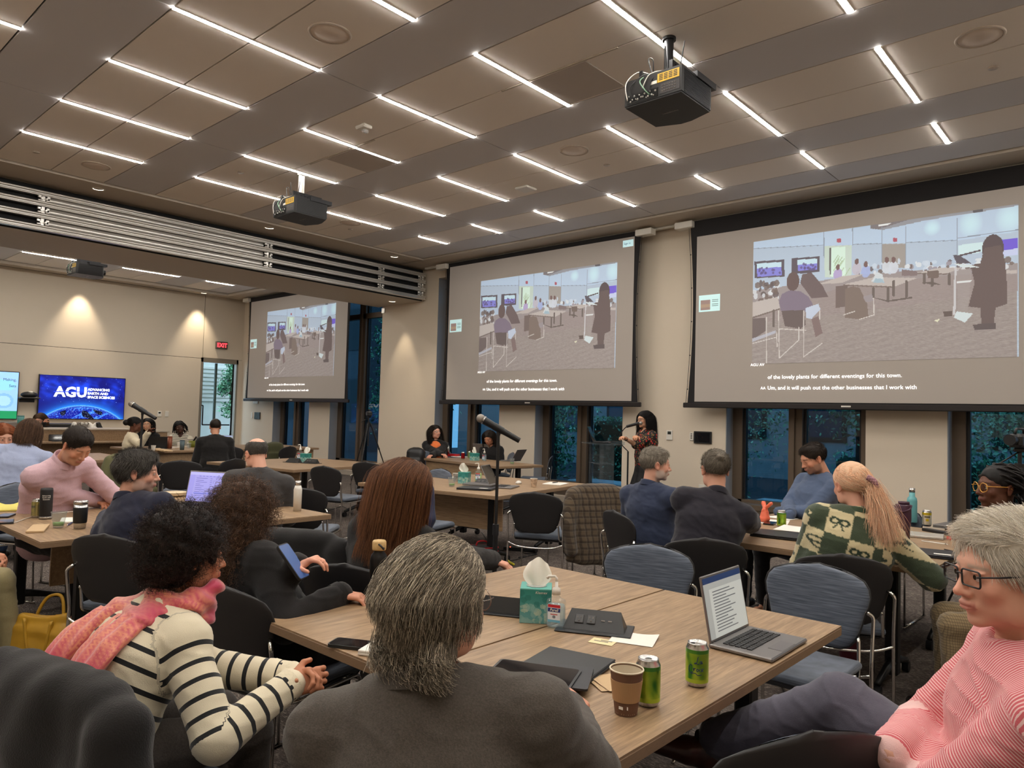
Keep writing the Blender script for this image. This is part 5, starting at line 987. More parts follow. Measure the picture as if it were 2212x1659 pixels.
on_cyl(b_, 'AAAS', .019, .10, -.80, .0356, M_white); on_cyl(b_, 'AMERICAN ASSOCIATION FOR', .0042, .092, -.80, .0356, M_white); on_cyl(b_, 'THE ADVANCEMENT OF SCIENCE', .0042, .086, -.80, .0356, M_white)
A_, B_, C_, D_ = Wp(1537, 1402), Wp(1606, 1358), Wp(1735, 1387), Wp(1678, 1437); hm, fm = (A_ + B_) / 2, (C_ + D_) / 2; hd = hm - fm
l_ = laptop((hm + fm) / 2, math.degrees(math.atan2(hd[1], hd[0])), 'grey open laptop showing a text page on the right end of the nearest table', np.linalg.norm(A_ - B_) * .5 + np.linalg.norm(C_ - D_) * .5, np.linalg.norm(hd), 101, img=doc_img())
# ---- left table
bottle(Wp(98, 1121), 'tall black insulated bottle with steel foot on the left table', [(0, 0), (.036, 0), (.037, .002), (.036, .016), (.0355, .016), (.037, .02), (.037, .185), (.034, .2), (0, .2)], mat('matte_black', (.012, .011, .012), .5), [(.037, .004), (.0385, .004), (.0385, .016), (.037, .017)], M_steel, name='insulated_bottle')
b_ = bpy.data.objects['insulated_bottle']; [on_cyl(b_, s_, .012, .150 - .012 * i, -.3, .0374, M_white) for i, s_ in enumerate(('Advancing', 'Earth and', 'Sciences'))]
can(Wp(79, 1118), 'pale gold drink can left of the tall black insulated bottle', can_yellow((186, 176, 110), (170, 160, 110)))
bottle(Wp(172, 1142), 'steel travel mug with black grip beside the navy suit', [(0, 0), (.032, 0), (.036, .05), (.039, .15), (0, .15)], M_steel, [(.0, .17), (.036, .17), (.041, .165), (.041, .15), (.038, .15)], M_steel, name='travel_mug')
MB().lathe([(.0355, .035), (.038, .04), (.0405, .125), (.039, .13)], n=24).build('grip', M_bk, bpy.data.objects['travel_mug'])
cup(Wp(126, 1140), 'clear plastic cup with green drink on the left table', .095, .028, .043, M_clearp, name='plastic_cup', fill=(.012, .032, M_green_liq), rimm=M_clearp)
flat('notebook', 'kraft brown notebook beside the clear cup on the left table', 'notebook', Wp(82, 1144), math.radians(68), .09, .27, .012, M_kraft); flat('notepad', 'white notepad by the steel travel mug', 'notepad', Wp(158, 1126), math.radians(70), .14, .2, .012, M_paper); pen(Wp(150, 1134), math.radians(-30), 'dark pen before the white notepad on the left table', M_ink)
phone(Wp(12, 1116), math.radians(60), 'dark phone in a case at the left edge of the left table'); phone(Wp(14, 1129), math.radians(75), 'dark phone with cable nearest the corner of the left table')
flat('yellow_notepad', 'yellow legal pad with curled pages at the left edge', 'notepad', Wp(14, 1100), math.radians(70), .2, .28, .012, mat('legal_yellow', sr(222, 208, 110), .8)); flat('yellow_sheet', 'curled yellow page on the legal pad', 'paper', Wp(14, 1099), math.radians(70), .2, .26, .001, MATS['legal_yellow'], z=TZ + .012, curl=.05)
MB_c = MB().tube(smooth_path([Wp(-20, 1134) + [0, 0, .004], Wp(30, 1130) + [0, 0, .004], Wp(60, 1120) + [0, 0, .004], Wp(100, 1112) + [0, 0, .004], Wp(160, 1106) + [0, 0, .004]], 6), .0025, 6); tag(MB_c.build('charging_cable', M_white, None), 'thin white charging cable across the left table', 'cable')
pA = Wp(385, 1098); laptop((pA[0] + .0, pA[1] + .12), 118, 'open laptop with a lilac lit spreadsheet beside the navy suited man', .36, .25, 103, lid=M_lapg, base=M_lapg, img=sheet_img())
c_ = flat('notebook', 'white closed notebook left of the lilac laptop', 'notebook', Wp(352, 1083), math.radians(60), .12, .2, .012, M_paper); t = thing('paper_plate', 'stack of pale paper plates beyond the lilac laptop', 'plate', (*Wp(375, 1072)[:2], TZ)); [MB().lathe([(0, .002), (.07, .002), (.1, .016), (.1, .018), (.07, .005), (0, .005)], c=(0, 0, .006 * i), n=28).build('plate', mat('plate_card', sr(216, 196, 164), .8), t) for i in range(4)]
bottle((-4.86, 3.03), 'white slim bottle with steel cap beside the balding man', [(0, 0), (.03, 0), (.031, .16), (.022, .19), (0, .19)], M_white, [(0, .19), (.022, .19), (.022, .225), (0, .225)], M_steel)
# ---- middle table
tissue_box(Wp(1003, 1044), math.radians(30), 'teal tissue box on the middle table'); sanitizer(Wp(1033, 1041), math.radians(30), 'green gel pump bottle on the middle table behind the hub', 1.15, True)
power_box(Wp(1046, 1047), math.radians(24), 'black pop-up power hub on the middle table'); closed_laptop(Wp(1030, 1057), math.radians(28), 'dark closed laptop on the middle table, lowest of the stack', M_lapd, .36, .25, .02); closed_laptop(Wp(1037, 1052), math.radians(24), 'second thinner laptop on top of the closed laptop on the middle table', M_lapg, .32, .22, .016, z=TZ + .021, sticker=False)
laptop(Wp(1090, 1053), 205, 'thin open laptop with dark screen on the middle table', .30, .24, 118, lid=M_lapg, base=M_lapg, z=TZ)
t = thing('computer_mouse', 'white computer mouse on the middle table', 'mouse', (*Wp(1120, 1045)[:2], TZ), .4); f = Field((-.04, -.06, 0), (.04, .06, .05), .006); f.ell((0, 0, .008), (.032, .055, .028), .01); f.half((0, 0, .001), (0, 0, -1)); V, F = f.mesh(); link('body', mesh_np('body', V, F, True), t, M_white)
c_ = cup(Wp(1153, 1052), 'small printed paper cup on the middle table, right of the thin laptop', .09, .027, .039, mat('cup_print', sr(186, 160, 134), .7, noise=.35, nscale=40), rimm=M_paper); flat('notepad', 'white writing pad at the right corner of the middle table', 'notepad', Wp(1200, 1046), math.radians(20), .22, .28, .010, M_paper); pen(Wp(1200, 1045), math.radians(100), 'black pen lying on the white writing pad', M_bk, z=TZ + .011)
cup(Wp(976, 1051), 'clear cup with green drink left of the middle tissue box', .095, .028, .042, M_clearp, name='plastic_cup', fill=(.012, .03, M_green_liq), rimm=M_clearp); cup(Wp(985, 1040), 'small black and white paper cup behind the middle tissue box', .09, .028, .04, mat('cup_bw', sr(150, 146, 142), .7, noise=.6, nscale=30), rimm=M_paper)
flat('paper_napkin', 'white napkin on the far side of the middle table', 'napkin', Wp(962, 1031), .4, .2, .16, .001, M_paper, curl=.01)
# ---- small table by the window
tissue_box(Wp(1025, 995), math.radians(0), 'teal tissue box on the small window table'); sanitizer(Wp(1046, 996), 0, 'pump bottle of sanitizer on the small window table', 1.1)
bottle(Wp(967, 985), 'brushed steel water bottle beside the woman in orange', [(0, 0), (.035, 0), (.036, .16), (.02, .19), (.02, .2), (0, .2)], M_steel, [(0, .2), (.02, .2), (.02, .225), (.008, .23), (.008, .25), (0, .25)], M_bk)
M_red = mat('red_gloss', sr(176, 30, 34), .35); can(Wp(1000, 992), 'red drink can on the small window table', lin(np.ones((2, 8, 3)) * [170, 26, 36])); can(Wp(1014, 990), 'pale green drink can behind the window table tissue box', lin(np.ones((2, 8, 3)) * [150, 190, 130]))
f_ = flat('red_pouch', 'small red pouch beside the steel water bottle', 'pouch', Wp(980, 986), .2, .2, .1, .045, M_red); flat('paper_stack', 'white papers between the red pouch and the red can', 'paper', Wp(993, 987), .2, .25, .2, .008, M_paper)
laptop(Wp(1052, 989), -85, 'open grey laptop with stickers before the dark haired woman', .36, .25, 108, lid=M_lapg, base=M_lapg); L_ = [o for o in bpy.data.objects if o.get('label', '').startswith('open grey laptop with stickers')][0]; MB().box((0, 0, 0), (.05, .05, .001)).build('sticker', M_white, L_).location = (-.12, .165, .21); MB().lathe([(0, 0), (.045, 0), (.045, .001)], n=20, ax=(0, 1, .3)).build('sticker', mat('sticker_teal', sr(130, 180, 190), .5), L_).location = (-.11, .155, .1)
laptop(Wp(1103, 996), 10, 'thin open laptop at the right of the small window table', .31, .22, 122, lid=M_lapg, base=M_lapg); cup(Wp(1106, 1003), 'clear cup with green drink on the small window table', .09, .027, .04, M_clearp, name='plastic_cup', fill=(.012, .03, M_green_liq), rimm=M_clearp)
# ---- right table
can(Wp(1688, 1139), 'green drink can on the right table before the arms of the man in steel blue', can_green('b')); can(Wp(2002, 1137), 'yellow and white drink can right of the turquoise bottle', can_yellow((226, 206, 60)))
bottle(Wp(1970, 1128), 'turquoise bottle with steel cap on the right table', [(0, 0), (.036, 0), (.037, .004), (.037, .17), (.034, .19), (.021, .205), (.021, .235), (0, .235)], mat('turquoise', sr(110, 176, 180), .35), [(0, .236), (.021, .236), (.021, .27), (0, .27)], M_steel)
b_ = bottle(Wp(1952, 1170), 'purple insulated flask with carry loop on the right table', [(0, 0), (.036, 0), (.038, .1), (.045, .14), (.045, .235), (.04, .245), (0, .245)], mat('plum', sr(66, 34, 54), .45), [(0, .246), (.034, .246), (.034, .262), (0, .264)], MATS['plum']); MB().tube(smooth_path([(-.046, 0, .24), (-.04, -.03, .215), (0, -.048, .2), (.04, -.03, .215), (.046, 0, .24)], 6), .006, 8).build('carry_loop', MATS['plum'], b_)
c_ = cup(Wp(2060, 1166), 'paper cup printed with a world map, stirrer and tea tag', .092, .028, .041, mat('cup_map', sr(176, 148, 128), .7, noise=.5, nscale=28), rimm=M_paper); MB().box((.03, .01, .1), (.006, .002, .09), ry=.7).build('stirrer', M_card, c_); MB().box((-.02, -.038, .012), (.03, .003, .02)).build('tea_tag', mat('tag_red', sr(220, 96, 84), .7), c_)
closed_laptop(Wp(2000, 1198), math.radians(12), 'dark closed laptop with a white sticker at the near corner of the right table', M_lapd, .34, .25, .02); pen(Wp(2020, 1182), math.radians(-8), 'white and blue pen lying on the dark closed laptop', M_white, z=TZ + .022, l=.16); closed_laptop(Wp(1985, 1158), math.radians(10), 'silver closed laptop behind the purple flask', mat('silver', sr(196, 190, 180), .35, .4), .3, .22, .016, sticker=False)
closed_laptop(Wp(2085, 1143), math.radians(-8), 'grey closed laptop at the far right corner of the right table', M_lapg, .36, .26, .022, sticker=False); flat('pencil_case', 'long black case between the silver laptop and the map cup', 'case', Wp(2022, 1151), math.radians(-30), .2, .05, .02, M_bk); flat('paper_napkin', 'white napkin behind the map cup', 'napkin', Wp(2085, 1160), .3, .1, .08, .001, M_paper, curl=.004)
closed_laptop(Wp(1690, 1160), math.radians(8), 'black closed laptop under papers on the left of the right table', M_lapk, .36, .26, .022, sticker=False)
for i, (x, y, r_) in enumerate([(1672, 1128, .3), (1715, 1150, .1), (1700, 1118, -.2)]): flat('paper_sheet', ['white paper sheet left of the green can on the right table', 'white paper sheet on the black laptop, right of the green can', 'white paper sheet beyond the green can on the right table'][i], 'paper', Wp(x, y), r_, .21, .28, .001, M_paper, z=TZ + (.023 if i == 1 else 0), curl=.004)
phone(Wp(1732, 1121), math.radians(80), 'black phone on the papers before the folded arms'); phone(Wp(1664, 1132), math.radians(10), 'black phone at the left edge of the right table beside the orange bag')
t = thing('snack_bag', 'coral orange twisted snack bag beside the dark suit', 'bag', (*Wp(1652, 1128)[:2], TZ)); f = Field((-.06, -.06, 0), (.06, .08, .2), .006); f.cone((0, 0, .03), (0, 0, .09), .04, .022, .02); f.cone((0, 0, .1), (-.025, .03, .14), .012, .018, .01); f.cone((0, 0, .1), (.05, -.01, .145), .01, .014, .01); f.half((0, 0, .001), (0, 0, -1)); V, F = f.mesh(); V += .003 * vnoise(V, 90, 3)[:, None]; link('wrapper', mesh_np('wrapper', V, F, True), t, mat('coral', sr(232, 112, 82), .4))
# ---- left middle table, far tables
tissue_box(Wp(660, 998), math.radians(20), 'teal tissue box on the table left of centre'); sanitizer(Wp(648, 995), .3, 'white pump bottle beside the tissue box left of centre', 1.3); power_box(Wp(634, 999), math.radians(20), 'dark power hub left of the tissue box left of centre', False); power_box(Wp(672, 1001), math.radians(20), 'dark power hub right of the tissue box left of centre')
laptop(Wp(488, 966), 165, 'small lit laptop before the man in the black sweater', .32, .22, 108, img=doc_img((180, 196, 230), (140, 160, 210)))
laptop(Wp(340, 969), -20, 'dark open laptop before the woman with long black hair', .3, .21, 105, lid=M_lapk, base=M_lapk); laptop(np.array([-16.15, 4.75]), 180, 'black open laptop on the lower counter', .36, .24, 100, lid=M_lapk, base=M_lapk, z=.751)
bottle(Wp(366, 969), 'copper coloured tall tumbler on the far table', [(0, 0), (.04, 0), (.044, .2), (0, .2)], mat('copper', sr(150, 90, 68), .4, .3), [(0, .2), (.044, .2), (.044, .22), (0, .222)], MATS['copper'], name='tumbler'); bottle(Wp(393, 972), 'slate blue tumbler on the far table', [(0, 0), (.035, 0), (.042, .16), (0, .16)], mat('slate', sr(84, 100, 106), .4), [(0, .16), (.04, .16), (.04, .17), (0, .17)], MATS['slate'], name='tumbler')
bottle(Wp(416, 966), 'olive green pot with dark tools near the glass door', [(0, 0), (.06, 0), (.075, .12), (0, .12)], mat('olive_pot', sr(120, 124, 40), .5), name='pot', cat='pot'); MB().cyl((0, 0, .1), (.07, .03, .2), .014, n=8).cyl((0, .01, .1), (.04, .05, .19), .012, n=8).build('tools', M_bk, [o for o in bpy.data.objects if o.name.startswith('pot')][0])
for i, (x, y, l_) in enumerate([(331, 974, 'white cup at the left end of the far table'), (337, 966, 'white small cup beside the dark laptop on the far table'), (353, 966, 'cream cup behind the copper tumbler'), (408, 968, 'clear tall cup right of the slate tumbler'), (386, 965, 'white cup behind the slate tumbler')]): cup(Wp(x, y), l_, .09, .028, .038, M_clearp if i == 3 else M_white, rimm=M_white)
for i, (x, y, l_) in enumerate([(343, 974, 'brown food bag at the front of the far table'), (357, 976, 'crumpled tan paper at the front of the far table')]):
    t = thing('food_wrapper', l_, 'food wrapper', (*Wp(x, y)[:2], TZ)); f = Field((-.16, -.12, 0), (.16, .12, .08), .014); f.ell((-.04, 0, .015), (.1, .07, .03), .02); f.ell((.06, .02, .01), (.08, .08, .025), .02); f.half((0, 0, .001), (0, 0, -1)); V, F = f.mesh(); V += .006 * vnoise(V, 60, i)[:, None]; V[:, 2] = np.maximum(V[:, 2], 0); link('wrapper', mesh_np('wrapper', V, F), t, M_kraft)
for i in range(4): flat('paper_sheet', f'white paper sheet on the far table, {ORD[i]} from the left', 'paper', Wp(345 + 17 * i, 970 - 2 * i), .3 * i, .2, .16, .004, M_paper)
# heap of bags, papers and gear on the far sideboard
for i, (x, y, w_, h_, m_, l_) in enumerate([(50, 893, .9, .16, M_greym, 'long grey equipment drawer on the sideboard left of the reading woman'), (128, 893, .7, .14, M_bk, 'black case right behind the reading woman'), (205, 893, .45, .05, M_bk, 'flat black device at the right of the sideboard heap')]):
    p = at_x(x, y + 8, -18.6); t = thing('equipment_case', l_, 'case', (-18.75, p[1], .901)); MB().box((0, 0, h_ / 2), (.4, w_, h_), .02).build('body', m_, t)
r_ = random.Random(4)
for i, (x, y, m_, l_) in enumerate([(168, 912, M_white, 'white tangled bag in the sideboard heap, leftmost'), (180, 905, M_greym, 'grey crumpled bag in the sideboard heap'), (196, 902, M_paper, 'white paper bundle at the top of the sideboard heap'), (214, 910, M_bk, 'black pouch at the right of the sideboard heap')]):
    p = at_x(x, y, -18.5); t = thing('bag', l_, 'bag', (-18.5, p[1], .901)); f = Field((-.2, -.22, 0), (.2, .22, .22), .02); 
    for k in range(4): f.cone((r_.uniform(-.1, .1), r_.uniform(-.12, .12), .03), (r_.uniform(-.1, .1), r_.uniform(-.12, .12), .15), .045, .03, .03)
    f.half((0, 0, .001), (0, 0, -1)); V, F = f.mesh(); link('cloth', mesh_np('cloth', V, F, True), t, m_)
# things on the lower counter before the reading woman
bottle(np.array([-16.45, 4.13]), 'teal large tumbler on the lower counter', [(0, 0), (.05, 0), (.06, .22), (0, .22)], mat('teal_tumbler', sr(70, 130, 125), .4), [(0, .22), (.06, .22), (.06, .24), (0, .24)], MATS['teal_tumbler'], z=1.001, name='tumbler')
for i, y_ in enumerate((3.7, 3.95)): cup((-16.15, y_), ['white lidded cup on the lower counter, left one', 'white lidded cup on the lower counter, right one'][i], .11, .03, .042, M_white, z=.751, rimm=M_white)
# ================================================================ people
def unit(v): v = np.asarray(v, float); return v / (np.linalg.norm(v) + 1e-12)
def ik(a, b, l1, l2, pole):
    """two-bone chain from a towards b; returns elbow, end"""
    a, b = np.asarray(a, float), np.asarray(b, float); d = b - a; L = np.linalg.norm(d); L2 = min(max(L, abs(l1 - l2) + .02), l1 + l2 - .004); d = d / (L + 1e-9); b = a + d * L2
    x = (l1 * l1 - l2 * l2 + L2 * L2) / (2 * L2); h = math.sqrt(max(l1 * l1 - x * x, 0)); p = np.asarray(pole, float); p = unit(p - d * (p @ d)); return a + d * x + p * h, b
def Rypr(yaw, pitch=0, roll=0):
    """rotation of a head/torso frame (x right, y forward, z up); degrees; pitch > 0 looks up; yaw > 0 turns left"""
    return np.array(Matrix.Rotation(math.radians(yaw), 3, 'Z') @ Matrix.Rotation(math.radians(pitch), 3, 'X') @ Matrix.Rotation(math.radians(roll), 3, 'Y'))
def skin_mat(name, c): return mat(name, c, .5, bump=.05, bscale=260, attr='Col', spec=.35)
M_skin = skin_mat('skin', (.6, .4, .3))
M_eye = mat('eye_white', sr(225, 220, 214), .2); M_iris = mat('iris_dark', (.02, .012, .008), .15)
M_frame_dark = mat('glasses_dark', (.02, .018, .02), .3); M_frame_wire = mat('glasses_wire', (.45, .4, .35), .25, 1.); M_lens = glass_mat('lens_glass', (.96, .97, .97), 1., 0., 1.45)
def cloth(name, c, rough=.85, bump=.3, bscale=380, noise=.06, nscale=140, sheen=.15, stretch=(1, 1, 1), spec=.25): return mat(name, c, rough, bump=bump, bscale=bscale, noise=noise, nscale=nscale, sheen=sheen, stretch=stretch, spec=spec)
HAIRM = {}
def hair_mat(): return mat('hair', (.1, .08, .06), .55, attr='Col', spec=.3)
M_hair = hair_mat()
HC = {'black': [(.006, .005, .005), (.014, .011, .010)], 'dark': [(.012, .008, .006), (.035, .022, .014)], 'brown': [(.045, .024, .014), (.15, .078, .042)], 'curly_dark': [(.008, .005, .004), (.035, .018, .012)], 'auburn': [(.07, .028, .014), (.29, .125, .05), (.13, .052, .024), (.20, .08, .034)], 'red': [(.22, .05, .015), (.42, .14, .05)],
      'grey': [(.26, .22, .17), (.75, .65, .50), (.13, .105, .08), (.46, .39, .30), (.18, .15, .11)], 'salt': [(.05, .045, .04), (.20, .18, .16), (.09, .08, .07)], 'saltlight': [(.16, .135, .11), (.42, .37, .30)], 'white': [(.84, .77, .66), (1., .94, .84), (.7, .62, .5)], 'peach': [(.95, .56, .34), (1., .76, .54), (.8, .46, .28), (1., .66, .44)], 'ash': [(.10, .075, .055), (.24, .19, .145)]}
def head_field(h, sex, o):
    """head in its own frame, chin at z -.115, crown at +.115; eyes at z 0"""
    f = Field((-.10, -.125, -.16), (.10, .15, .13), h); m = sex == 'm'
    f.ell((0, -.014, .036), (.076, .098, .080), .01); f.ell((0, .030, -.015), (.062, .062, .080), .03); f.ell((0, .034, -.072), (.050 if m else .045, .048, .040), .03)
    f.ell((0, .072, -.100), (.020 if m else .015, .016, .014), .02); f.ell((0, .074, .022), (.046, .020, .014 if m else .009), .016)
    for s in (-1, 1):
        f.ell((s * .031, .103, .0), (.017, .016, .012), .012, sub=True); f.ell((s * .031, .078, .0), (.0155, .0155, .012), .004); f.ell((s * .031, .084, .0075), (.017, .0125, .005), .003)
        f.ell((s * .040, .062, -.030), (.022, .022, .020), .02); f.ell((s * .0545, .02, -.07), (.012, .03, .03), .02)
        f.ell((s * .0125, .097, -.040), (.0085, .010, .0075), .005)
        R = Rypr(s * -22, 0, s * 8); f.ell((s * .078, -.008, -.006), (.009, .0195, .031), .006, R=R); f.ell((s * .0865, -.004, -.004), (.006, .010, .017), .005, R=R, sub=True); f.ell((s * .079, -.002, -.031), (.007, .009, .010), .005)
    f.cone((0, .088, .012), (0, .108, -.034), .0075, .0105, .010); f.ell((0, .113, -.037), (.0095, .009, .0085), .006)
    f.ell((0, .083, -.064), (.026, .016, .016), .014); f.ell((0, .0985, -.0615), (.021, .0065, .0048), .003); f.ell((0, .0975, -.0715), (.018, .0065, .0055), .003); f.rbox((0, .108, -.0664), (.019, .006, .0008), .0006, .002, sub=True)
    if o.get('smile'):
        for s in (-1, 1): f.ell((s * .036, .074, -.040), (.018, .015, .014), .012)
    if o.get('stubby'): f.ell((0, .03, -.095), (.055, .05, .03), .03)
    f.cone((0, -.022, -.05), (0, -.035, -.17), .052 if m else .045, .054 if m else .046, .03); return f
def head_cols(V, skin, o, eyes=True):
    c = np.tile(np.asarray(skin, float), (len(V), 1)); x, y, z = V.T; g = lambda cx, cy, cz, r: np.exp(-(((x - cx) ** 2 + (y - cy) ** 2 + (z - cz) ** 2) / r ** 2))
    dark = np.mean(skin) < .12; lip = np.array(o.get('lip', (.52, .17, .14) if not dark else (.16, .05, .04)))
    def mx(k, col): nonlocal c; k = np.clip(k, 0, 1)[:, None]; c = c * (1 - k) + np.asarray(col) * k
    warm = np.asarray(skin) * [1.08, .74, .68]
    for s in (-1, 1): mx(g(s * .045, .07, -.03, .025) * .5, warm); mx(g(s * .08, -.005, -.005, .03) * .6, warm); mx(g(s * .031, .09, .004, .018) * .30, np.asarray(skin) * [.75, .6, .55])
    mx(g(0, .115, -.036, .016) * .5, warm); mx(((np.abs(x) < .024) & (y > .088)) * np.exp(-((z + .0665) / .0085) ** 2) * .85, lip)
    if 'beard' in o:
        bc, ba = o['beard']; k = (z < -.030) & (y > -.015) & (y < .12); k = k * np.clip((-.030 - z) / .018, 0, 1) * np.clip((y + .02) / .02, 0, 1); k = k * (1 - np.exp(-((z + .067) / .008) ** 2) * (np.abs(x) < .022)); k *= np.clip(1 - (z + .05 > 0) * (np.abs(x) > .028) * (y > .05) * .8, 0, 1); mx(k * ba, bc)
    br = o.get('brow', (.03, .02, .015)); a = np.abs(x); k = np.exp(-((z - .0195 - .10 * (a - .03) * (a > .03) * -1) / .0042) ** 2) * (a > .012) * (a < .05) * (y > .055); mx(k * .8, br); return c
def hand_np(wrist, dirv, palm, s, h, curl=.5, side=1, spread=.25, scale=1., point=False):
    """palm + four fingers + thumb. dirv: wrist -> knuckles; palm: the way the palm faces; side: +1 right hand"""
    d = unit(dirv); n = unit(palm - d * (np.asarray(palm) @ d)); x = np.cross(n, d) * side   # x points away from the thumb
    f = Field(wrist + d * .08 * scale - .135 * scale, wrist + d * .08 * scale + .135 * scale, h); P = lambda a, b, c: wrist + (d * a + x * b + n * c) * scale; r = .0088 * scale
    R = np.column_stack([x, d, n])
    f.cone(P(-.03, 0, 0), P(.02, 0, 0), .024 * scale, .025 * scale, .01, lat=x, w=1.25); f.rbox(P(.052, .002, 0), np.array([.037, .044, .0125]) * scale, .012 * scale, .014, R=R); f.ell(P(.035, -.026, .009), np.array([.017, .03, .014]) * scale, .012, R=R)
    for i, (bx, L) in enumerate([(-.029, .074), (-.0095, .082), (.010, .076), (.029, .060)]):
        a = curl * (.9 + .12 * i) if not (point and i == 0) else .05; p = P(.090 - .006 * abs(i - 1.3), bx, 0); sp = spread * (i - 1.5) * .16; dd = unit(d + x * sp); ang = a * .9
        for k, ll in enumerate((.45, .32, .26)):
            dir_ = dd * math.cos(ang) + n * math.sin(ang); q = p + dir_ * L * ll * scale; f.cone(p, q, r * (1 - .09 * k), r * (.92 - .1 * k), .004); p = q; ang += a * .95
    p = P(.022, -.034, .004); t1 = unit(d * .62 - x * .62 + n * .42); q = p + t1 * .040 * scale; f.cone(p, q, .0125 * scale, .0102 * scale, .006); t2 = unit(d * .85 - x * .20 + n * (.35 + .4 * curl)); q2 = q + t2 * .030 * scale; f.cone(q, q2, .0100 * scale, .0082 * scale, .003)
    return f.mesh()
def strands(R0, N0, S, step, comb, grav, col, jitter=.15, colliders=(), curl=0., cfreq=1., r=.0007, taper=.5, floor=None, seed=0, ends=None, sides=3):
    """R0 roots, N0 start directions; comb(P, t) -> direction field; colliders: list of (centre, radii)"""
    g = np.random.default_rng(seed); P = R0.copy(); D = N0.copy(); n = len(P); out = [P.copy()]; J = g.normal(size=(n, 3)) * jitter
    for k in range(S):
        t = (k + 1) / S; D = D * .55 + (comb(P, t) + J) * .45 + np.array([0, 0, -grav]) * t; D /= np.linalg.norm(D, axis=1)[:, None] + 1e-9; P = P + D * step if np.isscalar(step) else P + D * step[:, None]
        for c, rr in colliders:
            q = (P - c) / rr; l = np.linalg.norm(q, axis=1); m = l < 1; P[m] = c + q[m] / l[m][:, None] * rr
        out.append(P.copy())
    A = np.stack(out, 1)
    if curl > 0:
        T = np.gradient(A, axis=1); T /= np.linalg.norm(T, axis=2)[..., None] + 1e-9; U = np.cross(T, g.normal(size=(n, 1, 3))); U /= np.linalg.norm(U, axis=2)[..., None] + 1e-9; W = np.cross(T, U); ph = g.uniform(0, 6.3, (n, 1)); fr = cfreq * g.uniform(.8, 1.3, (n, 1)); tt = np.linspace(0, 1, S + 1)[None]; am = curl * np.minimum(tt * 4, 1)
        A = A + (am * np.cos(ph + fr * tt * 2 * PI))[..., None] * U + (am * np.sin(ph + fr * tt * 2 * PI))[..., None] * W
    return tubes_np(A, r, taper, col, g, sides)
def tubes_np(A, r, taper, col, g, sides=3):
    n, S1, _ = A.shape; T = np.gradient(A, axis=1); T /= np.linalg.norm(T, axis=2)[..., None] + 1e-9; ref = np.array([.31, .52, .79]); U = np.cross(T, ref); U /= np.linalg.norm(U, axis=2)[..., None] + 1e-9; W = np.cross(T, U)
    rad = (r * np.linspace(1, taper, S1))[None, :, None, None] * g.uniform(.7, 1.3, (n, 1, 1, 1)); a = np.arange(sides) * 2 * PI / sides
    V = A[:, :, None, :] + rad * (np.cos(a)[None, None, :, None] * U[:, :, None, :] + np.sin(a)[None, None, :, None] * W[:, :, None, :]); base = (np.arange(n) * S1 * sides)[:, None, None] + (np.arange(S1 - 1) * sides)[None, :, None] + np.arange(sides)[None, None, :]; nx = (np.arange(sides) + 1) % sides
    b2 = base - np.arange(sides) + nx; F = np.stack([base, b2, b2 + sides, base + sides], -1).reshape(-1, 4); cc = np.asarray(col); k = g.integers(0, len(cc), n); c = cc[k] * g.uniform(.75, 1.25, (n, 1)); C = np.repeat(c, S1 * sides, 0)
    return V.reshape(-1, 3), F, C
HCC, HCR = np.array([0, -.014, .036]), np.array([.078, .100, .083])      # cranium
def scalp(n, g, front=.062, side=.0, nape=-.055, crown_bald=None):
    out = []
    while sum(len(o) for o in out) < n:
        d = g.normal(size=(n * 2, 3)); d /= np.linalg.norm(d, axis=1)[:, None]; P = HCC + d * HCR * 1.0; x, y, z = P.T
        hl = np.where(y > .02, front * (1 - np.clip(np.abs(x) / .078, 0, 1) ** 4 * .8) + (y - .05) * .25, np.where(y > -.03, side + (y + .03) / .05 * (front - side) * .6, nape + np.clip((y + .10) / .07, 0, 1) * (side - nape)))
        ok = z > hl
        if crown_bald: c, rr = crown_bald; ok &= (((P - c) / rr) ** 2).sum(1) > 1
        out.append(P[ok])
    return np.vstack(out)[:n]
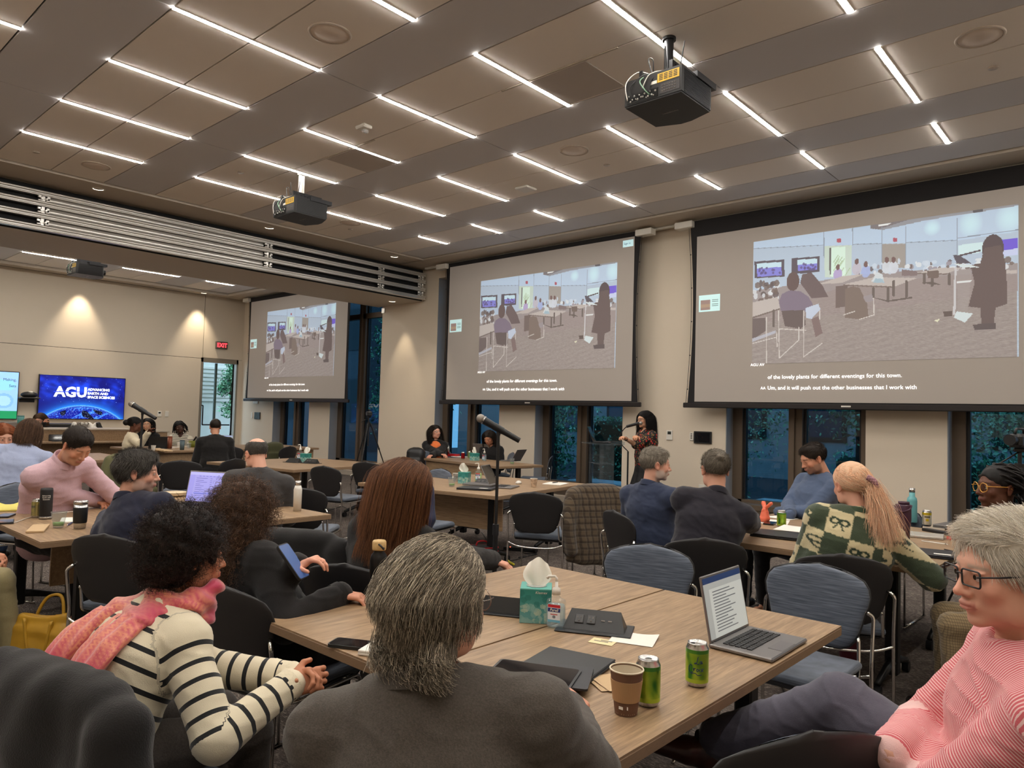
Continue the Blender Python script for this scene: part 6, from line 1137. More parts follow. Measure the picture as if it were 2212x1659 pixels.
def make_hair(style, col, g, dens=1., fine=.006, o={}):
    """returns list of (V, F, C) in head space"""
    cc = np.asarray(HC[col]); parts = []; cm = cc.mean(0)
    def blob(fn, h=fine, rough=.004, sc=90, lo=(-.2, -.26, -.45), hi=(.2, .2, .2), mul=.75):
        f = Field(lo, hi, h); fn(f); V, F = f.mesh(); N_ = vnormals(V, F); V = V + N_ * (rough * vnoise(V * [1, 1, .6], sc, 3))[:, None]; k = .5 + .5 * vnoise(V * [1, 1, .15], 160, 5); parts.append((V, F, (cc[0] * (1 - k[:, None]) + cc[-1] * k[:, None]) * mul))
    face = lambda f, z=.055, y=.05: (f.ell((0, .125, -.03), (.085, .072, .105), .012, sub=True))
    if style in ('short', 'sweep', 'bun_man', 'balding', 'short_f', 'fade'):
        th = {'short': .006, 'sweep': .010, 'bun_man': .004, 'balding': .003, 'short_f': .006, 'fade': .004}[style]
        def fn(f):
            f.ell(HCC + [0, -.002, .003], HCR + th, .005); 
            if style == 'sweep': f.ell((.0, .035, .088), (.058, .055, .030), .02)
            if style == 'short': f.ell((0, .03, .090), (.055, .05, .022), .02)
            f.ell((0, .115, -.035), (.078, .075, .105), .008, sub=True); f.half((0, -.05, -.055), (0, .35, -1), .01)
            for s in (-1, 1): f.ell((s * .085, .0, -.012), (.02, .022, .034), .006, sub=True); f.ell((s * .07, .06, -.045), (.03, .05, .05), .008, sub=True)
            if style == 'balding': f.ell((0, -.03, .115), (.064, .105, .078), .008, sub=True)
        blob(fn, rough=.0015, sc=160, lo=(-.12, -.15, -.14), hi=(.12, .15, .16))
        cb = (np.array([0, -.03, .115]), np.array([.064, .105, .078])) if style == 'balding' else None; n = int({'short': 3000, 'sweep': 5200, 'bun_man': 3200, 'balding': 1800, 'short_f': 2500, 'fade': 2400}[style] * dens); Vb, Fb, _ = parts[-1]; VN = vnormals(Vb, Fb); ix = np.nonzero(((VN * (Vb - HCC)).sum(1) > 0) & (Vb[:, 2] > -.075) & ~((np.abs(Vb[:, 0]) < .05) & (Vb[:, 1] > .02) & (Vb[:, 2] < .05)) & ((((Vb - cb[0]) / (cb[1] * 1.12)) ** 2).sum(1) > 1 if cb else True))[0]; ix = g.choice(ix, int(n * 1.5)); P = Vb[ix] + g.normal(size=(len(ix), 3)) * .002; Nn = VN[ix]; P = P - Nn * .001
        if style == 'bun_man': comb = lambda P, t: unit_rows(np.array([0, -.105, .075]) - P)
        elif style == 'sweep': comb = lambda P, t: np.where(P[:, 2:3] > .07, np.array([[.75, .25, -.1]]), np.array([[.0, -.5, -.9]])) + 0 * P
        else: comb = lambda P, t: np.where(P[:, 2:3] > .06, np.array([[.35, .75, .0]]), np.array([[.0, -.25, -1.]])) + 0 * P
        L = {'short': .022, 'sweep': .040, 'bun_man': .03, 'balding': .012, 'short_f': .02, 'fade': .012}[style]; tc_ = lambda Q, t: (lambda c: c - Nn * (c * Nn).sum(1)[:, None] * .92 + Nn * (.18 if t < .5 else .0))(comb(Q, t)); parts.append(strands(P, Nn * .1 + tc_(P, 0) * .6, 5, L / 5, tc_, .05, cc, .13, [], r=.00055, seed=int(g.integers(1e6))))
        if style == 'bun_man': parts.extend(knot((0, -.118, .078), .024, cc, g, int(260 * dens)))
    elif style in ('afro', 'curly_long'):
        big = style == 'afro'
        def fn(f):
            if big: f.ell((0, -.025, .045), (.118, .125, .118), .01); f.ell((0, -.06, -.02), (.095, .085, .085), .03)
            else: f.ell((0, -.025, .03), (.108, .118, .105), .01); f.ell((0, -.075, -.10), (.115, .075, .15), .05); f.ell((.02, -.08, -.22), (.105, .06, .10), .04)
            f.ell((0, .14, -.05), (.085, .10, .11), .01, sub=True)
            for s in (-1, 1): f.ell((s * .09, .035, -.035), (.03, .035, .035), .01, sub=True)
        blob(fn, rough=.012, sc=70, mul=.55); n = int((3200 if big else 3200) * dens)
        Vb, Fb, _ = parts[-1]; idx = g.integers(0, len(Vb), n); Nb = vnormals(Vb, Fb)[idx]; P = Vb[idx] - Nb * .006
        parts.append(strands(P, Nb, 9, (.0055 if big else .009), lambda P, t: Nb * .4 + g.normal(size=P.shape) * .5, .12 if big else .75, cc, .5, [], curl=.005 if big else .007, cfreq=2.6, r=.0007, seed=3))
    elif style in ('long', 'long_straight', 'wavy', 'bob', 'messy_grey', 'shag'):
        L = {'long': .42, 'long_straight': .30, 'wavy': .22, 'bob': .15, 'messy_grey': .13, 'shag': .13}[style]; L = o.get('len', L); wd = {'long': 1.02, 'messy_grey': 1.08}.get(style, 1.)
        def fn(f):
            f.ell(HCC + [0, -.004, .004], HCR + .007, .006)
            zb = -.02 - L * .5; f.cone((0, -.045, .01), (0, -.07, -.02 - L * .80), .078, .05 * wd, .03, lat=(1, 0, 0), w=(1.05 if style in ('messy_grey', 'long') else 1.2) * wd)
            f.ell((0, .128, -.065), (.066 if style != 'messy_grey' else .08, .085, .135), .01, sub=True); f.ell((0, .14, -.25), (.1, .12, .25), .02, sub=True)
            if style == 'messy_grey':
                f.ell((0, -.055, -.085), (.088, .052, .062), .02)
                for s in (-1, 1): f.ell((s * .095, .045, -.03), (.035, .055, .065), .01, sub=True)
        blob(fn, rough=.005, sc=60, mul=.6); n = int({'long': 6500, 'messy_grey': 9000}.get(style, 2600) * dens); P = scalp(n, g, .066 if style != 'messy_grey' else .03, .0, -.045); Nn = unit_rows((P - HCC) / HCR); S = 12
        pull = .25 if style != 'messy_grey' else .55
        def comb(P, t): side = P[:, :1] * 3.5 + (np.sign(P[:, :1]) * 2.2 * ((P[:, 1:2] > -.01) & (np.abs(P[:, :1]) < .078)) if style != 'messy_grey' else 0); hi = (P[:, 2:3] > (.045 if style != 'messy_grey' else .02)); return np.concatenate([side * np.where(hi, .6 if style != 'messy_grey' else .15, .35 * (P[:, 1:2] > -.01)), np.where(hi, -1.0 if style in ('messy_grey', 'long') else -.55, -.02), np.where(hi, -.35 if style in ('messy_grey', 'long') else -.7, -1.5)], 1)
        body = [(HCC + [0, -.004, .004], HCR + .014), (np.array([0, -.03, -.12]), np.array([.07, .06, .12]))] + o.get('coll', []); parts.append(strands(P, Nn * .6, S, L * 1.15 * g.uniform(.75, 1.08, n) / S + .004, comb, .9, cc, .09 if style == 'messy_grey' else .06, body, curl=.0022 if style in ('wavy', 'messy_grey') else .0010, cfreq=1.2, r=.00055 if style in ('long', 'messy_grey') else .0008, seed=5))
        if style == 'messy_grey':   # the flipped ends over the collar
            P2 = np.stack([g.uniform(-.085, .09, 3200), g.uniform(-.105, -.05, 3200), g.uniform(-.11, -.05, 3200)], 1); parts.append(strands(P2, np.tile([0, -.2, -1.], (3200, 1)), 7, .0075, lambda P, t: np.array([[.9 * t, -.25, -.7 + 1.0 * t]]) + 0 * P, 0., cc, .15, [], r=.0006, seed=9))
    elif style in ('bun_back', 'ponytail', 'braids', 'dreads'):
        def fn(f):
            f.ell(HCC + [0, -.002, .003], HCR + .006, .005); f.ell((0, .115, -.04), (.076, .072, .105), .008, sub=True); f.half((0, -.05, -.05), (0, .35, -1), .01)
            if style == 'bun_back': f.ell((0, -.135, .02), (.048, .045, .048), .02)
            for s in (-1, 1): f.ell((s * .085, .0, -.012), (.02, .022, .034), .006, sub=True)
        blob(fn, rough=.002, sc=150, lo=(-.12, -.2, -.14), hi=(.12, .15, .16))
        if style in ('bun_back', 'ponytail'):
            tip = np.array([0, -.125, .02]) if style == 'bun_back' else np.array(o.get('tie', (.035, -.115, .0))); n = int(3600 * dens); P = scalp(n, g, .064, .0, -.05); parts.append(strands(P, unit_rows((P - HCC) / HCR) * .5, 8, .022, lambda P, t: unit_rows(tip - P), .0, cc, .08, [(HCC, HCR + .007)], curl=.002, r=.0007, seed=4))
            if style == 'bun_back': parts.extend(knot((0, -.14, .02), .036, cc, g, int(260 * dens)))
            else:
                n = int(3000 * dens); P = tip + g.normal(size=(n, 3)) * [.016, .012, .02]; LL = o.get('tail', .30); dr = np.array([.22, -.35, -.6]); parts.append(strands(P, np.tile(dr, (n, 1)) + g.normal(size=(n, 3)) * .2, 12, LL / 12 * g.uniform(.6, 1.1, n), lambda P, t: np.array([[.12 if t < .5 else -.02, -.28 if t < .35 else .04, -1.]]) + 0 * P, .4, cc, .20, [], curl=.004, cfreq=1.5, r=.0008, seed=6))
        else:
            k = 46 if style == 'braids' else 52; Lb = o.get('len', .42 if style == 'braids' else .15); P = scalp(k, g, .055, .0, -.04); Nn = unit_rows((P - HCC) / HCR); col_ = [(HCC, HCR + .012), (np.array([0, -.02, -.2]), np.array([.09, .08, .14]))]
            S = 26; D = Nn * .5; Q = P.copy(); out = [Q.copy()]; J = g.normal(size=(k, 3)) * .14
            for q in range(S):
                t = (q + 1) / S; cmb = np.concatenate([np.sign(Q[:, :1]) * .35, np.full((k, 1), -.9 if t < .3 else -.05), np.full((k, 1), -.3 - 1.5 * t)], 1); D = unit_rows(D * .5 + (cmb + J) * .5); Q = Q + D * Lb / S * 1.1
                for c, rr in col_: w_ = (Q - c) / rr; l = np.linalg.norm(w_, axis=1); m = l < 1; Q[m] = c + w_[m] / l[m][:, None] * rr
                out.append(Q.copy())
            A = np.stack(out, 1); rr = .0052 if style == 'braids' else .0065
            for ph in (0, 2.09, 4.19):
                T = np.gradient(A, axis=1); T /= np.linalg.norm(T, axis=2)[..., None] + 1e-9; U = np.cross(T, [.3, .5, .8]); U /= np.linalg.norm(U, axis=2)[..., None]; W = np.cross(T, U); tt = np.arange(S + 1)[None] * 1.1 + ph; parts.append(tubes_np(A + (rr * .55 * np.cos(tt))[..., None] * U + (rr * .55 * np.sin(tt))[..., None] * W, rr * .75, .8, cc, g, 5))
    return parts
def unit_rows(A): return A / (np.linalg.norm(A, axis=1)[:, None] + 1e-9)
def knot(c, R, cc, g, n):
    A = []; 
    for i in range(n):
        ax = unit(g.normal(size=3)); u = unit(np.cross(ax, [.3, .4, .8])); v = np.cross(ax, u); t = np.linspace(0, g.uniform(2.5, 5), 12) + g.uniform(0, 6); A.append(np.asarray(c) + R * g.uniform(.75, 1.05) * (np.cos(t)[:, None] * u + np.sin(t)[:, None] * v))
    return [tubes_np(np.array(A), .0013, .6, cc, g)]
def glasses(parent, Rh, hc, m, rd=.023, shape='round', s=1., lens=True):
    X = lambda p: hc + (Rh @ np.asarray(p, float)) * s; b = MB(); a = np.arange(20) * 2 * PI / 20
    for q in (-1, 1):
        if shape == 'round': P = [(q * .033 + rd * math.cos(t), .106 - (.006 if math.cos(t) * q > .5 else 0), rd * .92 * math.sin(t) - .004) for t in a]
        else: P = [(q * .033 + x, .106 - (.004 if x * q > .015 else 0), y - .003) for x, y in round_poly(rd * 2.1, rd * 1.35, .007, 5)]
        b.tube([X(p) for p in P], .0021 * s if m is not M_frame_wire else .001 * s, 6, closed=True); b.tube([X((q * .057, .108, .004)), X((q * .074, .07, .006)), X((q * .080, .0, .008)), X((q * .081, -.02, -.006))], (.0021 if m is not M_frame_wire else .0012) * s, 6)
    b.tube([X((-.010, .106, .002)), X((0, .110, .005)), X((.010, .106, .002))], .0014 * s, 6); b.build('glasses', m, parent)
    if lens:
        c = MB()
        for q in (-1, 1): P = [X((q * .033 + rd * .95 * math.cos(t), .1055, rd * .85 * math.sin(t) - .004)) for t in a]; c.add(P, [tuple(range(20))])
        o = c.build('lenses', M_lens, parent)
def person(label, head, hip, face, look=None, pitch=0, roll=0, sex='m', skin=sr(214, 160, 132), hair='short', hcol='brown', top=None, top_col=None, bottom=None, shoes=None, hands=(None, None), poles=(None, None), feet=(None, None), kpoles=(None, None), hf=.006, bf=.013, sleeve=1.0, o=None, collar=None, sc=1., wrinkle=1., curl=(.5, .5), palms=(None, None), dens=1., skirt=None, neck_open=0, shoulders=1., bulk=1., stand=False, topattr=None, hdirs=(None, None), hscale=None, hhf=None, handsobj=True):
    """head: world centre of the head; hip: world (x, y[, z]); face/look: directions in degrees (0 = +X, 90 = +Y)"""
    o = o or {}; look = face if look is None else look; g = np.random.default_rng(abs(hash(label)) % 1000 if False else sum(map(ord, label))); hz = hip[2] if len(hip) > 2 else .54
    root = thing('person', label, 'person', (hip[0], hip[1], 0)); O = np.array([hip[0], hip[1], 0.]); L = lambda p: np.asarray(p, float) - O
    HD = L(head); H = L([hip[0], hip[1], hz]); fw = np.array([math.cos(math.radians(face)), math.sin(math.radians(face)), 0]); rt = np.array([fw[1], -fw[0], 0])
    Rh = Rypr(look - 90, pitch, roll); hs = sc * o.get('head', 1.); NB = HD + Rh @ np.array([0, -.030, -.155]) * hs      # neck base
    up = unit(NB - H); L_ = np.linalg.norm(NB - H); bend = o.get('hunch', 0.); S = lambda t: H + (NB - H) * t - fw * bend * math.sin(PI * t); k = sc; lat = unit(rt - up * (rt @ up)); sw = shoulders * (.178 if sex == 'm' else .158) * k
    drop = o.get('drop', .055); latS = unit(lat + np.array([0, 0, o.get('tilt', 0.)])); sh = [S(.93) - up * drop * k - latS * sw, S(.93) - up * drop * k + latS * sw]      # left, right
    if o.get('twist'): a = math.radians(o['twist']); l2 = lat * math.cos(a) + np.cross(up, lat) * math.sin(a); sh = [S(.93) - up * drop * k - l2 * sw, S(.93) - up * drop * k + l2 * sw]; lat2 = l2
    else: lat2 = latS
    ua, fa = .285 * k, .255 * k; el, wr = [None, None], [None, None]
    for i in (0, 1):
        s = -1 if i == 0 else 1
        if o.get('cross'): el[i], wr[i] = ik(sh[i], S(.40) + fw * (.21 + .045 * i) - lat * s * .10 + np.array([0, 0, .02 * i]), ua, fa, rt * s * 1. + fw * .25 + np.array([0, 0, -.8])); continue
        tgt = L(hands[i]) if hands[i] is not None else H + rt * s * .17 + fw * .30 + np.array([0, 0, .10]); pl = np.asarray(poles[i]) if poles[i] is not None else rt * s * .3 - fw * .2 + np.array([0, 0, -1.]); el[i], wr[i] = ik(sh[i], tgt, ua, fa, pl)
    th, sn = .43 * k, .42 * k; hj = [H - rt * .09 * k, H + rt * .09 * k]; kn, an = [None, None], [None, None]
    for i in (0, 1):
        s = -1 if i == 0 else 1
        if feet[i] is not None: tgt = L(feet[i])
        elif stand: tgt = np.array([0, 0, .085]) + rt * s * .09
        else: tgt = H * [1, 1, 0] + rt * s * .12 + fw * .42 + np.array([0, 0, .085])
        pl = np.asarray(kpoles[i]) if kpoles[i] is not None else (fw + np.array([0, 0, .8]) if not stand else fw); kn[i], an[i] = ik(hj[i], tgt, th, sn, pl)
    # ---- body: one mesh (head and neck fine, the rest coarse, hands fine)
    parts = []; f = head_field(hf / hs, sex, o); V, F = f.mesh(); C = head_cols(V, skin, o); parts.append((HD + (V * hs) @ Rh.T, F, C))
    allp = np.array([H, NB, *sh, *el, *wr, *kn, *an]); lo, hi = allp.min(0) - .24, allp.max(0) + .24; bfh = max(bf, .013); f = Field(lo, hi, bfh)
    m = .8; f.cone(S(.0), S(.25), .105 * m * bulk, .10 * m * bulk, .03, lat, 1.4); f.cone(S(.25), S(.80), .10 * m * bulk, .115 * m * bulk, .03, lat, 1.45); f.cone(S(.86), NB + (HD - NB) * .25, .045, .044, .03)
    for i in (0, 1): f.cone(S(.86), sh[i], .04, .04, .03); f.cone(sh[i], el[i], .045 * k, .037 * k, .02); f.cone(el[i], wr[i], .037 * k, .026 * k, .01); f.cone(hj[i], kn[i], .075 * k, .052 * k, .03); f.cone(kn[i], an[i], .05 * k, .036 * k, .02); f.cone(an[i] - [0, 0, .03], an[i] + unit((an[i] - H) * [1, 1, 0]) * .12 - [0, 0, .05], .034, .026, .02)
    V, F = f.mesh(); parts.append((V, F, np.tile(skin, (len(V), 1))))
    if handsobj:
        for i in (0, 1):
            if o.get('nohand', -1) in (i, 2): continue
            d = np.asarray(hdirs[i]) if hdirs[i] is not None else wr[i] - el[i]; pm = np.asarray(palms[i]) if palms[i] is not None else np.array([0, 0, -1.]); V, F = hand_np(wr[i], d, pm, 1, hhf or max(hf * .8, .0042), curl[i], 1 if i == 1 else -1, scale=(hscale or k) * (1. if sex == 'm' else .92)); c = np.tile(np.asarray(skin) * [1.0, .9, .86], (len(V), 1)); parts.append((V, F, c))
    V, F = join_np([(p[0], p[1]) for p in parts]); link('body', mesh_np('body', V, F, True, np.vstack([p[2] for p in parts])), root, M_skin)
    X = lambda p: HD + (Rh @ np.asarray(p, float)) * hs
    if not o.get('closed') and not o.get('noeyes'):
        for s in (-1, 1):
            b = MB(); b.lathe([(0, .0118), (.005, .0107), (.0095, .007), (.0118, 0), (.0095, -.007), (0, -.0118)], n=12); me = b.me('eye'); me.transform(Matrix.Translation(X((s * .031, .0825, -.0015))) @ Matrix(Rh.tolist()).to_4x4() @ Matrix.Rotation(-PI / 2, 4, 'X') @ Matrix.Scale(hs, 4)); e = link('eye', me, root, M_eye)
            b = MB(); b.lathe([(0, .0005), (.0055, 0)], n=12); me = b.me('iris'); me.transform(Matrix.Translation(X((s * .031, .0945, -.0015))) @ Matrix(Rh.tolist()).to_4x4() @ Matrix.Rotation(-PI / 2, 4, 'X') @ Matrix.Scale(hs, 4)); link('iris', me, e, M_iris)
    # ---- hair
    if hair:
        hp = make_hair(hair, hcol, g, dens, fine=max(hf, .0055), o=o); Vh, Fh = join_np([(p[0], p[1]) for p in hp]); link('hair', mesh_np('hair', HD + (Vh * hs) @ Rh.T, Fh, True, np.vstack([p[2] for p in hp])), root, M_hair)
    # ---- clothes
    def wr_noise(V, N_, amp):
        n1 = vnoise(V, 26, 11); n2 = vnoise(V * [1, 1, 1.8], 55, 12); n3 = 1 - np.abs(vnoise(V * [1, 1, 1.6], 20, 14)) * 2.2; return V + N_ * (amp * (.0028 * n1 + .0016 * n2 + .0042 * np.clip(n3, -.3, 1) ** 3))[:, None]
    if top:
        tm, puff = top; lo2, hi2 = np.minimum.reduce([H, NB, *sh, *el, *wr]) - .22, np.maximum.reduce([H, NB, *sh, *el, *wr]) + .2; f = Field(lo2, hi2, bf); p_ = puff
        bk_ = bulk * k; f.cone(S(-.06), S(.22), .112 * bk_ + p_, .112 * bk_ + p_, .03, lat, 1.36); f.cone(S(.22), S(.66), .110 * bk_ + p_, .112 * bk_ + p_, .04, lat2, 1.42); f.cone(S(.66), S(.84), .112 * bk_ + p_, .088 * k + p_, .03, lat2, 1.5)
        f.cone(S(.97) , S(.90), .050 * k + p_ * .6, .07 * k + p_, .03, lat2, 1.2)
        for i in (0, 1):
            f.cone(S(.92), sh[i] + up * .012, .058 * k + p_ * .6, .050 * k + p_, .035); f.ell(sh[i], .052 * k * o.get('delt', 1.) + p_, .03); f.cone(sh[i], el[i], .049 * k + p_ * 1.2, .042 * k + p_ * 1.2, .02)
            if sleeve > .3: e = el[i] + (wr[i] - el[i]) * min(1, (sleeve - .3) / .7); f.cone(el[i], e, .042 * k + p_ * 1.2, .031 * k + p_, .012); 
        if 'chest' in o: f.ell(S(.68) + fw * .07 * k, (.12 * k, .12 * k, .07 * k), .05)
        if 'belly' in o: f.ell(S(.22) + fw * o['belly'], .125 * k, .06)
        vis = set(o.get('cut', ()))
        f.ell(NB + (HD - NB) * .32 + Rh @ np.array([0, .012, 0]), .057 * k + (0 if not neck_open else .012), .008, sub=True)
        if neck_open: c0 = NB + fw * .085 * k - up * .0; f.cone(c0, c0 - up * neck_open + fw * .02, .045, .018, .01, sub=True)
        V, F = f.mesh(); V = relax(V, F, 1); V = wr_noise(V, vnormals(V, F), wrinkle); cols = topattr(V + O, dict(S=S, H=H, NB=NB, sh=sh, el=el, wr=wr, up=up, lat=lat2, fw=fw, O=O)) if topattr else None
        link(o.get('topname', 'shirt'), mesh_np('top', V, F, True, cols), root, tm)
        for i in (0, 1):     # cuffs
            if sleeve >= .98 and not o.get('nocuff'): a_ = unit(wr[i] - el[i]); b = MB(); b.cyl(wr[i] - a_ * .03, wr[i] + a_ * .004, .034 * k + p_, .033 * k + p_, 18, cap=False); b.build('cuff', o.get('cuffmat', tm), root)
    if collar:
        cm, hgt, rad = collar; dn = unit((HD - NB) * .5 + up * .5 + np.array([0, 0, .15])); c0 = NB - dn * .010; u = unit(np.cross(dn, fw)) ; v = unit(np.cross(u, dn)); v = v if v @ fw > 0 else -v; V = []; nn = 28; F = []
        prof = [(rad * 1.0, .0), (rad * 1.02, hgt * .5), (rad * 1.0, hgt), (rad * 1.07, hgt * 1.02), (rad * 1.17, hgt * .6), (rad * 1.28, -.004)]
        for rr, z_ in prof:
            for j in range(nn): t = .34 + (2 * PI - .68) * j / (nn - 1); dz = -.028 * math.cos(t) * (1 if True else 0); q = c0 + (v * math.cos(t) + u * math.sin(t) * .98) * rr * k + dn * (z_ + .0) * k + dn * (dz * .9) * k; V.append(q)
        F = [(a * nn + j, a * nn + j + 1, (a + 1) * nn + j + 1, (a + 1) * nn + j) for a in range(len(prof) - 1) for j in range(nn - 1)]; link('collar', mesh_np('collar', V, F, True), root, cm)
    if bottom:
        f = Field(allp.min(0) - .2, np.maximum.reduce([H, *kn, *an]) + .2, bf + .001); f.cone(H - rt * .05, H + rt * .05, .125 * k * bulk, .125 * k * bulk, .03); f.cone(S(0), S(.16), .115 * k * bulk, .105 * k * bulk, .03, lat, 1.35)
        lw = o.get('leg', 1.)
        for i in (0, 1): f.cone(hj[i], kn[i], .092 * k * lw, .068 * k * lw, .025); f.cone(kn[i], an[i] + (kn[i] - an[i]) * .06, .064 * k * lw, .050 * k * lw, .02)
        V, F = f.mesh(); V = relax(V, F, 1); V = wr_noise(V, vnormals(V, F), wrinkle * 1.1); link('trousers', mesh_np('trousers', V, F, True), root, bottom)
    if skirt:
        sm, zlow, r1 = skirt; f = Field(np.minimum(H, allp.min(0)) - .25, H + .25, bf); f.cone(S(.1), H - [0, 0, .08], .10, .14, .04, lat, 1.25); f.cone(H - [0, 0, .08], np.array([0, 0, zlow + r1 * .5]), .14, r1, .04, lat, 1.2); f.half((0, 0, zlow), (0, 0, -1)); V, F = f.mesh(); a_ = np.arctan2(V[:, 1], V[:, 0]); N_ = vnormals(V, F); V = V + N_ * (np.sin(a_ * 11 + 2 * vnoise(V, 5, 2)) * .014 * np.clip((H[2] - V[:, 2]) * 2, 0, 1))[:, None]; link('skirt', mesh_np('skirt', V, F, True), root, sm)
    if shoes is not None:
        for i in (0, 1):
            d = unit((fw if stand or feet[i] is None else (an[i] - kn[i]) * [1, 1, 0] * .3 + fw)); sd = np.cross(d, [0, 0, 1.]); f = Field(an[i] - .2, an[i] + .22, .008 if hf < .006 else .011); dz = np.array([0, 0, 1.]); b0 = an[i] - dz * .045 * 1.0
            if o.get('toes'): tv = o['toes'][i]; d = unit(np.asarray(tv)); sd = unit(np.cross(d, [0, 0, 1.])); dz = np.cross(sd, d)
            b0 = an[i] - dz * .048; f.cone(b0 - d * .055, b0 + d * .06, .036 * k, .038 * k, .02, sd, 1.0); f.cone(b0 + d * .06, b0 + d * .165 - dz * .008, .037 * k, .028 * k, .02, sd, 1.3); f.cone(b0, an[i] + dz * .03, .04 * k, .04 * k, .02); f.half(b0 - dz * .036, -dz); V, F = f.mesh(); s_ = link('shoe', mesh_np('shoe', V, F, True), root, shoes)
    if o.get('glasses'): gm, shp, grd = o['glasses']; glasses(root, Rh, HD, gm, grd, shp, hs, lens=o.get('lens', True))
    if o.get('badge'):
        c = S(.62) + fw * (.125 * bulk + .03) * k + lat * o['badge']; M = frame(c, rt * -1, fw); MB().prism(round_poly(.10, .075, .004), 0, .003, M).build('name_badge', M_paper, root)
    return root, dict(S=S, H=H, NB=NB, sh=sh, el=el, wr=wr, kn=kn, an=an, up=up, lat=lat, fw=fw, rt=rt, O=O, HD=HD, Rh=Rh, hs=hs, X=X)
# ================================================================ cloth materials
def attr_stripes(name, c1, c2, duty, rough=.85, freq=1.):
    m = mat(name, c1, rough, bump=.3, bscale=420, sheen=.2); N, L, b = nodes_of(m); a = N.new('ShaderNodeVertexColor'); a.layer_name = 'Col'; s = N.new('ShaderNodeSeparateColor'); L.new(a.outputs[0], s.inputs[0]); mu = N.new('ShaderNodeMath'); mu.operation = 'MULTIPLY'; mu.inputs[1].default_value = freq; L.new(s.outputs[0], mu.inputs[0]); f = N.new('ShaderNodeMath'); f.operation = 'FRACT'; L.new(mu.outputs[0], f.inputs[0]); g = N.new('ShaderNodeMath'); g.operation = 'LESS_THAN'; g.inputs[1].default_value = duty; L.new(f.outputs[0], g.inputs[0])
    x = N.new('ShaderNodeMix'); x.data_type = 'RGBA'; L.new(g.outputs[0], x.inputs[0]); x.inputs[6].default_value = (*c1, 1); x.inputs[7].default_value = (*c2, 1); L.new(x.outputs[2], b.inputs['Base Color']); return m
def plaid_mat(name, base, dark, light, sx=22., rough=.9):
    m = mat(name, base, rough, bump=.3, bscale=420, sheen=.2); N, L, b = nodes_of(m); tc = N.new('ShaderNodeTexCoord'); sp = N.new('ShaderNodeSeparateXYZ'); L.new(tc.outputs['Object'], sp.inputs[0]); cur = None
    ad = N.new('ShaderNodeMath'); ad.operation = 'ADD'; L.new(sp.outputs[0], ad.inputs[0]); L.new(sp.outputs[1], ad.inputs[1])
    for src, col, fr, thr, fac in ((ad.outputs[0], dark, sx, .35, .6), (sp.outputs[2], dark, sx, .35, .6), (ad.outputs[0], light, sx * 1.0, .93, .35), (sp.outputs[2], light, sx * 1.0, .93, .35)):
        mu = N.new('ShaderNodeMath'); mu.operation = 'MULTIPLY'; mu.inputs[1].default_value = fr; L.new(src, mu.inputs[0]); f = N.new('ShaderNodeMath'); f.operation = 'FRACT'; L.new(mu.outputs[0], f.inputs[0]); g = N.new('ShaderNodeMath'); g.operation = 'LESS_THAN' if thr < .5 else 'GREATER_THAN'; g.inputs[1].default_value = thr; L.new(f.outputs[0], g.inputs[0]); k = N.new('ShaderNodeMath'); k.operation = 'MULTIPLY'; k.inputs[1].default_value = fac; L.new(g.outputs[0], k.inputs[0])
        x = N.new('ShaderNodeMix'); x.data_type = 'RGBA'; L.new(k.outputs[0], x.inputs[0]); x.inputs[7].default_value = (*col, 1)
        if cur is None: x.inputs[6].default_value = (*base, 1)
        else: L.new(cur, x.inputs[6])
        cur = x.outputs[2]
    if cur is not None: L.new(cur, b.inputs['Base Color'])
    return m
def spots_mat(name, base, cols, sc=30, rough=.7):
    m = mat(name, base, rough, bump=.1, bscale=400); N, L, b = nodes_of(m); tc = N.new('ShaderNodeTexCoord'); cur = None
    for i, (col, s_, thr) in enumerate(cols):
        v = N.new('ShaderNodeTexVoronoi'); v.inputs['Scale'].default_value = sc * s_; mp = N.new('ShaderNodeMapping'); mp.inputs['Location'].default_value = (i * 3.3, i * 1.7, i); L.new(tc.outputs['Object'], mp.inputs[0]); L.new(mp.outputs[0], v.inputs[0]); g = N.new('ShaderNodeMath'); g.operation = 'LESS_THAN'; g.inputs[1].default_value = thr; L.new(v.outputs['Distance'], g.inputs[0]); x = N.new('ShaderNodeMix'); x.data_type = 'RGBA'; L.new(g.outputs[0], x.inputs[0]); x.inputs[7].default_value = (*col, 1)
        if cur is None: x.inputs[6].default_value = (*base, 1)
        else: L.new(cur, x.inputs[6])
        cur = x.outputs[2]
    if cur is not None: L.new(cur, b.inputs['Base Color'])
    return m
C_suitgrey = cloth('suit_charcoal', sr(80, 74, 68), noise=.22, nscale=260, bump=.4); C_navy = cloth('suit_navy', sr(34, 36, 54), noise=.08); C_darknavy = cloth('blazer_ink', sr(38, 36, 44), noise=.08); C_black = cloth('cloth_black', sr(27, 25, 25)); C_blackrib = cloth('knit_black', sr(27, 24, 23), bump=.8, bscale=160, stretch=(6, 6, .4))
C_grey = cloth('sweater_grey', sr(62, 60, 60)); C_pink = cloth('shirt_pink', sr(206, 172, 180), bump=.08); C_blue = cloth('shirt_pale_blue', sr(158, 168, 196), bump=.08); C_navyshirt = cloth('shirt_navy', sr(48, 56, 78), bump=.1); C_steel = cloth('sweater_steel_blue', sr(78, 92, 118)); C_cream = cloth('sweater_cream', sr(224, 212, 184), bump=.5); C_orange = cloth('dress_orange', sr(226, 118, 62), bump=.1)
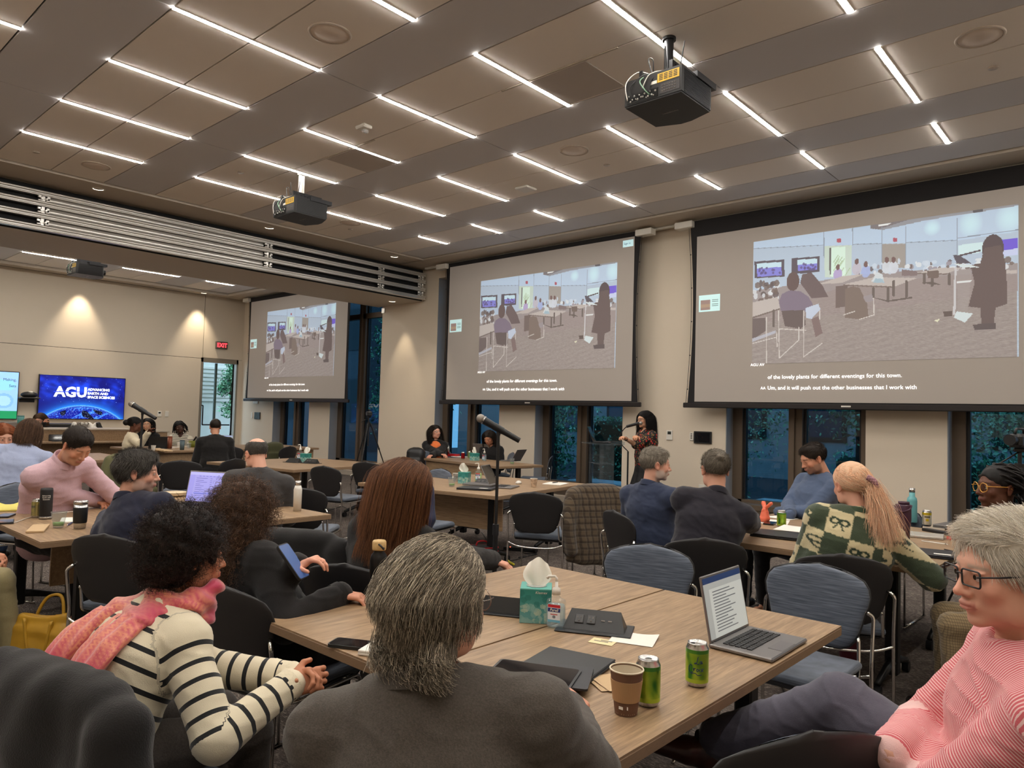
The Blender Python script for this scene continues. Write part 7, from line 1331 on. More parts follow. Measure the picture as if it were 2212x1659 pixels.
C_slate = cloth('chinos_slate', sr(82, 80, 92), bump=.15); C_khaki = cloth('chinos_khaki', sr(148, 136, 100), bump=.15); C_dkpants = cloth('trousers_dark', sr(30, 28, 30)); C_pinstripe = cloth('trousers_charcoal', sr(66, 60, 56), noise=.25, nscale=200); C_plum = cloth('trousers_plum', sr(104, 48, 62)); C_sage = cloth('trousers_sage', sr(138, 156, 120))
C_tweed = plaid_mat('trousers_tweed', sr(140, 120, 88), sr(92, 76, 56), sr(176, 156, 120), 75); C_plaid = plaid_mat('plaid_wool', sr(92, 78, 60), sr(42, 30, 22), sr(118, 110, 98), 19)
C_floral = spots_mat('blouse_floral', (.012, .01, .01), [(sr(120, 100, 50), 1.3, .32), (sr(196, 52, 46), 1., .30), (sr(220, 120, 100), 1.6, .18)], 22); C_skirt = spots_mat('skirt_black', (.009, .008, .009), [], 10)
C_print = spots_mat('blouse_print', sr(222, 216, 206), [(sr(110, 110, 112), 1., .3), (sr(60, 60, 66), 1.7, .22)], 24); C_stripe7 = attr_stripes('blouse_stripes', sr(224, 216, 196), sr(40, 38, 36), .35); C_breton = attr_stripes('sweater_breton', sr(226, 214, 186), sr(18, 18, 20), .27, freq=1.); C_pinkst = attr_stripes('shirt_pink_stripe', sr(206, 96, 104), sr(232, 190, 186), .40)
C_check = mat('sweater_check', (1, 1, 1), .95, bump=.7, bscale=260, attr='Col', sheen=.3); C_leather = mat('shoe_leather', (.015, .011, .009), .35); C_brownsh = mat('shoe_brown', sr(62, 34, 24), .3); C_whitecol = cloth('collar_white', sr(214, 208, 202), bump=.05)
S_fair = sr(222, 168, 144); S_light = sr(206, 150, 122); S_tan = sr(186, 130, 100); S_dark = sr(96, 60, 44); S_deep = sr(72, 46, 36); S_asian = sr(214, 166, 134)
def ustripe(per, off=0.):
    def f(V, B):
        O = B['O']; P = V - O; S = B['S']; u = ((P - B['H']) @ B['up']) / per; best = np.full(len(P), 1e9)
        d0 = np.abs((P - B['H']) @ B['lat']) - .125; inT = d0 < 0
        for i in (0, 1):
            a, b, c = B['sh'][i], B['el'][i], B['wr'][i]
            for p, q, base in ((a, b, 0.), (b, c, np.linalg.norm(b - a))):
                d = q - p; L = np.linalg.norm(d); t = np.clip(((P - p) @ d) / L ** 2, 0, 1); ds = np.linalg.norm(P - p - t[:, None] * d, axis=1); k = (ds < best) & (ds < .085) & ~(inT & (ds > .045) & (base == 0.)) ; best = np.where(k, ds, best); u = np.where(k, (base + t * L) / per + .37, u)
        o = np.zeros((len(P), 3)); o[:, 0] = u + off + 20; return o
    return f
def finestripe(per):
    def f(V, B):
        P = V - B['O']; u = (P @ B['lat']) / per; best = np.full(len(P), 1e9)
        for i in (0, 1):
            a, b, c = B['sh'][i], B['el'][i], B['wr'][i]
            for p, q in ((a, b), (b, c)):
                d = unit(q - p); L = np.linalg.norm(q - p); t = np.clip(((P - p) @ d) / L, 0, 1); R_ = P - p - (t * L)[:, None] * d; ds = np.linalg.norm(R_, axis=1); e1 = unit(np.cross(d, [.2, .3, .9])); k = (ds < best) & (ds < .08); best = np.where(k, ds, best); u = np.where(k, t * L / per, u)
        o = np.zeros((len(P), 3)); o[:, 0] = u + 200; return o
    return f
def checks(V, B):
    P = V - B['O']; g_, c_, dk = np.array(sr(58, 70, 50)), np.array(sr(206, 192, 152)), np.array(sr(40, 56, 40)); h = (P - B['H']) @ B['up']; x = (P - B['H']) @ B['lat']; y = (P - B['H']) @ B['fw']; s = .125; u = x.copy(); v = h.copy(); u = np.where(np.abs(x) > .15, np.sign(x) * .15 + np.sign(x) * np.abs(y) * .8 + (x - np.sign(x) * .15) * .4, u)
    best = np.full(len(P), 1e9)
    for i in (0, 1):
        p, q = B['sh'][i], B['el'][i]; d = unit(q - p); L = np.linalg.norm(q - p); t = np.clip(((P - p) @ d) / L, 0, 1.9); R_ = P - p - (np.clip(t, 0, 1) * L)[:, None] * d; ds = np.linalg.norm(R_, axis=1); k = (ds < .085) & (np.abs(x) > .15); u = np.where(k, ((P - p) @ np.cross(d, unit(B['fw']))) * 1.0 + .03 + i * .125, u); v = np.where(k, h, v)
    iu, iv = np.floor(u / s + .18), np.floor(v / s + .1); a, b = u / s + .18 - iu - .5, v / s + .1 - iv - .5; cream = (iu + iv) % 2 == 0; col = np.where(cream[:, None], c_, g_)
    bow = np.zeros(len(P), bool)
    for sg in (-1, 1): e = np.hypot((a - sg * .19) / .17, (b - .06 - sg * 0) / .11); bow |= np.abs(e - 1) < .36; tl = np.abs(a * sg - .02 - (.05 - b) * .55) < .035; bow |= tl & (b < .03) & (b > -.27)
    col = np.where((bow & cream & (np.abs(iu + iv * 0) % 1 == 0))[:, None], dk, col); hem = h < -.085; col = np.where(hem[:, None], g_ * .9, col); return col
AT = at_d
def fdir(a): return np.array([math.cos(math.radians(a)), math.sin(math.radians(a)), 0.])
def hipof(head, face, back, z=.54): f = fdir(face); return (head[0] - f[0] * back, head[1] - f[1] * back, z)
# ---- the grey haired man in front
hd = AT(950, 1298, 1.42); hp = hipof(hd, 118, .06); hp = (hp[0] + .05, hp[1] + .04, .54)
R13, B13 = person('person in a charcoal suit jacket with tousled grey hair, seen from behind, centre foreground', hd, hp, 122, 96, -4, 0, 'm', S_fair, 'messy_grey', 'grey', (C_suitgrey, .016), None, C_dkpants, C_leather, hands=(at(1010, 1500, .80) + [-.12, -.1, 0], at(1262, 1545, .775) + [-.03, -.03, .01]), poles=(None, (.9, -.3, -.55)), hf=.0045, bf=.009, o=dict(topname='jacket', glasses=(M_frame_wire, 'round', .024), coll=[], cuffmat=C_suitgrey, delt=1.12, twist=0, len=.03, head=.95), collar=(C_suitgrey, .035, .066), shoulders=1.16, bulk=1.12, hdirs=(None, (-.35, .9, .0)), palms=(None, (-.5, 0, -.8)), curl=(.5, .9), hscale=1.0, hhf=.0035)
c_ = MB(); n_ = B13['NB']; d_ = unit(B13['HD'] - n_); c_.lathe([(.061, -.01), (.062, .045), (.059, .045), (.058, -.01)], c=n_, n=28, ax=d_); c_.build('shirt_collar', C_whitecol, R13)
# ---- pink scarf
hd = AT(408, 1200, 2.22); hp = (-2.20, .75, .54)
wr_ = at(628, 1478, .70)
R12, B12 = person('person with short dark curls, pink scarf and cream sweater with black stripes', hd, hp, 92, 80, -2, -4, 'f', S_tan, 'afro', 'curly_dark', (C_breton, .012), None, C_pinstripe, C_leather, hands=(wr_ + [-.05, .03, .0], wr_), poles=(None, (.45, -.6, -.6)), hf=.0055, bf=.008, o=dict(topname='sweater', delt=1.05, hunch=.03, head=.93, cuffmat=C_cream), topattr=ustripe(.0475), hdirs=((.6, .3, .2), (.4, .8, .1)), curl=(.9, .9), palms=((.3, -.3, -.6), (-.6, .2, -.3)), collar=None, hhf=.004, wrinkle=.7)
def scarf12():
    NB, HD, up, fw, lat, O = [B12[k] for k in ('NB', 'HD', 'up', 'fw', 'lat', 'O')]; f = Field(NB - [.3, .3, .48], NB + [.3, .3, .16], .008); dn = unit(HD - NB); u = unit(np.cross(dn, [0, 0, 1.]) + 1e-3) if False else lat
    for k, (r0, zz, th) in enumerate([(.078, .045, .026), (.090, .008, .030), (.100, -.030, .030)]):
        for j in range(24):
            a = 2 * PI * j / 24; b = a + 2 * PI / 24; q = lambda t: NB + (lat * math.cos(t) * 1.1 + fw * math.sin(t)) * r0 * (1 + .08 * math.sin(3 * t + k * 2)) + up * (zz + .014 * math.sin(2 * t + k * 1.7)); f.cone(q(a), q(b), th * (.9 - .2 * max(0, math.sin(a))), th * (.9 - .2 * max(0, math.sin(b))), .012)
    back = -fw
    for (sx, ln, w0) in ((-.135, .36, .05), (.045, .40, .058)):
        P = [NB + lat * (sx * .6) + back * .10 + up * .01, NB + lat * sx * .9 + back * .16 - up * .05, NB + lat * sx + back * .185 - up * .12, NB + lat * (sx * 1.15) + back * .185 - up * .22, NB + lat * (sx * 1.2 - .01) + back * .175 - up * ln]
        P = smooth_path(P, 4)
        for a, b in zip(P[:-1], P[1:]): f.cone(a, b, .024, .024, .012, lat, 3.0 if sx > 0 else 2.3)
    V, F = f.mesh(); N_ = vnormals(V, F); x = (V - NB) @ lat; z = (V - NB) @ up; a_ = np.arctan2((V - NB) @ fw, x); fold = np.where(z > -.08, np.sin(z * 130 + a_ * 2 + 1.5 * vnoise(V, 12, 4)), np.sin(x * 120 + z * 10)); V2 = V + N_ * (.0045 * fold + .003 * vnoise(V, 45, 8))[:, None]
    pk, pe = np.array(sr(196, 52, 88)), np.array(sr(232, 150, 112)); k = np.clip(vnoise(V, 16, 3) * 2.2 + .45 + (z < -.1) * .35, 0, 1) * (.55 + .45 * np.sin(z * 500 + x * 300)); k = np.clip(k, 0, 1)[:, None]; o = link('scarf', mesh_np('scarf', V2, F, True, pk * (1 - k) + pe * k), R12, mat('scarf_silk', (1, 1, 1), .5, bump=.2, bscale=500, attr='Col', sheen=.5))
    g = np.random.default_rng(3); A = []; 
    for (sx, ln, w0) in ((-.135, .36, .05), (.045, .40, .058)):
        e = NB + lat * (sx * 1.2 - .01) + back * .18 - up * (ln + .015)
        for i in range(40): p = e + lat * g.uniform(-w0, w0); A.append([p + (-up * .045 * t + g.normal(size=3) * .003 * t) for t in np.linspace(0, 1, 5)])
        for i in range(60): p = NB + lat * (sx - w0 * .9) + back * .165 - up * g.uniform(.08, ln); A.append([p + (-up * .02 - lat * .025 * (1 if sx < 0 else 1)) * t + g.normal(size=3) * .004 * t for t in np.linspace(0, 1, 5)])
    V, F, C = tubes_np(np.array(A), .0016, .7, [pk, pe], g); fr = link('fringe', mesh_np('fringe', V, F, True, C), o, MATS['scarf_silk']); fr['kind'] = 'stuff'
scarf12()
# ---- curly brown hair, black blazer
hd = AT(528, 1112, 3.0); sea = at(590, 1440, .48)
R11, B11 = person('person with long curly brown hair in a black blazer, arm on the nearest table', hd, (sea[0] - .02, sea[1] + .05, .54), 100, 118, -10, 0, 'f', S_fair, 'curly_long', 'brown', (C_black, .018), None, C_dkpants, C_leather, hands=(at(640, 1222, .90), at(735, 1283, .775)), poles=(None, (.5, -.5, -.6)), hf=.007, bf=.010, o=dict(topname='blazer', len=.3, delt=1.1), collar=(C_black, .03, .06), bulk=1.08, curl=(.6, .4), hdirs=((.6, .4, .3), (.7, .6, -.1)), dens=1.3)
MB().cyl(B11['wr'][1] - unit(B11['wr'][1] - B11['el'][1]) * .004, B11['wr'][1] + unit(B11['wr'][1] - B11['el'][1]) * .016, .031, n=20, cap=False).build('bracelet', M_steel, R11)
t = phone(at(631, 1212, .93)[:2], math.radians(95), 'lit phone held beside the curly brown hair', z=.925, on=mat('phone_lit', sr(60, 84, 130), .3, emit=.35)); t.rotation_euler = (math.radians(50), 0, math.radians(120))
# ---- auburn hair
hd = AT(878, 1052, 3.45); 
R14, B14 = person('person with long straight auburn hair in a black ribbed sweater, seen from behind', hd, (hd[0] - .04, hd[1] - .10, .54), 112, 112, -14, 3, 'f', S_fair, 'long', 'auburn', (C_blackrib, .018), None, C_dkpants, C_leather, hands=(None, at(1072, 1212, .745)), poles=(None, (.6, .1, -.5)), hf=.0065, bf=.010, o=dict(topname='sweater', len=.31, coll=[(np.array([0, -.045, -.33]), np.array([.17, .125, .17]))]), collar=(C_blackrib, .02, .058), bulk=1.05, hdirs=(None, (.8, .5, -.25)), dens=1.2)
# ---- navy suit
hd = AT(297, 1020, 4.1)
q_ = at(282, 1170, .85) + .28 * fdir(116); R10, B10 = person('person in a navy suit with short dark grey hair, head turned right, back to us', hd, (hd[0] * .6 + q_[0] * .4, hd[1] * .6 + q_[1] * .4, .54), 112, 62, -3, 0, 'm', S_fair, 'sweep', 'salt', (C_navy, .018), None, C_dkpants, C_leather, hands=(at(230, 1110, .80), at(440, 1120, .79)), hf=.006, bf=.011, o=dict(topname='jacket', cuffmat=C_navy, beard=((.30, .27, .25), .45), drop=.095), collar=(C_navy, .030, .064), shoulders=1.12, bulk=1.06)
n_ = B10['NB']; MB().lathe([(.060, -.01), (.061, .042), (.058, .042), (.057, -.01)], c=n_, n=28, ax=unit(B10['HD'] - n_)).build('shirt_collar', C_whitecol, R10)
# ---- pink dress shirt, writing
hd = AT(166, 962, 5.0)
R3, B3 = person('person in a pink dress shirt leaning over the left table and writing', hd, (hd[0] - .36, hd[1] - .06, .55), 24, 18, -36, 0, 'm', S_light, 'short', 'dark', (C_pink, .016), None, C_dkpants, C_leather, hands=(at(252, 1076, .785), at(212, 1083, .785)), poles=((0, .6, -.6), (.1, -.7, -.6)), hf=.006, bf=.011, o=dict(hunch=.07, brow=(.04, .03, .02), delt=1.15, closed=True, stubby=1, beard=((.25, .19, .15), .25)), collar=(C_pink, .036, .066), shoulders=1.04, bulk=1.08, curl=(.8, .8), hdirs=((.9, .2, -.15), (.9, .35, -.15)))
p_ = pen((B3['wr'][0] + B3['O'] + np.array([.10, .0, 0]))[:2], math.radians(200), 'dark pen in the hand of the writing man in pink', M_bk, z=.80); p_.rotation_euler = (0, math.radians(-40), math.radians(200))
# ---- pale blue shirt
hd = AT(64, 936, 6.9)
person('person in a pale blue shirt bent forward, shaggy brown hair', hd, (hd[0] + .18, hd[1] - .22, .55), 150, 150, -28, 0, 'm', S_light, 'shag', 'brown', (C_blue, .018), None, cloth('jeans', sr(66, 80, 110)), C_leather, hands=(None, None), hf=.008, bf=.013, o=dict(hunch=-.0, len=.13), collar=(C_blue, .03, .06), shoulders=1.12, bulk=1.12)
hd = AT(6, 944, 7.1)
person('person with red hair and a black and white print blouse at the left edge', hd, hipof(hd, 10, .08), 0, 6, -14, 0, 'f', S_fair, 'long_straight', 'red', (C_print, .014), None, C_dkpants, C_leather, hf=.0075, bf=.013, neck_open=.08, o=dict(len=.24, smile=1, brow=(.2, .08, .03)))
# ---- dark grey sweater, balding
hd = AT(553, 980, 5.75)
person('balding person in a dark grey sweater and glasses, seen from behind', hd, hipof(hd, 150, .06), 146, 178, -20, 0, 'm', S_fair, 'balding', 'salt', (C_grey, .018), None, C_dkpants, C_leather, hands=(None, None), hf=.007, bf=.013, o=dict(topname='sweater', glasses=(M_frame_dark, 'rect', .022), delt=1.1), collar=(C_grey, .02, .06), shoulders=1.08, bulk=1.15)
# ---- the far rows
hd = AT(86, 906, 15.0); person('person with brown hair and glasses reading behind the far counter', hd, hipof(hd, 312, .10), 312, 318, -22, 0, 'f', S_fair, 'long_straight', 'brown', (C_black, .012), None, C_dkpants, None, hands=(None, AT(96, 913, 14.85)), poles=(None, (.3, -.3, -1)), hf=.010, bf=.016, neck_open=.10, o=dict(glasses=(M_frame_wire, 'round', .024), lens=False), dens=.4)
hd = AT(292, 917, 11.8); person('person in a cream sweater with a dark hair bun, facing away to the right', hd, hipof(hd, 75, .04), 80, 66, -4, 0, 'f', S_dark, 'bun_back', 'black', (C_cream, .014), None, C_dkpants, None, hands=(None, AT(320, 935, 11.4)), hf=.009, bf=.015, o=dict(topname='sweater', glasses=(M_frame_dark, 'round', .022), lens=False), collar=(C_cream, .015, .058), dens=.5)
hd = AT(319, 917, 14.2); person('smiling person with long black hair and a black top at the far table', hd, hipof(hd, 320, .06), 320, 322, 4, 0, 'f', S_asian, 'long_straight', 'black', (C_black, .014), None, C_dkpants, None, hf=.009, bf=.016, neck_open=.05, o=dict(smile=1, glasses=(M_frame_wire, 'round', .023), lens=False), dens=.5)
hd = AT(388, 923, 14.3); person('smiling person with short dreadlocks and a striped cream blouse', hd, hipof(hd, 320, .04), 325, 335, -6, 12, 'f', S_deep, 'dreads', 'black', (C_stripe7, .014), None, C_dkpants, None, hf=.009, bf=.015, topattr=ustripe(.03), neck_open=.05, o=dict(smile=1, cuffmat=C_cream), dens=.5)
hd = AT(465, 922, 11.4); person('person in a black sweater with cropped brown hair, back to us at the far table', hd, hipof(hd, 160, .12), 158, 158, -10, 0, 'm', S_light, 'fade', 'dark', (C_black, .018), None, C_dkpants, C_leather, hf=.009, bf=.015, o=dict(topname='sweater'), shoulders=1.15, bulk=1.12, collar=(C_black, .015, .058), dens=.5)
# ---- the two at the small table
hd = AT(940, 933, 12.9); hp = hipof(hd, 316, .06); R15, B15 = person('person in an orange dress and black blazer with long dark hair and glasses', hd, hp, 320, 350, 6, 6, 'f', S_fair, 'long_straight', 'dark', (C_black, .016), None, None, C_leather, hands=(AT(930, 985, 12.4), AT(962, 985, 12.4)), feet=((hp[0] + .55, hp[1] - .30, .25), (hp[0] + .35, hp[1] - .40, .09)), hf=.0085, bf=.013, neck_open=.0, o=dict(topname='blazer', glasses=(M_frame_wire, 'rect', .022), lens=False, badge=-.09, chest=1, len=.36), dens=.8)
def dress(B, R, m, zl=.0):
    S, up, fw, lat = B['S'], B['up'], B['fw'], B['lat']; f = Field(B['H'] - .5, B['NB'] + .3, .012); f.cone(S(.05) + fw * .06, S(.75) + fw * .085, .115, .11, .03, lat, 1.05); f.cone(S(.75) + fw * .085, S(.88) + fw * .07, .085, .055, .03, lat, 1.1)
    for i in (0, 1): hj = B['H'] + B['rt'] * (.09 if i else -.09); f.cone(hj, hj + (B['kn'][i] - hj) * .93, .098, .075, .03)
    V, F = f.mesh(); V = V + vnormals(V, F) * (.003 * vnoise(V, 60, 2))[:, None]; link('dress', mesh_np('dress', V, F, True), R, m)
dress(B15, R15, C_orange)
hd = AT(1056, 946, 12.7); person('person in a black jacket with dark hair looking down at a stickered laptop', hd, hipof(hd, 285, .12), 285, 290, -24, 6, 'f', S_tan, 'long_straight', 'dark', (C_black, .020), None, C_dkpants, None, hf=.0085, bf=.014, neck_open=.04, o=dict(topname='jacket', brow=(.01, .008, .006)), dens=.8)
# ---- the speaker
hd = AT(1392, 906, 10.55); R17, B17 = person('standing person with long black hair, glasses, floral blouse and long black skirt', hd, (hd[0] + .02, hd[1] + .03, .88), 240, 248, -4, 0, 'f', S_asian, 'long_straight', 'black', (C_floral, .018), None, None, C_leather, hands=(AT(1352, 948, 10.15), AT(1372, 945, 10.1)), poles=((-.3, .6, -.8), (.4, -.3, -.8)), stand=True, skirt=(C_skirt, .22, .26), sleeve=.28, hf=.0075, bf=.010, neck_open=.03, collar=(C_floral, .03, .058), o=dict(topname='blouse', glasses=(M_frame_dark, 'round', .024), lens=False, badge=.03, nocuff=1, brow=(.008, .006, .006), lip=(.5, .1, .1), len=.34, chest=1), bulk=1.12, curl=(.7, .7), dens=1.)
g = np.random.default_rng(8); b = MB(); b.cyl(B17['wr'][0] - unit(B17['wr'][0] - B17['el'][0]) * .01, B17['wr'][0] + unit(B17['wr'][0] - B17['el'][0]) * .012, .03, n=16).build('wristwatch', M_bk, R17)
for i in range(9):   # printed flowers along the hem
    a = PI * (.95 + .1 * i); c = np.array([0.25 * math.cos(a), .235 * math.sin(a), .30 + .12 * g.random()]); MB().lathe([(0, .012), (.035 + .02 * g.random(), 0), (0, -.01)], c=c, n=7, ax=c * [1, 1, 0]).build('printed_flower', mat('flower_red', sr(196, 50, 44), .8), R17)
# ---- right group
hd = AT(1416, 1003, 5.3); R18, B18 = person('person in a navy button shirt with short grey hair and beard, looking right', hd, hipof(hd, 80, .03), 82, 46, -2, 0, 'm', S_fair, 'short', 'saltlight', (C_navyshirt, .018), None, C_dkpants, C_leather, hands=(None, at(1480, 1078, .80)), hf=.006, bf=.011, o=dict(beard=((.55, .48, .42), .75), brow=(.25, .2, .15), delt=1.1), collar=(C_navyshirt, .034, .064), shoulders=1.08, bulk=1.05, sleeve=.75)
hd = AT(1545, 1014, 4.55); q_ = at(1522, 1160, .85) + .28 * fdir(126); R19, B19 = person('person in a dark blazer with grey hair tied in a small bun, back to us', hd, (q_[0], q_[1], .54), 126, 132, -3, 0, 'm', S_fair, 'bun_man', 'saltlight', (C_darknavy, .020), None, C_dkpants, C_leather, hf=.006, bf=.011, o=dict(topname='blazer', glasses=(M_frame_dark, 'rect', .022), lens=False, cuffmat=C_darknavy, delt=1.0), collar=(C_darknavy, .034, .064), shoulders=1.04, bulk=1.05, hands=(at(1600, 1120, .78), at(1640, 1120, .78)))
hd = AT(1757, 990, 6.0); hp = hipof(hd, 232, -.12); R20, B20 = person('person in a steel blue sweater with crossed arms and dark hair, looking down left', hd, hp, 238, 228, -22, 0, 'm', S_light, 'short', 'dark', (C_steel, .016), None, C_dkpants, C_leather, hf=.0065, bf=.012, o=dict(cross=1, nohand=2, topname='sweater', beard=((.10, .075, .06), .55), closed=True, brow=(.015, .01, .008)), collar=(C_steel, .012, .058), shoulders=1.08, bulk=1.08)
hd = AT(1838, 1047, 4.0); q_ = at(1800, 1190, .85) + .24 * fdir(108); hp = (q_[0], q_[1], .54); R21, B21 = person('person in a green and cream checked sweater with a peach ponytail, back to us', hd, hp, 112, 140, -8, -4, 'f', S_fair, 'ponytail', 'peach', (C_check, .022), None, C_plum, C_leather, hands=(None, at(1950, 1195, .79)), poles=(None, (.9, -.3, -.6)), hf=.0065, bf=.0075, topattr=checks, o=dict(topname='sweater', tie=(.045, -.105, -.02), tail=.30, delt=1.05, cuffmat=C_plum), collar=(mat('knit_green', sr(60, 74, 54), .95, bump=.6, bscale=220), .022, .062), shoulders=1.12, bulk=1.16, wrinkle=.7, dens=1.3)
X = B21['X']; b = MB(); 
for i in range(7):
    for j in range(3): pass
tm = MB().tube(smooth_path([X((.015, -.128, .035)), X((.045, -.138, .01)), X((.062, -.125, -.025))], 6), .016, 10).build('hair_scrunchie', plaid_mat('scrunchie', sr(200, 150, 160), sr(110, 60, 80), sr(220, 190, 190), 70), R21)
hd = AT(2158, 1053, 3.85); hp = (hd[0] + .22, hd[1] - .10, .54); R22, B22 = person('person with long braids, yellow glasses and a black top at the right edge', hd, hp, 200, 222, 2, 0, 'f', S_dark, 'braids', 'black', (C_black, .014), None, C_tweed, C_leather, hands=(at(2110, 1252, .62), at(2118, 1262, .62)), poles=((.2, -.4, -1), (.4, .4, -1)), hf=.006, bf=.011, o=dict(glasses=(mat('glasses_amber', sr(220, 160, 70), .3), 'round', .026)), curl=(.6, .6), hdirs=((-.8, -.3, -.05), (-.8, -.2, .0)), palms=((.2, .2, -1), (.2, .2, -1)), collar=(C_black, .012, .055))
hd = AT(2300, 1040, 4.9); hp = (hd[0] + .02, hd[1], .54); person('person in sage green trousers mostly hidden beyond the right edge', hd, hp, 214, 214, 0, 0, 'f', S_dark, 'short_f', 'black', (C_black, .014), None, C_sage, C_leather, hands=(at(2150, 1180, .72), None), hf=.012, bf=.016, dens=.2, o=dict(noeyes=1))
# ---- pink striped shirt, right foreground
hd = AT(2176, 1236, 1.58); q_ = AT(2200, 1760, 1.60); hp = (q_[0], q_[1], .58); kn_ = AT(1725, 1490, 1.93); an_ = AT(1535, 1600, 2.2)
R23, B23 = person('person in a pink striped shirt with white hair and black glasses, legs crossed, right foreground', hd, hp, 196, 224, -3, 0, 'm', S_fair, 'sweep', 'white', (C_pinkst, .016), None, C_slate, C_brownsh, sleeve=.93, feet=(at(1500, 1690, .09) if False else (hp[0] - .62, hp[1] - .10, .09), tuple(an_)), kpoles=((-.6, -.2, 1), (-.3, .3, 1)), hf=.0042, bf=.0065, topattr=finestripe(.0062), o=dict(cross=1, nohand=2, nocuff=1, glasses=(M_frame_dark, 'rect', .025), brow=(.5, .42, .34), belly=.06, delt=1.1, toes=((-.8, -.5, 0), (-.75, -.6, .25)), leg=1.12, cuffmat=C_pinkst), collar=(C_pinkst, .036, .066), shoulders=1.1, bulk=1.1, curl=(.5, .5), hdirs=((-.2, .8, .0), (.2, -.8, 0)), wrinkle=.9, hhf=.004)
a_, k_ = B23['an'][1], B23['kn'][1]; d_ = unit(a_ - k_); b = MB(); 
for i in range(9): b.cyl(a_ - d_ * (.015 + .014 * i), a_ - d_ * (.0095 + .014 * i), .0415, n=20, cap=False)
MB().cyl(a_ - d_ * .15, a_ + d_ * .03, .0405, .040, 20).build('sock', mat('sock_dark', sr(40, 38, 42), .9), R23); b.build('sock_stripes', mat('sock_light', sr(140, 132, 126), .9), R23)['kind'] = 'stuff'
# ---- khaki trousers at the left edge
hp = (*at(-200, 1262, .50)[:2], .54); person('person in khaki trousers at the left edge, only the knees in view', (hp[0] - .02, hp[1], 1.2), hp, 44, 44, 0, 0, 'm', S_light, 'short', 'dark', (C_grey, .016), None, C_khaki, C_leather, feet=((hp[0] + .30, hp[1] + .42, .09), (hp[0] + .42, hp[1] + .25, .09)), hf=.012, bf=.013, dens=.2, o=dict(noeyes=1, leg=1.1), bulk=1.1)
# ================================================================ coats on chairs, bags
def draped(name, label, ch, m, zlow=.30, wt=.21, wb=.27, sleeves=(1, 1), thick=.055, cat='coat', amp=.008, slz=.36, front=.12, h=.010, lap=True):
    t = thing(name, label, cat, (ch.location[0], ch.location[1], 0), ch.rotation_euler[2]); f = Field((-.5, -.62, max(zlow - .08, .0)), (.5, .08, .98), h)
    for j in range(7):
        z0 = .86 - (.86 - zlow) * j / 7; z1 = .86 - (.86 - zlow) * (j + 1) / 7; a = wt + (wb - wt) * j / 7; b = wt + (wb - wt) * (j + 1) / 7; y0 = -.30 - .02 * j * .4; y1 = -.30 - .02 * (j + 1) * .4; f.cone((0, y0, z0), (0, y1, z1), thick, thick * 1.05, .03, (1, 0, 0), (a + thick) / thick)
    f.cone((-wt * .8, -.29, .875), (wt * .8, -.29, .875), .035, .035, .03)
    if lap: f.cone((-wt * .55, -.27, .90), (wt * .55, -.27, .90), .018, .018, .02, (0, 1, 0), 1.8)
    f.cone((0, -.20, .80), (0, -.19, .80 - front * 2), .03, .03, .03, (1, 0, 0), wt / .035)
    for s, on in ((-1, sleeves[0]), (1, sleeves[1])):
        if on: f.cone((s * (wt + .02), -.31, .82), (s * (wt + .085), -.36, .58), .065, .058, .03); f.cone((s * (wt + .085), -.36, .58), (s * (wt + .06), -.40, slz), .056, .048, .02); f.half((0, 0, slz - .1), (0, 0, -1)) if False else None
    V, F = f.mesh(); N_ = vnormals(V, F); V = relax(V, F, 1); V = V + N_ * (amp * (np.sin(V[:, 0] * 34 + 2.2 * vnoise(V, 7, 3)) * np.clip((.85 - V[:, 2]) * 2.2, 0, 1) * .8 + .5 * vnoise(V, 20, 4)))[:, None]; link('cloth', mesh_np('cloth', V, F, True), t, m); return t
t = draped('plaid_jacket', 'brown plaid wool jacket hung over a chair left of the navy shirt', CH['c12'], C_plaid, .28, .20, .23, h=.009, amp=.005)
b = MB(); [b.cyl((.25 + .004 * i, -.453, .39 + .018 * i), (.25 + .004 * i, -.458, .39 + .018 * i), .007, n=10) for i in range(4)]; b.build('cuff_buttons', mat('button_tan', sr(110, 90, 70), .4), t)['kind'] = 'stuff'
CH['c23'] = chair((-3.30, 2.22), 118, 'chair under the black jacket behind the curly brown hair')
draped('black_jacket', 'black jacket hung over a chair between the curly and the auburn hair', CH['c23'], C_black, .22, .23, .30, h=.010)
CH['c21'] = chair((-1.93, .84), 104, 'chair under the black coat of the person in the pink scarf')
t = draped('black_coat', 'big black wool coat draped over the chair at the bottom left', CH['c21'], cloth('coat_black', sr(27, 25, 25), bump=.5, bscale=300), .04, .25, .36, h=.010, thick=.06, amp=.02, slz=.2); MB().cyl((.06, -.47, .52), (.06, -.483, .522), .016, n=18).build('button', M_bk, t)
draped('green_coat', 'olive green coat hung over the chair in front of the far table', CH['c16'], cloth('coat_olive', sr(98, 96, 66)), .16, .20, .28, (1, 0), h=.012)
t = thing('shawl', 'pale pink fringed shawl draped over the olive coat', 'shawl', (CH['c16'].location[0], CH['c16'].location[1], 0), CH['c16'].rotation_euler[2]); f = Field((-.3, -.6, .2), (.3, .1, 1.0), .012); f.cone((.10, -.25, .93), (.14, -.38, .86), .03, .03, .02, (1, 0, 0), 2.2); f.cone((.14, -.39, .86), (.16, -.45, .40), .03, .025, .02, (1, 0, 0), 2.6); V, F = f.mesh(); V = V + vnormals(V, F) * (.008 * np.sin(V[:, 0] * 160))[:, None]; link('cloth', mesh_np('cloth', V, F, True), t, cloth('shawl_pink', sr(206, 166, 148)))
draped('navy_coat', 'dark navy puffy coat hung on a chair beside the auburn hair', CH['c24'], cloth('coat_navy', sr(44, 48, 70), bump=.1, rough=.6), .50, .21, .24, h=.011, amp=.012)
for k, l in (('k1', 'chair of the person in the charcoal suit'),): CH[k] = chair((hd[0], hd[1]), 0, l) if False else None
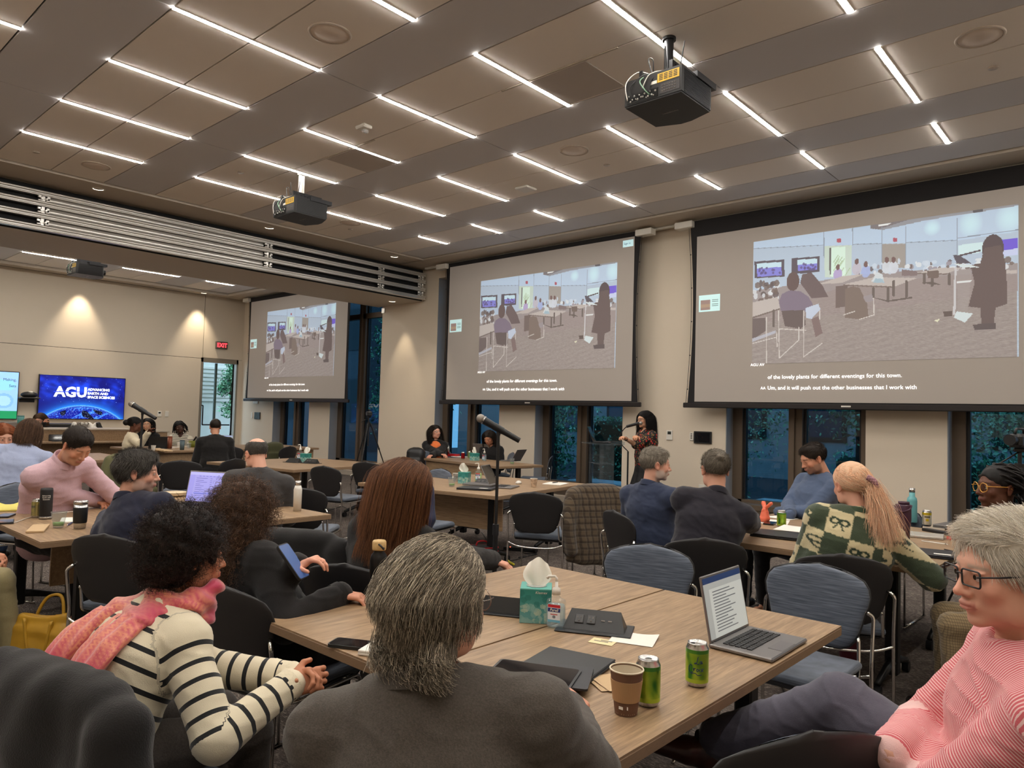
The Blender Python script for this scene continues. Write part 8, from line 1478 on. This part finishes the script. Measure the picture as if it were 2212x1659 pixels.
def pchair(B, ang, l, back=.0): f_ = fdir(ang); chair((B['O'][0] - f_[0] * back, B['O'][1] - f_[1] * back), ang, l)
pchair(B10, 118, 'black-backed chair of the person in the navy suit'); pchair(B11, 102, 'chair of the person with curly brown hair, its seat edge in view', .0); pchair(B14, 112, 'chair of the person with auburn hair'); pchair(B18, 62, 'blue and black chair of the person in the navy shirt'); pchair(B19, 126, 'black-backed chair of the person with the small bun'); pchair(B20, 238, 'chair of the person with crossed arms'); pchair(B21, 116, 'black-backed chair of the person in the checked sweater'); pchair(B22, 200, 'chair of the person with long braids'); pchair(B23, 200, 'chair of the person in the pink striped shirt')
# bags
def softbag(name, label, loc, rz, fn, lo, hi, m, h=.012, amp=.006, cat='bag', sc=30):
    t = thing(name, label, cat, loc, rz); f = Field(lo, hi, h); fn(f); f.half((0, 0, .002), (0, 0, -1)); V, F = f.mesh(); N_ = vnormals(V, F); V2 = V + N_ * (amp * vnoise(V, sc, 5))[:, None]; V2[:, 2] = np.maximum(V2[:, 2], 0); link('body', mesh_np('body', V2, F, True), t, m); return t
p = at(88, 1455, 0)
def tote(f):
    for i in range(8): z = .015 + .27 * i / 8; f.cone((-.16 + .05 * i / 8, 0, z), (.16 - .05 * i / 8, 0, z), .075 - .03 * i / 8, .075 - .03 * i / 8, .03)
    f.cone((-.12, .0, .30), (.12, .0, .31), .03, .03, .02); f.ell((0, 0, .36), (.13, .03, .06), .015, sub=True); f.ell((.02, -.09, .20), (.05, .03, .07), .02, sub=True)
M_must = mat('leather_mustard', sr(186, 142, 42), .45, noise=.12, nscale=9, bump=.1, bscale=60)
t = softbag('tote_bag', 'mustard yellow leather tote bag standing on the carpet at the left', p, math.radians(38), tote, (-.32, -.16, 0), (.32, .16, .40), M_must, .008, .010, sc=24); 
for s in (-1, 1): b = MB(); P = smooth_path([(-.07, s * .045, .24), (-.075, s * .05, .31), (-.03, s * .065, .40 if s > 0 else .13), (.05, s * .065, .41 if s > 0 else .12), (.08, s * .05, .30), (.075, s * .045, .24)], 6); b.tube(P, .009, 6); b.build('strap', M_must, t)
p = at(880, 1030, 0)
def pack(f): f.rbox((0, 0, .22), (.16, .11, .21), .09, .02); f.rbox((0, -.10, .15), (.12, .05, .12), .05, .02); f.cone((-.05, .0, .43), (.05, 0, .43), .012, .012, .02)
pp = at_d(898, 1000, 12.4); t = softbag('backpack', 'black backpack hanging beside the woman in orange', (pp[0], pp[1], .30), .6, pack, (-.25, -.25, 0), (.25, .2, .5), M_bk, .014); tag(t, None)
t2 = chair((pp[0] - .0, pp[1] + .05), 300, 'chair carrying the black backpack left of the orange dress'); t.location[2] = .475
pp = at_d(592, 985, 13.0); t = softbag('backpack', 'olive green backpack on a chair behind the balding man', (pp[0], pp[1], .475), 1.2, pack, (-.25, -.25, 0), (.25, .2, .5), cloth('olive_nylon', sr(62, 62, 40)), .016); chair((pp[0], pp[1] + .03), 200, 'chair carrying the olive green backpack')
p = at(1040, 1222, 0)
def lunch(f): f.rbox((0, 0, .10), (.15, .10, .10), .035, .01)
t = softbag('lunch_bag', 'black and red zip bag on the carpet behind the grey haired man', (p[0] - .0, p[1] + .0, 0), math.radians(60), lunch, (-.2, -.15, 0), (.2, .15, .24), C_black, .010, .003)
for z in (.155, .19): MB().tube([(x, y, z) for x, y in round_poly(.305, .205, .05, 5)], .0055, 6, closed=True).build('red_zip', M_red, t)
MB().tube(smooth_path([(-.06, -.0, .2), (-.04, 0, .24), (.04, 0, .24), (.06, 0, .2)], 5), .008, 6).build('handle', M_red, t)
c = CH['c7']; a = c.rotation_euler[2]; q = Matrix.Rotation(a, 3, 'Z') @ Vector((-.10, -.09, 0)); t = softbag('handbag', 'black handbag with buckles on the seat of the chair by the microphone stand', (c.location[0] + q[0], c.location[1] + q[1], .478), a + .3, lambda f: (f.rbox((0, 0, .11), (.13, .07, .11), .05, .02), f.cone((-.1, -.07, .05), (.05, -.08, .05), .02, .02, .02)), (-.2, -.14, 0), (.2, .12, .26), mat('leather_black', (.012, .012, .012), .3), .011, .004)
MB().cyl((-.08, -.10, .08), (-.08, -.106, .08), .014, n=14).cyl((.03, -.10, .08), (.03, -.106, .08), .014, n=14).build('buckle', M_chrome, t)['kind'] = 'stuff'
# ================================================================ stands
def mic_stand(loc, h, az, label, miclen=.25):
    t = thing('microphone_stand', label, 'microphone stand', (loc[0], loc[1], 0)); MB().lathe([(0, 0), (.125, 0), (.125, .012), (.05, .022), (0, .024)], n=32).build('base', M_bk, t); MB().cyl((0, 0, .02), (0, 0, h * .58), .0145, n=14).build('pole', M_bk, t); MB().cyl((0, 0, h * .57), (0, 0, h - .03), .0095, n=12).build('upper_pole', M_bk, t); MB().cyl((0, 0, h * .555), (0, 0, h * .60), .0185, n=14).build('clutch', M_lapd, t)
    m = thing('microphone', label.replace('stand', 'microphone on its stand') if False else 'black handheld microphone in the clip of the ' + label.split(' microphone')[0].replace('tall black', 'tall') + ' stand', 'microphone', (loc[0], loc[1], h)); d = np.array([math.cos(az), math.sin(az), 0.]) * .88 + np.array([0, 0, -.47]); d = unit(d)
    a = -d * miclen * .42; e = d * miclen * .58; MB().cyl(a, a + d * .16 * 1, .024, .018, 18).cyl(a + d * .16, e, .018, .0165, 18).build('handle', M_bk, m); g = Field(a - .06, a + .06, .004); g.ell(a - d * .018, (.0265, .0265, .0265), .004); V, F = g.mesh(); link('grille', mesh_np('grille', V, F, True), m, mat('mic_grille', sr(150, 142, 134), .45, .6, bump=.6, bscale=900)); MB().cyl(a - d * .002, a + d * .006, .0268, n=18).build('ring', M_steel, m)
    MB().cyl((0, 0, h - .04), (0, 0, h - .012), .012, n=10).cyl(np.array([0, 0, h]) - d * .03, np.array([0, 0, h]) + d * .03, .0235, .0215, 14, cap=False).build('clip', M_bk, t)
p = AT(1077, 926, 4.35); mic_stand(p, p[2], math.radians(42), 'tall black microphone stand in the middle of the room'); p = AT(308, 887, 6.6); mic_stand(p, p[2], math.radians(38), 'thin black microphone stand at the left near the globe display')
def tripod(loc, top, label, camlab, spread=.42, az0=0.):
    t = thing('tripod', label, 'tripod', (loc[0], loc[1], 0)); zc = top - .12; MB().cyl((0, 0, zc - .45), (0, 0, top), .013, n=12).cyl((0, 0, zc - .06), (0, 0, zc + .03), .035, n=14).build('centre_column', M_bk, t)
    for i in range(3): a = az0 + i * 2 * PI / 3; c_, s_ = math.cos(a), math.sin(a); p0 = np.array([c_ * .04, s_ * .04, zc]); p1 = np.array([c_ * spread, s_ * spread, .012]); m_ = p0 + (p1 - p0) * .4; l = MB(); l.cyl(p0, m_, .014, .014, 10).cyl(m_, p0 + (p1 - p0) * .7, .0115, .0115, 10).cyl(p0 + (p1 - p0) * .7, p1, .009, .009, 10); l.cyl(m_ - (p1 - p0) * .01, m_ + (p1 - p0) * .015, .018, n=10).cyl(p1 + [0, 0, .01], p1 - [0, 0, .01], .014, n=10); l.build('leg', M_bk, t)
    MB().box((0, 0, top + .01), (.07, .07, .03), .006).tube([(0, 0, top), (-.12, -.10, top - .10)], .006, 8).build('pan_head', M_bk, t)
    c = thing('video_camera', camlab, 'camera', (loc[0], loc[1], top + .027), az0); MB().box((0, 0, .05), (.10, .20, .10), .02).build('body', M_bk, c); MB().cyl((0, .09, .055), (0, .17, .055), .035, .04, 20).build('lens', M_lapk, c); MB().tube([(0, -.07, .10), (0, -.06, .135), (0, .06, .135), (0, .08, .10)], .01, 8).build('handle', M_bk, c)
p = AT(797, 900, 14.6); tripod(p, p[2] - .02, 'black tripod in front of the tall window beside the pier', 'small camera on the tripod by the tall window', .5, 1.1)
p = AT(2203, 975, 5.3); tripod(p, p[2], 'black tripod at the right edge behind the person with braids', 'video camera on the tripod at the right edge', .55, 2.9)
# clear lectern
p = AT(1300, 958, 10.35); zt = p[2]; M_acr = glass_mat('acrylic', (.86, .90, .92), .35, .0, 1.5, (.8, .85, .88), .03); t = thing('lectern', 'clear acrylic lectern with a laptop on top', 'lectern', (p[0], p[1], 0), math.radians(-32))
MB().box((0, 0, zt), (.62, .42, .018), .004).build('reading_shelf', M_acr, t); MB().box((0, .21, zt + .02), (.62, .012, .04), .003).build('lip', M_acr, t)
for s in (-1, 1): MB().box((s * .19, 0, zt / 2 + .01), (.02, .22, zt - .03), .004).build('side_panel', M_acr, t)
MB().box((0, 0, zt - .28), (.40, .24, .012), .003).build('inner_shelf', M_acr, t); MB().box((0, 0, .012), (.60, .44, .022), .004).build('base', M_acr, t)
laptop((p[0] - .02, p[1] + .03), 208, 'black open laptop on the clear lectern', .33, .23, 112, lid=M_lapk, base=M_lapk, z=zt + .0105)
b = thing('gooseneck_microphone', 'black microphone on a bent stand in front of the speaker', 'microphone', (p[0] + .30, p[1] + .22, 0)); q = AT(1384, 914, 10.2) - [p[0] + .30, p[1] + .22, 0]; d = unit(q - [0.0, 0, zt + .1]); MB().lathe([(0, 0), (.12, 0), (.12, .012), (0, .02)], n=28).build('base', M_bk, b); MB().cyl((0, 0, .01), (0, 0, zt - .1), .012, n=12).build('pole', M_bk, b); MB().tube(smooth_path([(0, 0, zt - .1), (-.08, -.05, zt + .0), (-.10, -.06, zt + .12), q - [.20, .08, .07], q - [.12, .03, .02]], 6), .007, 8).build('gooseneck', M_bk, b)
MB().cyl(q - [.20, .05, .055], q - [.02, .0, .0], .019, .022, 14).build('handle', M_bk, b); g = Field(q - .05, q + .05, .006); g.ell(q, (.027, .027, .027), .004); V, F = g.mesh(); link('grille', mesh_np('grille', V, F, True), b, MATS['mic_grille'])
# cables and power strip on the carpet
def cable(label, P, r=.005, m=M_bk): P = [at(x, y, 0) + [0, 0, r] for x, y in P]; tag(MB().tube(smooth_path(P, 7), r, 6).build('cable', m, None), label, 'cable')
cable('black cable under the middle table', [(1040, 1150), (1060, 1175), (1085, 1190), (1110, 1180), (1130, 1195), (1160, 1198), (1120, 1205)]); cable('thin black cable loops near the red zip bag', [(1000, 1190), (1050, 1205), (1100, 1212), (1140, 1202)]); cable('yellow cable end on the carpet right of the plaid jacket', [(1345, 1158), (1352, 1162), (1360, 1163)], .012, mat('cable_yellow', sr(226, 214, 60), .5)); cable('yellow cable end on the carpet near the red zip bag', [(1096, 1213), (1102, 1218), (1110, 1222)], .012, MATS['cable_yellow']); cable('black floor cable under the table left of centre', [(640, 1080), (690, 1105), (740, 1095), (760, 1110)])
p = at(1120, 1190, 0); t = thing('power_strip', 'black power strip with two red lights on the carpet', 'power strip', p, .5); MB().box((0, 0, .02), (.34, .06, .04), .008).build('body', M_bk, t); MB().box((-.12, -.02, .041), (.01, .01, .004)).box((-.09, -.02, .041), (.01, .01, .004)).build('indicator_lights', mat('led_red', (1, .1, .05), .5, emit=4), t)
# the cables hanging off the right table
P = [Wp(2040, 1190) + [0, 0, .01], Wp(2062, 1200) + [.04, 0, .0], at(2075, 1230, .60) , at(2060, 1270, .45), at(2040, 1330, .2)]; tag(MB().tube(smooth_path([P[0], P[1], P[1] + [.05, -.03, -.15], P[1] + [.02, -.05, -.4], P[1] + [-.03, -.1, -.72]], 6), .0035, 6).build('cable', M_bk, None), 'black laptop cable hanging off the right table', 'cable')
